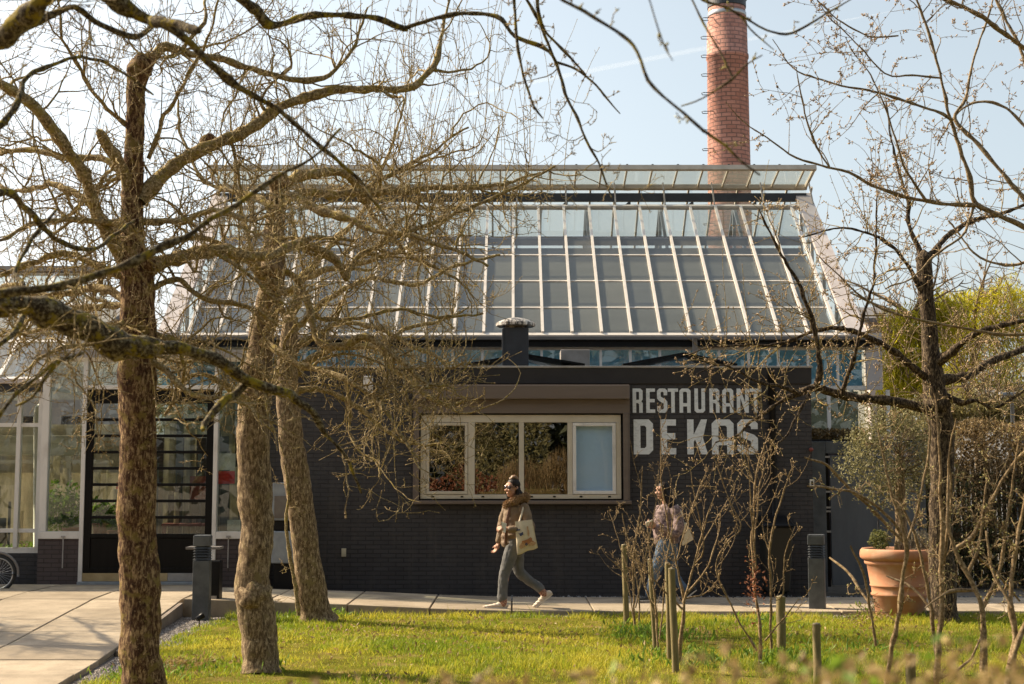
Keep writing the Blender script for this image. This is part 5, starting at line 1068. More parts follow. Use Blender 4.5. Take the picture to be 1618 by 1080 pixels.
shrub('young shrub beside the leftmost wooden stake, left of the second woman', [[(1003, 988, 5), (1001, 893, 4.4), (1011, 808, 3.4), (1015, 735, 2)], [(1010, 1000, 4), (1008, 932, 3.6), (995, 862, 3), (983, 812, 2)], [(1001, 975, 3), (987, 909, 2.6), (960, 880, 1.6), (948, 862, 1)], [(1004, 960, 3.4), (1022, 870, 3), (1036, 800, 2.2), (1040, 742, 1.4)], [(1003, 930, 3), (976, 850, 2), (962, 810, 1.2)]], 15.9, 201)
shrub('young shrub behind the second stake from the left, covering the second woman', [[(1040, 1028, 5), (1036, 956, 4.4), (1027, 878, 3.6), (1024, 825, 2)], [(1042, 1010, 4), (1052, 900, 3.4), (1061, 840, 2.6), (1066, 770, 1.6)], [(1038, 980, 3), (1012, 900, 2.4), (1000, 850, 1.4)]], 14.0, 202)
shrub('tall forked young shrub in front of the two touching stakes', [[(1074, 1060, 9), (1076, 1005, 8), (1081, 948, 6.5), (1066, 878, 4.6), (1053, 816, 3.6), (1045, 738, 2.8), (1042, 655, 1.4)], [(1080, 952, 5.5), (1100, 878, 4.2), (1116, 816, 3), (1129, 782, 1.6)], [(1083, 940, 5), (1116, 900, 3.6), (1132, 855, 2.8), (1138, 824, 1.4)], [(1078, 962, 4), (1038, 921, 3), (1003, 876, 1.8)], [(1085, 945, 4), (1108, 938, 2.6), (1128, 926, 1.6)], [(1098, 890, 3.4), (1112, 870, 3.2), (1104, 816, 2.6), (1090, 738, 1.6)], [(1068, 890, 3), (1092, 804, 2.6), (1121, 735, 1.6)], [(1096, 892, 3), (1120, 840, 2.4), (1150, 790, 1.5)]], 13.0, 203)
shrub('young shrub with a clump of dead red leaves, in front of the drainpipe', [[(1201, 1060, 9), (1200, 987, 7.5), (1193, 932, 6), (1188, 855, 5), (1190, 816, 4.4), (1197, 738, 3.4), (1219, 678, 1.8)], [(1219, 1024, 5.5), (1218, 930, 5), (1217, 855, 4.4), (1240, 773, 3.2), (1254, 735, 2)], [(1196, 1028, 4.5), (1147, 940, 4), (1131, 893, 3.4), (1150, 855, 3), (1170, 831, 2.8), (1148, 780, 2.4), (1131, 730, 2.4), (1122, 716, 1.4)], [(1209, 1012, 4), (1240, 975, 3.2), (1262, 945, 2)], [(1192, 860, 4), (1200, 770, 3), (1214, 720, 1.8)], [(1195, 900, 4), (1185, 780, 2.6), (1182, 700, 1.6)], [(1226, 948, 3), (1238, 938, 2.8), (1240, 878, 2.2), (1256, 831, 1.4)]], 12.9, 204, leafc=lambda rng: P(1190, 925, 12.9) + rng.normal(size=(150, 3)) * (.045, .05, .14))
RS = .78
shrub('knobbly young shrub in front of the right-hand bollard, arching left across the grey gate', [[(1396, 1130, 6), (1402, 1061, 5.4), (1418, 984, 5), (1428, 902, 4.6), (1432, 858, 4.4), (1406, 765, 3), (1388, 680, 1.8)], [(1432, 860, 4), (1395, 822, 3.4), (1358, 787, 3), (1328, 755, 2.6), (1306, 733, 2.2), (1272, 722, 1.8)], [(1430, 852, 3.4), (1400, 812, 3), (1350, 778, 2.6), (1308, 770, 2.2), (1275, 768, 1.6)], [(1384, 1020, 3), (1366, 917, 2.6), (1343, 862, 1.6)], [(1372, 950, 3), (1340, 905, 2.6), (1312, 880, 1.8)], [(1433, 856, 3), (1452, 790, 2.6), (1470, 700, 2), (1462, 640, 1.4)]], 9.6, 205, budm='bud_green', tw=dict(dens=4, L1=(.07, .28), r1=.004, n2=3, n3=3, bud=.006, up=.06, wig=.16, L2=(.03, .12)))
shrub('tall pale-stemmed young shrub right in front of the dark tree trunk', [[(1478, 1130, 6.5), (1481, 1058, 6), (1484, 995, 5.6), (1489, 921, 5), (1488, 850, 4.6), (1486, 790, 4), (1483, 680, 2.6), (1476, 620, 1.6)], [(1480, 1036, 4), (1470, 960, 3.6), (1461, 902, 3.2), (1439, 828, 2.6), (1400, 762, 1.6)], [(1489, 900, 4), (1503, 800, 3.2), (1500, 720, 2.2), (1510, 660, 1.4)], [(1480, 1075, 3), (1530, 1045, 2.6), (1552, 1000, 1.8)], [(1484, 975, 3.4), (1440, 930, 2.6), (1400, 910, 1.6)]], 10.2, 206, budm='bud_green', tw=dict(dens=4, L1=(.08, .3), r1=.004, n2=3, n3=3, bud=.006, up=.06, wig=.16, L2=(.03, .12)))
shrub('widely forked young shrub at the right edge with yellow-green buds', [[(1553, 1140, 7), (1554, 1075, 6.4), (1554, 969, 6), (1538, 926, 5.4), (1506, 865, 4.6), (1496, 817, 3.6), (1500, 740, 2.2)], [(1508, 868, 5), (1536, 847, 4.4), (1552, 815, 4.2), (1569, 787, 3.8), (1598, 736, 3), (1625, 705, 2)], [(1552, 960, 5), (1580, 900, 3.8), (1590, 830, 3.2), (1600, 770, 2.4), (1610, 690, 1.6)], [(1540, 932, 4), (1500, 935, 3), (1460, 962, 1.8)], [(1545, 880, 3), (1575, 905, 3), (1610, 950, 2)], [(1530, 905, 4), (1546, 860, 2.8), (1558, 750, 1.8)]], 9.4, 207, budm='bud_green', tw=dict(dens=4.5, L1=(.07, .3), r1=.004, n2=3, n3=4, bud=.0065, up=.06, wig=.18, L2=(.03, .12)))
shrub('young shrub cut by the right edge of the view, stems thick and close', [[(1588, 1160, 9), (1591, 1080, 8), (1606, 1013, 7), (1596, 947, 5.4), (1606, 858, 4.4), (1622, 770, 3)], [(1596, 1050, 6), (1622, 985, 5), (1660, 930, 4)], [(1600, 960, 4), (1570, 900, 3), (1560, 840, 2)]], 8.4, 208, budm='bud_green', tw=dict(dens=4.5, L1=(.07, .25), r1=.004, n2=3, n3=3, bud=.006, up=.06, wig=.18, L2=(.03, .1)))
STG = 'wooden stakes beside the young shrubs'
def stake(px, ytop, ybase, wpx, label, Y=None, tilt=0):
    g = G(px, ybase, -.05) if Y is None else P(px, ybase, Y); Y = g[1]; r_ = wpx * .43 * Y / F; zt_ = zat(ytop, Y); base = (g[0], g[1], -.12)
    th_ = thing('wooden_stake', label, 'stake', base, STG); a = Acc(); H = zt_ + .12
    p = np.array([(tilt * H * i / 11, .004 * math.sin(i), H * i / 11) for i in range(12)]); rr_ = np.full(12, r_)
    bark_tube(a, p, rr_, 14, .10, px, 0, 18); o = link('post', a.mesh('post'), 'stake', th_, True)
    MB().lathe([(r_ * .97, 0), (r_ * .9, .012), (.004, .016)], 14, (p[-1][0], p[-1][1], H - .003)).build('cut_end', 'stake_top', th_, True, local=True)
stake(990, 861, 987, 10.5, 'tall greenish stake, leftmost of the row, left of the second woman', tilt=-.02)
stake(1036, 884, 1024, 9.5, 'slightly leaning stake just in front of the second woman', tilt=-.05)
stake(1058, 890, 1046, 10, 'taller and thinner of the two touching stakes', tilt=-.01)
stake(1068, 899, 1062, 13, 'thicker front one of the two touching stakes', tilt=-.03)
stake(1235, 943, 1030, 17, 'stout stake with a pale sawn top, left of the right-hand bollard')
stake(1292, 986, 1086, 15, 'stake half hidden by the hedge, directly below the right-hand bollard')
stake(1441, 1035, 1128, 18, 'short thick stake just above the hedge, below the terracotta pot')
RS = 1.0
# ================================================================ FOREGROUND HEDGE
def hedge_front():
    rng = np.random.default_rng(61); n = 15000; x = rng.uniform(-.9, 1.3, n); Y = rng.uniform(1.45, 2.05, n)
    top = 1.6 - (np.interp(x / 1.75 * F + CX, [0, 400, 800, 1050, 1200, 1400, 1618, 2200], [1125, 1112, 1085, 1062, 1044, 1036, 1022, 1010]) - 760) / (F / 1.75)
    u = rng.uniform(0, 1, n) ** .6; lump = np.array([mnoise.noise((a * 5, b_ * 5, 2)) for a, b_ in zip(x, Y)])
    z = top - .01 + .035 * lump - (1 - u) * .75
    C = np.c_[x, Y, z]; t = thing('clipped_hedge', 'low blurred hedge with pale brown leaves along the bottom edge, closest to the camera', 'hedge', (.3, 1.75, -.1))
    V, Q, tn = leaves(C, .022, rng, aspect=.6); link('foliage', mesh_np('foliage', V, Q, None, tn, False), 'hedge_leaf', t)
    k = rng.choice(n, 1100); V, Q, tn = leaves(C[k] + (0, 0, .008), .024, rng, aspect=.6); link('new_leaves', mesh_np('new_leaves', V, Q, None, tn, False), 'green_leaf', t)
    m_ = 520; i = rng.choice(n, m_); st = C[i] * (1, 1, 0) + np.c_[np.zeros((m_, 2)), np.full(m_, -.1)]; Lh = np.maximum(.2, C[i, 2] + .1 + rng.uniform(-.05, .03, m_))
    A = grow(st, np.c_[rng.normal(size=(m_, 2)) * .06, np.ones(m_)], Lh, np.full(m_, .004), 6, .05, .1, rng); a = Acc(); a.quads(*tube_batch(*A, 5), 0); link('stems', a.mesh('stems'), 'twig_tan', t)
hedge_front()
# ================================================================ STREET FURNITURE, POT, BIN
def bollard(px, ytop, ybase, label, rz, Y=None):
    g = G(px, ybase, -.06); H = zat(ytop, g[1]) + .06
    b_ = thing('bollard_light', label, 'bollard lamp', (g[0], g[1], -.06), 'square bollard lamps', rz); w_ = .10; k0, k1 = H * .70, H * .87
    MB().box(-w_, w_, -w_, w_, -.05, k0).build('post', 'anthracite', b_, bevel=.006, local=True)
    q = MB()
    for i in range(5):
        z = k0 + .012 + i * (k1 - k0 - .02) / 4.6; q.add([(-w_ * 1.03, -w_ * 1.03, z), (w_ * 1.03, -w_ * 1.03, z), (w_ * 1.03, w_ * 1.03, z), (-w_ * 1.03, w_ * 1.03, z), (-w_ * .8, -w_ * .8, z + .022), (w_ * .8, -w_ * .8, z + .022), (w_ * .8, w_ * .8, z + .022), (-w_ * .8, w_ * .8, z + .022)],
            [(0, 3, 2, 1), (4, 5, 6, 7), (0, 1, 5, 4), (1, 2, 6, 5), (2, 3, 7, 6), (3, 0, 4, 7)])
    q.build('louvre', 'anthracite', b_, local=True)
    MB().box(-w_ * .6, w_ * .6, -w_ * .6, w_ * .6, k0 + .001, k1 - .001).build('lamp_core', 'black', b_, local=True)
    MB().box(-w_ * 1.02, w_ * 1.02, -w_ * 1.02, w_ * 1.02, k1, H - .012).box(-w_ * .98, w_ * .98, -w_ * .98, w_ * .98, H - .0119, H).build('cap', 'anthracite', b_, bevel=.006, local=True)
bollard(318, 845, 978, 'grey square bollard lamp at the left, beside the ramp and the slim black bin', R(4))
bollard(1292, 844, 968, 'grey square bollard lamp at the right, in front of the grey gate', R(-17))
YB2 = 18.1; bx = xat(341, 920, YB2)
t_ = thing('ashtray_post', 'slim black bin with a flat metal plate on top, just behind the left bollard lamp', 'bin', (bx, YB2, -.05))
MB().box(bx - .075, bx + .065, YB2 - .1, YB2 + .1, walk_z(bx) - .2, zat(885, YB2)).build('body', 'black', t_, bevel=.012)
MB().box(xat(297, 866, YB2 + .15), xat(350, 866, YB2 + .15), YB2 + .02, YB2 + .3, zat(868, YB2), zat(864, YB2)).build('plate', 'gutter', t_, bevel=.004)
MB().tube([(xat(324, 866, YB2 + .15), YB2 + .16, -.1), (xat(324, 866, YB2 + .15), YB2 + .16, zat(868, YB2))], .03, 8).build('pole', 'black', t_)
MB().box(xat(333, 940, YB2) - .02, xat(345, 940, YB2), YB2 - .115, YB2 - .101, zat(950, YB2), zat(940, YB2)).build('plaque', 'coping', t_)
g = G(315, 988, -.05)
t_ = thing('garden_spotlight', 'tiny black spike spotlight in the gravel below the left bollard lamp', 'spotlight', tuple(g))
MB().tube([g + (0, 0, -.06), g + (0, 0, .07)], .007, 6).build('spike', 'black', t_)
MB().tube([g + (-.03, -.02, .07), g + (.035, .03, .115)], [.026, .034], 12).build('lamp_head', 'black', t_, smooth=True)
MB().tube([g + (0, 0, .03), g + (-.05, -.02, .045), g + (-.11, -.03, .0), g + (-.2, -.12, -.01)], .006, 6).build('cable', 'coping', t_, smooth=True)
# grey metal cabinet
YK_ = 20.05; c0, c1 = xat(429, 850, YK_), xat(473, 850, YK_)
t_ = thing('metal_cabinet', 'dented grey metal cabinet with a little glazed front, half hidden behind two trunks', 'cabinet', ((c0 + c1) / 2, YK_, .08))
MB().box(c0, c1, YK_, YK_ + .4, zat(890, YK_), zat(839, YK_)).build('lower_box', 'grey_metal', t_, bevel=.015)
MB().box(c0, c1, YK_ + .02, YK_ + .4, zat(822, YK_), zat(762, YK_)).build('upper_box', 'grey_metal', t_, bevel=.012)
MB().box(c0 + .02, c1 - .02, YK_ + .06, YK_ + .38, zat(838.5, YK_), zat(822.5, YK_)).build('recess', 'black', t_)
MB().box(c0 + .03, c1 - .03, YK_ + .005, YK_ + .019, zat(818, YK_), zat(783, YK_)).build('front_window', 'cabinet_dark', t_, bevel=.004)
MB().box(c0 + .03, c1 - .03, YK_ + .06, YK_ + .38, .03, zat(890.5, YK_)).build('base', 'black', t_)
# terracotta pot and what grows in it
YT = 17.75; tx = xat(1421, 920, YT); zb0 = -.055; zr = zat(866, YT); H = zr - zb0; R1 = (xat(1481, 875, YT) - xat(1361, 875, YT)) / 2; R0 = R1 * .60
t_ = thing('terracotta_pot', 'big ringed terracotta pot at the edge of the footpath, beside the dark tree trunk', 'pot', (tx, YT, zb0))
f_ = lambda z: R0 + (R1 * .90 - R0) * z / H
MB().lathe([(R0, 0), (R0 + .01, .01), (f_(H * .30), H * .30), (f_(H * .31) + .018, H * .315), (f_(H * .34) + .018, H * .34), (f_(H * .355), H * .357), (f_(H * .44), H * .44), (f_(H * .44) + .012, H * .45), (f_(H * .46) + .012, H * .465), (f_(H * .48), H * .475), (f_(H * .76), H * .76), (f_(H * .78) + .022, H * .775), (f_(H * .80) + .024, H * .81), (f_(H * .80) + .01, H * .825), (R1 * .94, H * .84), (R1 * .995, H * .87), (R1, H * .92), (R1 * .985, H * .97), (R1 * .94, H), (R1 * .88, H * .99), (R1 * .86, H * .93)], 64, (tx, YT, zb0)).build('body', 'terracotta', t_, smooth=True)
MB().lathe([(R1 * .855, 0), (R1 * .85, .02)], 40, (tx, YT, zb0 + H * .92)).build('soil', 'soil', t_)
ro_ = np.random.default_rng(81); Yo = 17.8
def growth(label, name, cat, c, r, n, size, mt, asp, hollow, loc, stem=True, lump=.3, droop=None):
    th_ = thing(name, label, cat, loc); V, Q, tn = leaves(blob(ro_, n, c, r, hollow, lump), size, ro_, aspect=asp, droop=droop); link('foliage', mesh_np('foliage', V, Q, None, tn, False), mt, th_); return th_
c = P(1390, 853, Yo); growth('small round clipped green shrub in the left side of the terracotta pot', 'dwarf_shrub', 'shrub', tuple(c), (.12, .12, .12), 1100, .026, 'box_leaf', .5, .5, tuple(c - (0, 0, .13)))
c = P(1451, 858, Yo); growth('low greyish lavender clump in the right side of the terracotta pot', 'lavender', 'plant', tuple(c), (.22, .2, .13), 1500, .06, 'lav_leaf', .16, .2, tuple(c - (0, 0, .13)), droop=(0, 0, .9))
cc = P(1405, 722, Yo); om = thing('olive_tree', 'small olive tree with a dense grey-green crown growing in the terracotta pot', 'tree', (tx, YT, zr - .06))
a = Acc(); p_, r_ = l([(1424, 872, 11), (1425, 830, 9), (1422, 790, 8), (1424, 750, 7), (1416, 712, 4)], Yo, Yo, .006, 3, .04); bark_tube(a, p_, r_, 14, .12, 4, 0, 14); link('trunk', a.mesh('trunk'), 'bark_grey', om)
a = Acc(); rr = np.random.default_rng(4); st = np.repeat(p_[-8:-1], 12, 0); A = grow(st, rr.normal(size=(len(st), 3)) + (0, 0, .35), rr.uniform(.3, .62, len(st)), np.full(len(st), .007), 7, .18, .02, rr); a.quads(*tube_batch(*A, 5), 0)
link('limbs', a.mesh('limbs'), 'bark_grey', om)
cl = [P(x, y, Yo + d) for x, y, d in ((1375, 690, 0), (1352, 735, .1), (1420, 680, .1), (1465, 700, 0), (1400, 735, -.2), (1450, 745, .1), (1385, 772, 0), (1440, 655, .2), (1390, 660, .1), (1425, 765, .2), (1360, 700, -.2), (1480, 735, .1))]
C = np.concatenate([blob(rr, 620, tuple(k), (.27, .3, .25), .1, .35, 2.2) for k in cl]); V, Q, tn = leaves(C, .046, rr, aspect=.32); link('foliage', mesh_np('foliage', V, Q, None, tn, False), 'olive_leaf', om)
# wheelie bin by the wall
Yb = 20.1; b0, b1 = xat(1208, 900, Yb), xat(1254, 900, Yb)
t_ = thing('wheelie_bin', 'dark wheelie bin standing in the shade against the black wall near the grey gate', 'bin', ((b0 + b1) / 2, Yb, 0)); q = MB(); z1 = zat(832, Yb)
q.add([(b0 + .05, Yb, .06), (b1 - .05, Yb, .06), (b1 - .05, Yb + .4, .06), (b0 + .05, Yb + .4, .06), (b0, Yb - .05, z1), (b1, Yb - .05, z1), (b1, Yb + .5, z1), (b0, Yb + .5, z1)], [(0, 3, 2, 1), (4, 5, 6, 7), (0, 1, 5, 4), (1, 2, 6, 5), (2, 3, 7, 6), (3, 0, 4, 7)])
q.build('body', 'bin_green', t_, bevel=.02)
q = MB(); q.add([(b0 - .03, Yb - .09, z1 + .002), (b1 + .03, Yb - .09, z1 + .002), (b1 + .03, Yb + .53, z1 + .002), (b0 - .03, Yb + .53, z1 + .002), (b0, Yb - .06, z1 + .05), (b1, Yb - .06, z1 + .05), (b1, Yb + .5, z1 + .15), (b0, Yb + .5, z1 + .15)], [(0, 3, 2, 1), (4, 5, 6, 7), (0, 1, 5, 4), (1, 2, 6, 5), (2, 3, 7, 6), (3, 0, 4, 7)])
q.build('lid', 'black', t_, bevel=.02)
for x in (b0 + .06, b1 - .06): MB().tube([(x - .03, Yb + .42, .10), (x + .03, Yb + .42, .10)], .10, 16).build('wheel', 'rubber', t_, smooth=False)
MB().tube([(b0 + .05, Yb + .56, z1 + .02), (b1 - .05, Yb + .56, z1 + .02)], .014, 8).build('handle', 'black', t_)
# grey gate right of the building
YGt = 21.6; g0, g1 = xat(1300, 800, YGt), xat(1452, 800, YGt); zt1 = zat(697, YGt); zd = zat(716, YGt)
t_ = thing('grey_gate', 'wide plain grey gate in a dark frame between the black building and the olive tree', 'gate', ((g0 + g1) / 2, YGt, 0))
for a_, c_ in ((g0 + .12, (g0 + g1) / 2 + .1), ((g0 + g1) / 2 + .112, g1 - .02)): MB().box(a_, c_, YGt, YGt + .05, .05, zd - .03).build('gate_leaf', 'gate_grey', t_, bevel=.004)
MB().box(X1 + .02, g0 + .05, YGt - .02, YGt + .06, -.05, zt1).box(g0 + .051, g1, YGt - .02, YGt + .06, zd, zt1).box(g1 + .001, g1 + .1, YGt - .02, YGt + .06, -.05, zt1).build('gate_frame', 'anthracite', t_, bevel=.006)
MB().box(g0 + .051, g0 + .115, YGt + .07, YGt + .09, .02, zd).build('gate_gap', 'black', t_)
for py in (720, 768, 775, 800, 806, 838): MB().box(g0 + .05, g0 + .12, YGt - .005, YGt + .02, zat(py + 3, YGt), zat(py, YGt)).build('hinge', 'coping', t_)
MB().box(g0 - .3, g1 + .1, YGt + .06, YGt + .5, zt1 - .06, zt1 + .03).build('canopy', 'black', t_, bevel=.01)
r6 = np.random.default_rng(91); n_ = 1300; C = np.c_[r6.uniform(g0 - .25, g0 + .75, n_), r6.uniform(YGt + .1, YGt + .45, n_), zt1 + .04 + .16 * r6.uniform(0, 1, n_) ** 1.6]
leafy('dead_leaves', 'drift of brown dead leaves lying on top of the grey gate canopy', 'leaves', C, .06, 'beech_leaf', r6, .6)
# ================================================================ BICYCLE (only its right-hand wheel is in view)
Yc = 19.7; hx = xat(-4, 907, Yc); zc_ = zat(906, Yc); rw = (xat(27, 906, Yc) - hx) - .03
bk = thing('bicycle', 'black bicycle with a grey mudguard parked at the left edge before the glasshouse', 'bicycle', (hx - .5, Yc, zc_ - rw))
def ring(cx, cz, r_, th, n=40, a0=0, a1=2 * math.pi, y=0): return [(cx + r_ * math.cos(a0 + (a1 - a0) * i / n), Yc + y, cz + r_ * math.sin(a0 + (a1 - a0) * i / n)) for i in range(n + 1)]
def tor(q, pts, r_, n=8):
    return q.tube(pts, r_, n)
for k, cx in enumerate((hx, hx - 1.06)):
    q = MB(); tor(q, ring(cx, zc_, rw, 0), .019); wh = q.build('wheel', 'rubber', bk, smooth=True)
    q = MB(); tor(q, ring(cx, zc_, rw - .028, 0), .011); q.build('rim', 'steel', wh, smooth=True)
    q = MB()
    for i in range(28): a = i * 2 * math.pi / 28; q.tube([(cx, Yc + (.02 if i % 2 else -.02), zc_), (cx + (rw - .03) * math.cos(a), Yc, zc_ + (rw - .03) * math.sin(a))], .0016, 4)
    q.tube([(cx, Yc - .045, zc_), (cx, Yc + .045, zc_)], .022, 10); q.build('spokes', 'steel', wh)
    q = MB(); tor(q, ring(cx, zc_, rw + .045, 0, 24, R(-8) if k == 0 else R(20), R(150) if k == 0 else R(190)), .018, 8); q.build('mudguard', 'gutter', bk, smooth=True)
bb = (hx - .62, Yc, zc_ - .03); seat_t = (hx - .78, Yc, zc_ + .45); head_t = (hx - .22, Yc, zc_ + .52); head_b = (hx - .15, Yc, zc_ + .32)
q = MB()
for a_, b_ in ((bb, seat_t), (bb, head_b), (seat_t, head_t), (head_t, head_b)): q.tube([a_, b_], .016, 10)
for s_ in (-.05, .05): q.tube([(bb[0], Yc + s_ * .4, bb[2]), (hx - 1.06, Yc + s_, zc_)], .01, 8); q.tube([(seat_t[0], Yc + s_ * .4, seat_t[2] - .05), (hx - 1.06, Yc + s_, zc_)], .008, 8); q.tube([(head_b[0], Yc + s_, head_b[2]), (hx, Yc + s_, zc_)], .012, 8)
q.build('frame', 'black', bk, smooth=True)
MB().tube([head_t, (hx - .25, Yc, zc_ + .66)], .013, 8).tube([(hx - .36, Yc - .28, zc_ + .70), (hx - .22, Yc - .2, zc_ + .69), (hx - .2, Yc, zc_ + .67), (hx - .22, Yc + .2, zc_ + .69), (hx - .36, Yc + .28, zc_ + .70)], .012, 8).build('handlebar', 'black', bk, smooth=True)
MB().ellipsoid((hx - .84, Yc, zc_ + .60), (.13, .08, .035)).tube([seat_t, (hx - .82, Yc, zc_ + .58)], .013, 8).build('saddle', 'black', bk, smooth=True)
MB().tube([(bb[0], Yc - .06, bb[2]), (bb[0], Yc - .045, bb[2])], .09, 20).tube([(bb[0], Yc - .08, bb[2]), (bb[0] + .1, Yc - .08, bb[2] - .13)], .01, 6).box(bb[0] + .06, bb[0] + .15, Yc - .17, Yc - .09, bb[2] - .15, bb[2] - .13).build('crank', 'steel', bk)
# ================================================================ PEOPLE
def body_mesh(mb, voxel, smooth=2, name='body'):
    me = bpy.data.meshes.new(name + '_src'); me.from_pydata(mb.v, [], mb.f); me.update()
    o = bpy.data.objects.new('tmp', me); COL.objects.link(o)
    r_ = o.modifiers.new('r', 'REMESH'); r_.mode = 'VOXEL'; r_.voxel_size = voxel
    if smooth: s_ = o.modifiers.new('s', 'SMOOTH'); s_.factor = .5; s_.iterations = smooth
    out = bpy.data.meshes.new_from_object(o.evaluated_get(bpy.context.evaluated_depsgraph_get())); out.name = name
    bpy.data.objects.remove(o); bpy.data.meshes.remove(me); out.polygons.foreach_set('use_smooth', np.ones(len(out.polygons), bool)); return out
def chain(mb, pts, rad, n=14, ell=None):
    """rounded tapering limb through the joints"""
    A = np.c_[np.array(pts, float), np.array(rad, float)]; B = catmull(A, .025); mb.tube(B[:, :3], np.maximum(B[:, 3], .004), n, ell=ell)
    for i in (0, -1): mb.ellipsoid(B[i, :3], (B[i, 3],) * 3 if ell is None else (B[i, 3], B[i, 3] * ell, B[i, 3]), 12)
def hand(mb, wrist, d, pn, curl, s=1.0, thumb=1):
    """palm and five separate fingers: d = pointing direction, pn = palm normal (fingers curl towards it)"""
    d = Vector(d).normalized(); pn = Vector(pn); pn = (pn - d * pn.dot(d)).normalized(); sd_ = d.cross(pn); w_ = Vector(wrist)
    for i in range(4): o_ = (i - 1.5) * .019 * s; mb.tube([w_ + sd_ * o_ * .6, w_ + d * .05 * s + sd_ * o_, w_ + d * .09 * s + sd_ * o_], [.014 * s, .014 * s, .0125 * s], 10)
    mb.ellipsoid(w_, (.024 * s,) * 3, 10); mb.ellipsoid(w_ + d * .05 * s, (.036 * s, .036 * s, .030 * s), 12)
    for i, Lf in enumerate((.072, .082, .076, .058)):
        p = w_ + d * .088 * s + sd_ * ((i - 1.5) * .021 * s); pts = [p]; a = 0.0
        for f in (.45, .32, .23): a += curl * (1 + .08 * i); p = p + (d * math.cos(a) + pn * math.sin(a)) * Lf * f * s + sd_ * ((i - 1.5) * .0015); pts.append(p)
        mb.tube(pts, [.0095 * s, .009 * s, .008 * s, .0065 * s], 8)
        for q, r_ in zip(pts, (.0095, .009, .008, .0065)): mb.ellipsoid(q, (r_ * s,) * 3, 8)
    b0 = w_ + d * .03 * s + sd_ * thumb * -.028 * s; pts = [b0, b0 + (d * .6 - sd_ * thumb * .8 + pn * .3).normalized() * .035 * s]; pts.append(pts[-1] + (d * .9 - sd_ * thumb * .2 + pn * .4).normalized() * .03 * s)
    mb.tube(pts, [.0125 * s, .0105 * s, .008 * s], 8)
    for q, r_ in zip(pts, (.0125, .0105, .008)): mb.ellipsoid(q, (r_ * s,) * 3, 8)
def head(mb, c, yaw, s=1.0):
    """head at c looking along yaw (0 = -X, towards -Y as it grows)"""
    rot = Matrix.Rotation(yaw, 3, 'Z'); W_ = lambda x, y, z: Vector(c) + rot @ Vector((x, y, z)) * s
    E = lambda p, r_: mb.ellipsoid(W_(*p), tuple(k * s for k in r_), 16, rot=rot)
    E((.012, 0, .022), (.093, .074, .092)); E((-.025, 0, -.035), (.062, .060, .078)); E((-.052, 0, -.088), (.028, .030, .024)); E((-.06, 0, .035), (.035, .055, .04))
    mb.tube([W_(-.083, 0, .012), W_(-.105, 0, -.022), W_(-.098, 0, -.034)], [.009 * s, .0135 * s, .012 * s], 8); mb.ellipsoid(W_(-.103, 0, -.026), (.014 * s,) * 3, 8)
    E((-.084, .033, -.022), (.02, .024, .02)); E((-.084, -.033, -.022), (.02, .024, .02)); E((-.084, 0, .035), (.014, .05, .011))
    E((-.087, 0, -.058), (.012, .024, .007)); E((-.086, 0, -.067), (.012, .021, .0075))
    for y in (-.074, .074): E((.012, y, -.005), (.018, .010, .030))
    return W_, rot
def person(label, loc):
    return thing('person', label, 'person', loc)
def place(name, me, mats, parent): return link(name, me, mats, parent, True)
def fuzz(base_pts, nrm, n, ln, rng, w_=.004):
    i = rng.choice(len(base_pts), n); p = base_pts[i]; d = unit(nrm[i] + rng.normal(size=(n, 3)) * .55); a = unit(np.cross(d, rng.normal(size=(n, 3)))) * w_; L = ln * rng.uniform(.5, 1.3, n)[:, None]
    V = np.stack([p - a, p + a, p + d * L + (0, 0, -.006)], 1).reshape(-1, 3); return V, np.arange(3 * n).reshape(-1, 3)
def cloth_noise(me, amp, fr, seed=0, zs=1):
    for v in me.vertices:
        q = Vector((v.co.x * fr, v.co.y * fr, v.co.z * fr * zs + seed)); v.co += v.normal * (amp * (mnoise.noise(q) + .5 * mnoise.noise(q * 2.3)))
def shoe(mb, toe, heel, w_=.042):
    t_ = Vector(toe); h_ = Vector(heel); d = (t_ - h_); L_ = d.length; d.normalize(); side = Vector((0, 1, 0)); u = d.cross(side) if d.cross(side).z > 0 else side.cross(d)
    for f, r_, hgt in ((0, .036, .075), (.12, .040, .085), (.3, .040, .075), (.5, .041, .058), (.7, .044, .045), (.86, .042, .036), (.97, .030, .026)):
        mb.ellipsoid(h_ + d * L_ * f + u * hgt * .48, (.05, w_ * r_ / .042, hgt * .5), 12)
    return d, u
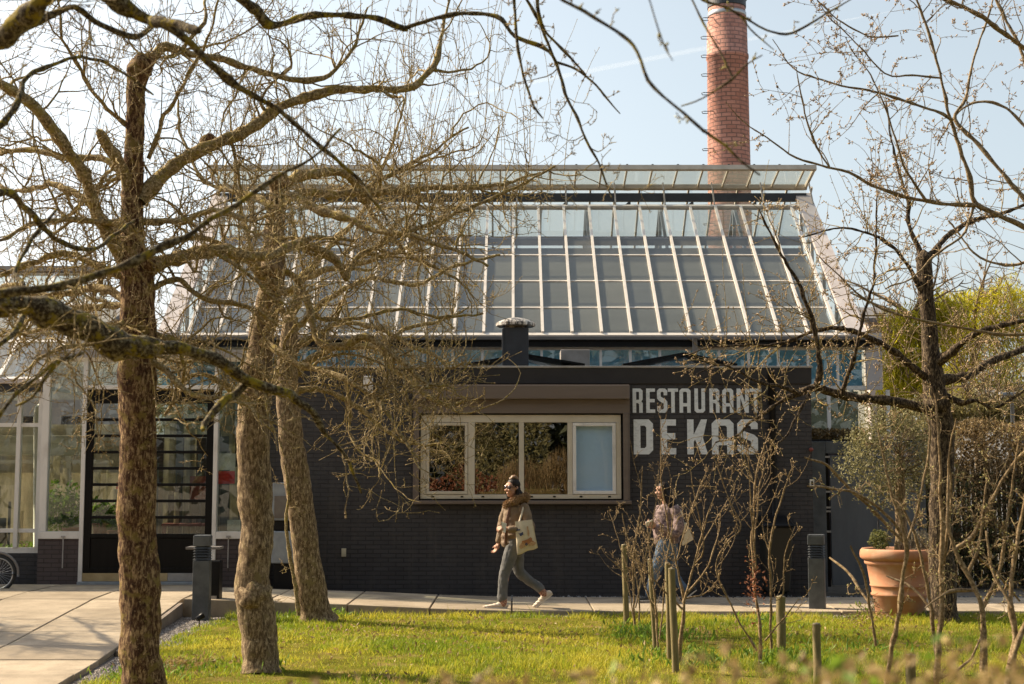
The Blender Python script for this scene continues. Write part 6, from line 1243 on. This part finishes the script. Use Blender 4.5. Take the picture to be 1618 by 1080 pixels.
# ---- first woman, mid-stride to the left
def woman_a():
    s = 123.0; J = lambda px, py, y=0: (( px - 813) / s, y, (961 - py) / s)
    base = G(813, 961, 0.0); th_ = person('woman in sunglasses, brown fur-hooded coat and grey jeans striding left below the window', tuple(base))
    b = MB(); hc = J(810, 775, -.03); W_, rot = head(b, hc, R(42), 1.0)
    chain(b, [J(817, 803), J(812, 788, -.015), J(811, 780, -.02)], [.055, .05, .05])
    chain(b, [J(815, 868), J(815, 840), J(815, 818), J(816, 806)], [.11, .10, .11, .08], 16)
    chain(b, [J(829, 806, -.12), J(837, 838, -.19), J(812, 838, -.25), J(803, 837, -.255)], [.04, .036, .028, .024])
    chain(b, [J(801, 808, .11), J(794, 840, .15), J(788, 861, .13)], [.04, .034, .022])
    hand(b, J(802, 837, -.255), (-1, -.1, .1), (0, .6, -.7), .55, 1.0, 1); hand(b, J(787.5, 861, .13), (-.35, -.1, -1), (-.6, -.3, .2), .4, 1.0, -1)
    chain(b, [J(811, 864, -.07), J(800, 905, -.09), J(795, 950, -.09)], [.07, .05, .035]); chain(b, [J(818, 864, .07), J(820, 905, .09), J(854, 935, .09)], [.07, .05, .035])
    place('body', body_mesh(b, .0065, 2), 'skin', th_)
    # jeans
    q = MB(); chain(q, [J(814, 858, -.055), J(806, 880, -.085), J(798, 905, -.09), J(795, 925, -.09), J(793.5, 943, -.09)], [.106, .090, .069, .064, .064]); chain(q, [J(818, 858, .055), J(817, 882, .085), J(821, 905, .09), J(836, 919, .09), J(853, 931, .09)], [.106, .088, .070, .063, .060]); chain(q, [J(816, 850), J(816, 866)], [.135, .13], 16, .95)
    me = body_mesh(q, .009, 1, 'jeans'); cloth_noise(me, .008, 14, 1, .7); place('jeans', me, 'grey_denim', th_)
    # coat: body and sleeves
    q = MB(); q.tube([J(813, 866), J(813, 850), J(814, 830), J(815, 815), J(815, 804), J(815, 797)], [.168, .165, .160, .160, .135, .075], 24, ell=.86)
    chain(q, [J(828, 806, -.11), J(834, 822, -.165), J(837, 838, -.20), J(820, 838.5, -.245), J(806, 837.5, -.255)], [.066, .060, .055, .047, .042]); chain(q, [J(801, 808, .10), J(795, 826, .14), J(792, 843, .15), J(789, 857, .135)], [.070, .064, .056, .046])
    for a_ in range(2): q.tube([J(813, 863 - a_ * 12), J(813, 859 - a_ * 12)], [.174, .176], 24, ell=.87)
    me = body_mesh(q, .010, 1, 'coat'); cloth_noise(me, .010, 11, 5); coat = place('coat', me, 'olive_coat', th_)
    q = MB(); q.tube([J(806, 803, -.10), J(802, 822, -.145), J(800, 845, -.148), J(799, 862, -.145)], [.02, .024, .024, .022], 10, ell=.5); place('lapel', body_mesh(q, .007, 1), 'coat_lining', th_)
    # fur-edged hood lying round the neck
    q = MB(); n = 28; ring_ = []
    for i in range(n + 1):
        a = 2 * math.pi * i / n; r_ = 1.0; ring_.append((  .026 + .130 * math.cos(a), -.01 + .12 * math.sin(a), 1.352 + .055 * math.cos(a) - .02 * math.sin(a)))
    q.tube(ring_, .036, 12); q.ellipsoid((.11, .0, 1.365), (.06, .10, .045), 14); me = body_mesh(q, .012, 1, 'fur_hood')
    vs = np.array([v.co[:] for v in me.vertices]); ns = np.array([v.normal[:] for v in me.vertices]); rng = np.random.default_rng(3); V, T = fuzz(vs, ns, 5200, .028, rng)
    hood = place('fur_hood', me, 'fur', th_); link('fur', mesh_np('fur', V, None, T, None, False), 'fur', hood, True)
    # hair: cap, bun, loose lengths behind
    q = MB(); E = lambda p, r_: q.ellipsoid(W_(*p), r_, 16, rot=rot)
    E((.018, 0, .046), (.092, .081, .084)); E((.052, 0, -.03), (.060, .079, .085)); E((.085, .0, -.08), (.05, .075, .075)); E((.09, .0, -.14), (.045, .07, .06))
    q2 = W_(.06, .02, -.06); chain(q, [q2, q2 + Vector((.07, -.02, -.05)), q2 + Vector((.105, -.05, -.12)), q2 + Vector((.11, -.07, -.19))], [.062, .062, .05, .03]); q2 = W_(.02, -.072, -.03); chain(q, [q2, q2 + Vector((.015, -.012, -.08)), q2 + Vector((.03, -.03, -.15))], [.028, .028, .018]); q2 = W_(.0, .074, -.03); chain(q, [q2, q2 + Vector((-.005, .0, -.08)), q2 + Vector((-.01, -.01, -.13))], [.024, .024, .014])
    me = body_mesh(q, .007, 1, 'hair'); cloth_noise(me, .004, 40, 2, .3); hair = place('hair', me, 'hair', th_)
    q = MB(); q.ellipsoid(W_(.02, 0, .135), (.042, .042, .032), 14); q.ellipsoid(W_(-.012, .01, .12), (.03, .035, .022), 12); q.ellipsoid(W_(.045, -.02, .12), (.03, .03, .025), 12); me = body_mesh(q, .006, 1); cloth_noise(me, .006, 45); place('bun', me, 'hair_light', hair)
    q = MB()
    for y in (-.032, .032): q.ellipsoid(W_(-.092, y, .006), (.010, .033, .028), 14, rot=rot)
    q.tube([W_(-.100, -.012, .016), W_(-.100, .012, .016)], .004, 6)
    for y in (-.06, .06): q.tube([W_(-.09, y, .016), W_(-.03, y * 1.27, .016), W_(.01, y * 1.27, .01)], .004, 6)
    q.build('sunglasses', 'lens', th_, smooth=True, local=True)
    for k, (toe, heel, y) in enumerate((((768.5, 958.5), (798, 959.5), -.09), ((846.5, 960), (869, 942), .09))):
        q = MB(); t0, h0 = J(*toe, y), J(*heel, y); d, u = shoe(q, t0, h0)
        sh_ = place('shoe', body_mesh(q, .006, 2), 'shoe', th_); q = MB(); T_, H_ = Vector(t0), Vector(h0)
        q.tube([H_ - d * .035 - u * .002, H_ + d * .02 - u * .004, H_ + (T_ - H_) * .55 - u * .004, T_ - d * .02 - u * .002, T_ + d * .015 + u * .004], [.034, .040, .042, .044, .028], 12, ell=1.0)
        for i in range(len(q.v)): v = Vector(q.v[i]); c_ = H_ + d * (v - H_).dot(d); off = v - c_; q.v[i] = tuple(c_ + Vector((0, off.y, 0)) + u * (off.dot(u) * .30))
        q.build('sole', 'sole', sh_, smooth=True, local=True)
    for a_, b_ in ((J(795, 941, -.09), J(796, 953, -.09)), (J(853, 932, .09), J(860, 940, .09))): q = MB(); chain(q, [a_, b_], [.047, .048]); place('sock', body_mesh(q, .006, 1), 'sock', th_)
    # printed cotton tote on the near shoulder: its own thing
    tb = thing('tote_bag', 'cream tote bag with orange print at the hip of the woman in the fur-hooded coat', 'bag', tuple(base))
    c4 = [J(813.5, 826, -.27), J(840, 823, -.255), J(849, 866, -.25), J(817, 877, -.27)]; N_ = 14; V = []; Fs = []
    for side in (0, 1):
        for i in range(N_ + 1):
            for j in range(N_ + 1):
                u_, v_ = i / N_, j / N_; p = (Vector(c4[0]) * (1 - u_) + Vector(c4[1]) * u_) * (1 - v_) + (Vector(c4[3]) * (1 - u_) + Vector(c4[2]) * u_) * v_
                bul = math.sin(math.pi * u_) * math.sin(math.pi * min(1, v_ * .85 + .1)) * .045 + .004; w_ = .008 * mnoise.noise(Vector((u_ * 4, v_ * 3, side * 5)))
                V.append(p + Vector((0, (-1 if side == 0 else 1) * (bul * (1 if side == 0 else .5)) + w_, -.006 * math.sin(3 * math.pi * u_) * (v_ > .9))))
    n1 = (N_ + 1) ** 2
    for side in (0, 1):
        for i in range(N_):
            for j in range(N_): a = side * n1 + i * (N_ + 1) + j; f = (a, a + 1, a + N_ + 2, a + N_ + 1); Fs.append(f if side else f[::-1])
    for k in range(N_):
        for e in ((k, k + 1), (N_ * (N_ + 1) + k, N_ * (N_ + 1) + k + 1), (k * (N_ + 1) + N_, (k + 1) * (N_ + 1) + N_)): Fs.append((e[0], e[1], e[1] + n1, e[0] + n1))
    q = MB(); q.add(V, Fs); bag = q.build('bag', 'canvas', tb, smooth=True, local=True)
    def patch(u0, u1, v0, v1, mt, jag, seed):
        rg = random.Random(seed); q = MB(); n = 12; pts = []
        for k in range(n):
            a = 2 * math.pi * k / n; r_ = 1 + rg.uniform(-jag, jag); u_ = (u0 + u1) / 2 + (u1 - u0) / 2 * r_ * math.cos(a); v_ = (v0 + v1) / 2 + (v1 - v0) / 2 * r_ * math.sin(a)
            p = (Vector(c4[0]) * (1 - u_) + Vector(c4[1]) * u_) * (1 - v_) + (Vector(c4[3]) * (1 - u_) + Vector(c4[2]) * u_) * v_; bul = math.sin(math.pi * u_) * math.sin(math.pi * min(1, v_ * .85 + .1)) * .045 + .004
            pts.append(p + Vector((0, -bul - .011, 0)))
        q.add([*pts, *[p + Vector((0, .004, 0)) for p in pts]], [tuple(range(n)), tuple(range(2 * n - 1, n - 1, -1))] + [(i, i + n, (i + 1) % n + n, (i + 1) % n) for i in range(n)]); q.build('print', mt, bag, local=True)
    patch(.30, .86, .58, .80, 'print_orange', .35, 1); patch(.15, .45, .68, .86, 'print_tan', .3, 2); patch(.6, .92, .74, .88, 'print_tan', .3, 6); patch(.14, .42, .36, .46, 'print_blue', .45, 3); patch(.05, .3, .24, .30, 'print_blue', .5, 4); patch(.62, .72, .22, .5, 'print_tan', .4, 5); patch(.42, .55, .72, .82, 'print_blue', .5, 8)
    q = MB()
    for o_ in (0, .028): q.tube([J(820, 827, -.275), J(824, 815, -.215 + o_), J(827, 803, -.165 + o_), J(829, 799.5, -.11 + o_), J(832, 803, -.06 + o_), J(836, 824, -.20)], .011, 8, ell=.4)
    q.build('strap', 'canvas', tb, smooth=True, local=True)
    ph = thing('paper', 'white folded paper in the hand of the woman in the fur-hooded coat', 'paper', tuple(base)); q = MB(); q.slab([J(793, 826, -.285), J(801, 829, -.30), J(799, 843, -.295), J(793, 840, -.28)], .006); q.build('sheet', 'paper', ph, local=True)
woman_a()
# ---- second woman, behind the young shrubs
def woman_b():
    s = 118.0; J = lambda px, py, y=0: ((px - 1053) / s, y, (951 - py) / s)
    base = G(1053, 951, 0.0); th_ = person('dark-haired woman in checked jacket and blue jeans behind the young shrubs, holding a phone', tuple(base))
    b = MB(); hc = J(1048.5, 778, -.02); W_, rot = head(b, hc, R(34), .96)
    chain(b, [J(1058, 806), J(1053, 793), J(1051, 784)], [.055, .048, .048]); chain(b, [J(1056, 866), J(1056, 840), J(1057, 818), J(1058, 806)], [.11, .10, .11, .08], 16)
    chain(b, [J(1068, 808, -.13), J(1066, 842, -.19), J(1040, 834, -.22), J(1034, 831, -.22)], [.04, .036, .026, .022]); chain(b, [J(1044, 808, .12), J(1044, 842, .16), J(1036, 836, .06), J(1032, 832, -.04)], [.04, .034, .026, .022])
    hand(b, J(1035, 831, -.22), (-1, .1, .25), (0, .7, .5), .6, .95, 1); hand(b, J(1033, 833, -.04), (-1, -.3, .1), (0, -.5, .7), .5, .95, -1)
    chain(b, [J(1050, 864, -.07), J(1035, 903, -.09), J(1026, 940, -.09)], [.07, .05, .035]); chain(b, [J(1060, 864, .07), J(1064, 905, .09), J(1083, 932, .09)], [.07, .05, .035])
    place('body', body_mesh(b, .0065, 2), 'skin', th_)
    q = MB(); chain(q, [J(1053, 856, -.055), J(1043, 882, -.085), J(1035, 903, -.09), J(1029, 922, -.09), J(1025, 937, -.09)], [.115, .095, .072, .062, .055]); chain(q, [J(1059, 856, .055), J(1062, 882, .085), J(1065, 905, .09), J(1074, 920, .09), J(1083, 931, .09)], [.115, .095, .072, .060, .052]); chain(q, [J(1056, 850), J(1056, 866)], [.135, .13], 16, .95)
    me = body_mesh(q, .009, 1, 'jeans'); cloth_noise(me, .007, 14, 1, .7); place('jeans', me, 'blue_denim', th_)
    q = MB(); q.tube([J(1055, 860), J(1054, 845), J(1055, 825), J(1057, 812), J(1058, 803), J(1057, 797)], [.170, .175, .172, .165, .13, .075], 24, ell=.88)
    chain(q, [J(1068, 808, -.12), J(1071, 826, -.17), J(1067, 843, -.20), J(1050, 838, -.225), J(1039, 833, -.225)], [.078, .074, .068, .056, .046]); chain(q, [J(1045, 808, .11), J(1043, 826, .15), J(1044, 843, .16), J(1037, 837, .07)], [.072, .066, .06, .046])
    me = body_mesh(q, .010, 1, 'jacket'); cloth_noise(me, .010, 11, 8); place('jacket', me, 'plaid', th_)
    q = MB(); E = lambda p, r_: q.ellipsoid(W_(*p), r_, 16, rot=rot); E((.020, 0, .045), (.092, .081, .084)); E((.055, 0, -.04), (.06, .080, .09))
    for y in (-.070, .070): E((.0, y, -.02), (.035, .016, .08))
    p0 = W_(.055, -.02, -.05); chain(q, [p0, p0 + Vector((.05, -.03, -.08)), p0 + Vector((.085, -.05, -.17)), p0 + Vector((.10, -.06, -.25))], [.07, .07, .06, .03]); p0 = W_(.02, -.07, -.06); chain(q, [p0, p0 + Vector((.03, -.03, -.10)), p0 + Vector((.05, -.05, -.19))], [.035, .036, .02])
    me = body_mesh(q, .007, 1, 'hair'); cloth_noise(me, .005, 40, 2, .3); place('hair', me, 'hair', th_)
    q = MB()
    for y in (-.033, .033): q.ellipsoid(W_(-.088, y, .010), (.006, .012, .006), 8, rot=rot)
    q.build('eyes', 'hair', th_, smooth=True, local=True)
    for toe, heel, y in (((1009, 948), (1033, 947), -.09), ((1079, 950), (1099, 935), .09)):
        q = MB(); t0, h0 = J(*toe, y), J(*heel, y); d, u = shoe(q, t0, h0); sh_ = place('shoe', body_mesh(q, .006, 2), 'shoe_black', th_); q = MB(); T_, H_ = Vector(t0), Vector(h0)
        q.tube([H_ - d * .03, H_ + d * .02, H_ + (T_ - H_) * .55, T_ - d * .02, T_ + d * .015], [.034, .040, .042, .044, .028], 12)
        for i in range(len(q.v)): v = Vector(q.v[i]); c_ = H_ + d * (v - H_).dot(d); off = v - c_; q.v[i] = tuple(c_ + Vector((0, off.y, 0)) + u * (off.dot(u) * .30))
        q.build('sole', 'sole', sh_, smooth=True, local=True)
    tb = thing('tote_bag', 'plain cream bag swinging behind the woman in the checked jacket', 'bag', tuple(base)); q = MB()
    c4 = [J(1077, 828, -.19), J(1084, 826, -.17), J(1095, 853, -.16), J(1077, 863, -.19)]; q.slab([*c4][::-1], .05); q.build('bag', 'canvas', tb, bevel=.015, local=True)
    q = MB(); q.tube([J(1079, 829, -.18), J(1076, 812, -.20), J(1070, 799, -.13), J(1070, 802, -.06)], .010, 8, ell=.5); q.build('strap', 'canvas', tb, smooth=True, local=True)
    ph = thing('phone', 'dark phone with a pale case held up by the woman in the checked jacket', 'phone', tuple(base)); q = MB(); q.slab([J(1019, 826, -.245), J(1031, 822, -.245), J(1031.5, 829, -.205), J(1019.5, 833, -.205)][::-1], .010); q.build('case', 'paper', ph, bevel=.003, local=True)
woman_b()
# ================================================================ CHIMNEY
YC_ = 42.0; chx = xat(1151, 200, YC_); zc0, zc1 = 0, zat(12, YC_); rC = (xat(1183, 200, YC_) - xat(1118, 200, YC_)) / 2
M['chimney_brick'] = m_brick('chimney_brick', (.55, .28, .225), (.41, .19, .145), (.20, .13, .11), .29, .125, .017, bd=.02, centre=(chx, YC_), rad=rC, rough=.85, wear=(.16, .09, .075), wscale=.9)
t_ = thing('brick_chimney', 'tall round red brick chimney with a black iron cap rising behind the greenhouse', 'chimney', (chx, YC_, 0))
zr1 = zat(80, YC_); zk = zat(92, YC_)
MB().lathe([(rC * 1.12, 0), (rC * 1.03, zat(260, YC_)), (rC * .985, zat(94, YC_)), (rC * 1.03, zat(93, YC_)), (rC * 1.03, zat(88, YC_)), (rC * .99, zat(87, YC_)), (rC * .97, zat(36, YC_)), (rC * .92, zat(33, YC_)), (rC * .90, zat(12, YC_))], 64, (chx, YC_, 0)).build('shaft', 'chimney_brick', t_, smooth=True)
MB().lathe([(rC * .93, zat(28, YC_)), (rC * .95, zat(27, YC_)), (rC * .95, zat(22, YC_)), (rC * .93, zat(21, YC_))], 48, (chx, YC_, 0)).build('iron_band', 'steel', t_, smooth=True)
MB().lathe([(rC * .90, zat(14, YC_)), (rC * .94, zat(13, YC_)), (rC * .94, zat(2, YC_)), (rC * 1.0, zat(0, YC_)), (rC * 1.0, zat(-6, YC_)), (rC * .7, zat(-8, YC_))], 48, (chx, YC_, 0)).build('iron_cap', 'beam', t_)
for i in range(12):
    z = zat(34 + i * 29.3, YC_); xl = chx - rC * (1.0 if i else .95) + .03; q = MB(); yy = YC_ - .25
    q.tube([(xl + .12, yy - .13, z), (xl - .20, yy - .13, z), (xl - .24, yy, z + .02), (xl - .20, yy + .13, z), (xl + .05, yy + .13, z)], .012, 6); q.build('rung', 'beam', t_)
# ================================================================ BACKGROUND AT THE RIGHT
def crownpts(rng, n, blobs): return np.concatenate([blob(rng, int(n * w_), c, r_, .25, .45, 1.7) for c, r_, w_ in blobs])
def bgtree(name, label, cat, Y, px, top, ybase, blobs, n, size, mt, seed, barkm='bark_grey', aspect=.35, droop=None, group=None, tr=.22, strands=0, strand_m=None):
    rng = np.random.default_rng(seed); x = xat(px, ybase, Y); th_ = thing(name, label, cat, (x, Y, -.1), group); a = Acc()
    zt = max(P(b_[0], b_[1], Y)[2] for b_ in blobs); pts = np.array([(x + .1 * math.sin(i), Y, -.1 + (zt + .1) * i / 7) for i in range(8)]); bark_tube(a, pts, np.linspace(tr, tr * .3, 8), 12, .1, seed, 0, 4)
    st = pts[rng.integers(2, 8, 40)]; A = grow(st, rng.normal(size=(40, 3)) * (1, .8, .3) + (0, 0, .7), rng.uniform(1, 3.2, 40), np.full(40, tr * .22), 8, .14, .06, rng); a.quads(*tube_batch(*A, 6), 0)
    p, d, r_ = sites(*A, 8, rng); A2 = grow(p, d, rng.uniform(.5, 1.4, len(p)), np.full(len(p), tr * .07), 6, .16, .04, rng); a.quads(*tube_batch(*A2, 4), 0)
    link('trunk', a.mesh('trunk'), barkm, th_)
    bl = [(tuple(P(b_[0], b_[1], Y + (b_[5] if len(b_) > 5 else 0))), (b_[2] * Y / F, b_[2] * Y / F * .9, b_[3] * Y / F), b_[4]) for b_ in blobs]
    C = crownpts(rng, n, bl); V, Q, tn = leaves(C, size, rng, aspect=aspect, droop=droop); link('crown', mesh_np('crown', V, Q, None, tn, False), mt, th_)
    return th_
bgtree('willow', 'bright yellow-green willow behind the right end of the greenhouse', 'tree', 40, 1440, 480, 720, [(1425, 545, 34, 60, .3), (1470, 520, 40, 45, .3), (1420, 610, 30, 45, .25), (1460, 600, 40, 50, .25), (1500, 500, 36, 40, .2)], 9000, .20, 'willow_leaf', 301, droop=(0, 0, -1.4), aspect=.16)
bgtree('willow', 'paler olive-yellow willow further right behind the dark bare tree', 'tree', 47, 1545, 480, 720, [(1530, 505, 64, 60, .35), (1590, 490, 56, 60, .3), (1560, 585, 66, 60, .35), (1650, 520, 66, 70, .3), (1490, 560, 44, 60, .2)], 11000, .20, 'willow_leaf', 302, droop=(0, 0, -1.0), aspect=.16)
bgtree('shrub_tree', 'drab tan-green bushy tree between the willow and the beech hedge', 'tree', 34, 1560, 600, 760, [(1530, 648, 50, 30, .3), (1590, 650, 50, 34, .3), (1640, 640, 50, 40, .3), (1490, 655, 36, 26, .2)], 5000, .13, 'drab_leaf', 303, tr=.12)
def wood(name, label_kind, x0, x1, Y, ztop, n, size, mt, seed):
    rng = np.random.default_rng(seed); x = rng.uniform(x0, x1, n); lump = np.array([mnoise.noise((a * .16, 0, seed)) + .5 * mnoise.noise((a * .5, 3, seed)) for a in x]); top = ztop * (1 + .28 * lump)
    C = np.c_[x, Y + rng.uniform(-4, 4, n), top * rng.uniform(0, 1, n) ** .7]; V, Q, tn = leaves(C, size, rng, aspect=.5); return tag(link(name, mesh_np(name, V, Q, None, tn, False), mt), kind='stuff')
wood('distant_wood', '', -60, 75, 90, 7.5, 16000, .75, 'drab_leaf', 311)
# beech hedge over a slatted fence
Yh = 23.4; h0, h1 = xat(1478, 800, Yh), xat(1760, 800, Yh); zh = zat(668, Yh)
hb_ = thing('beech_hedge', 'tall beech hedge with brown winter leaves at the right, growing over the slatted fence', 'hedge', ((h0 + h1) / 2, Yh, 0)); rng = np.random.default_rng(321); n = 9500
x = rng.uniform(h0, h1, n); z = rng.uniform(0, 1, n) ** .45; zz = .3 + z * (zh - .3 + .18 * np.array([mnoise.noise((a * 1.5, 0, 1)) for a in x])); keep = (zz > 1.5) | (rng.uniform(0, 1, n) < .35); C = np.c_[x, Yh + rng.uniform(-.35, .35, n), zz][keep]
V, Q, tn = leaves(C, .062, rng, aspect=.6); link('foliage', mesh_np('foliage', V, Q, None, tn, False), 'beech_leaf', hb_)
st = np.c_[rng.uniform(h0, h1, 260), Yh + rng.uniform(-.25, .25, 260), np.full(260, -.1)]; A = grow(st, np.c_[rng.normal(size=(260, 2)) * .12, np.ones(260)], rng.uniform(1.6, zh + .35, 260), np.full(260, .012), 9, .07, .05, rng); a = Acc(); a.quads(*tube_batch(*A, 5), 0)
p, d, r_ = sites(*A, 9, rng, .3); A2 = grow(p, d, rng.uniform(.15, .5, len(p)), np.full(len(p), .004), 5, .15, .03, rng); a.quads(*tube_batch(*A2, 4), 0); link('stems', a.mesh('stems'), 'twig_brown', hb_)
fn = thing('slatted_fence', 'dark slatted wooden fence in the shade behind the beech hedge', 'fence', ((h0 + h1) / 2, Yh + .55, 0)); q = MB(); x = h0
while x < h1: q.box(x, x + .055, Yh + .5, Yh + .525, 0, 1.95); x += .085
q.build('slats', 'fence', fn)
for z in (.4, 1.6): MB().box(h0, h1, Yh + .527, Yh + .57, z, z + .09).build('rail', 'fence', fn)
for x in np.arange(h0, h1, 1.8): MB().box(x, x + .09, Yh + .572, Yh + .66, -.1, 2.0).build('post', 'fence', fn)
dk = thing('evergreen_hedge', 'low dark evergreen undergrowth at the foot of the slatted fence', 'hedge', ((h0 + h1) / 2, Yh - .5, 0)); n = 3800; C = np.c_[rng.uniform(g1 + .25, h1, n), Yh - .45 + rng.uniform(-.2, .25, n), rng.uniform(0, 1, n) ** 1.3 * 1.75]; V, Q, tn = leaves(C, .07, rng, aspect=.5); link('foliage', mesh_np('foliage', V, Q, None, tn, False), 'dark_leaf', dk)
# street lamp, far houses
Yl = 33.0; lx = xat(1600, 660, Yl); lp = thing('street_lamp', 'slim pale street lamp pole among the trees at the right edge', 'street lamp', (lx, Yl, 0))
MB().tube([(lx, Yl, 0), (lx, Yl, zat(622, Yl))], [.06, .045], 12).build('pole', 'grey_metal', lp, smooth=True); MB().box(xat(1578, 622, Yl), xat(1604, 622, Yl), Yl - .09, Yl + .09, zat(625, Yl), zat(620, Yl)).build('lamp_head', 'grey_metal', lp, bevel=.02)
def house(label, Y, x0, x1, ye, yr, wallm, d_=9):
    a, b, ze, zr_ = xat(x0, ye, Y), xat(x1, ye, Y), zat(ye, Y), zat(yr, Y); t_ = thing('distant_house', label, 'house', ((a + b) / 2, Y, 0))
    MB().box(a, b, Y, Y + d_, -.1, ze).build('wall', wallm, t_)
    q = MB(); q.slab([(a - .3, Y - .4, ze - .1), (b + .3, Y - .4, ze - .1), (b + .3, Y + d_ / 2, zr_), (a - .3, Y + d_ / 2, zr_)], .2); q.slab([(a - .3, Y + d_ / 2 + .01, zr_), (b + .3, Y + d_ / 2 + .01, zr_), (b + .3, Y + d_ + .4, ze - .1), (a - .3, Y + d_ + .4, ze - .1)], .2)
    for x in (a + .05, b - .25): q.add([(x, Y, ze + .002), (x, Y + d_, ze + .002), (x, Y + d_ / 2, zr_ - .1), (x + .2, Y, ze + .002), (x + .2, Y + d_, ze + .002), (x + .2, Y + d_ / 2, zr_ - .1)], [(0, 1, 2), (5, 4, 3), (0, 3, 4, 1), (1, 4, 5, 2), (2, 5, 3, 0)])
    q.build('roof', 'far_roof', t_)
    n = max(1, int((b - a) / 2.2))
    for i in range(n):
        for z0 in ([1.0, 3.7] if ze > 5 else [1.0]): c = a + (i + .5) * (b - a) / n; MB().box(c - .5, c + .5, Y - .03, Y - .002, z0, z0 + 1.3).build('window', 'lens', t_)
house('grey-roofed house showing above the yellow willow', 64, 1372, 1428, 500, 466, 'far_wall'); house('bluish-grey shed roof at the right edge behind the lamp pole', 44, 1590, 1660, 625, 596, 'gate_grey', 6); house('pale house far behind the trees at the left edge', 75, -120, 150, 520, 470, 'far_wall', 10)
# ================================================================ planting behind the camera, mirrored in the windows
def border():
    rng = np.random.default_rng(401)
    for name, label, x0, x1, Y, zt, n, sz, mt, dr, asp in (('reed_grass', 'clump of tall golden ornamental grass behind the camera', -.5, 4.4, -7, 2.2, 5000, .55, 'gold_reed', (0, 0, 3), .03), ('evergreen_shrub', 'dark evergreen shrub border behind the camera', -8, 12, -14, 5.0, 7000, .30, 'dark_leaf', None, .6), ('autumn_shrub', 'rusty brown shrub behind the camera', -3.5, .6, -9, 1.9, 2600, .12, 'dry_leaf', None, .6), ('yellow_shrub', 'olive-brown tall shrub behind the camera', -1.5, 1.4, -11, 4.4, 3500, .16, 'drab_leaf', None, .4)):
        x = rng.uniform(x0, x1, n); lump = np.array([mnoise.noise((a * .9, Y, 1)) for a in x]); C = np.c_[x, Y + rng.uniform(-.8, .8, n), (zt * (1 + .35 * lump)) * rng.uniform(.03, 1, n) ** .8]
        leafy(name, label, 'shrub', C, sz, mt, rng, asp, droop=dr)
border()
o = copy_tree(COL.objects['bare_tree.001']); o.location = (-8.6, 16.2, -.05); o.rotation_euler = (0, 0, 2.1); o['label'] = 'bare tree left of the view that throws branch shadows across the paving'
for c_ in list(o.children): c_.matrix_parent_inverse = Matrix.Translation(-WORLD['bare_tree.001'])
wood('fill_blocker_trees', '', -40, 40, -16, 17, 16000, .9, 'dark_leaf', 403)  # unseen tall wood added behind the camera to cut the sky fill
# faint vapour trail
def contrail():
    m = bpy.data.materials.new('vapour'); m.use_nodes = True; t = m.node_tree; t.nodes.clear(); o = nd(t, 'ShaderNodeOutputMaterial'); mx = nd(t, 'ShaderNodeMixShader'); tr = nd(t, 'ShaderNodeBsdfTransparent'); df = nd(t, 'ShaderNodeBsdfTranslucent'); df.inputs[0].default_value = (1, 1, 1, 1)
    mx.inputs[0].default_value = .03; t.links.new(tr.outputs[0], mx.inputs[1]); t.links.new(df.outputs[0], mx.inputs[2]); t.links.new(mx.outputs[0], o.inputs[0])
    a, b = P(560, 185, 6000), P(1420, 15, 6000); pts = [a + (b - a) * i / 30 for i in range(31)]; q = MB().tube(pts, [1 + 10 * math.sin(math.pi * i / 30) for i in range(31)], 10); tag(q.build('vapour_trail', m, smooth=True), kind='stuff')
contrail()
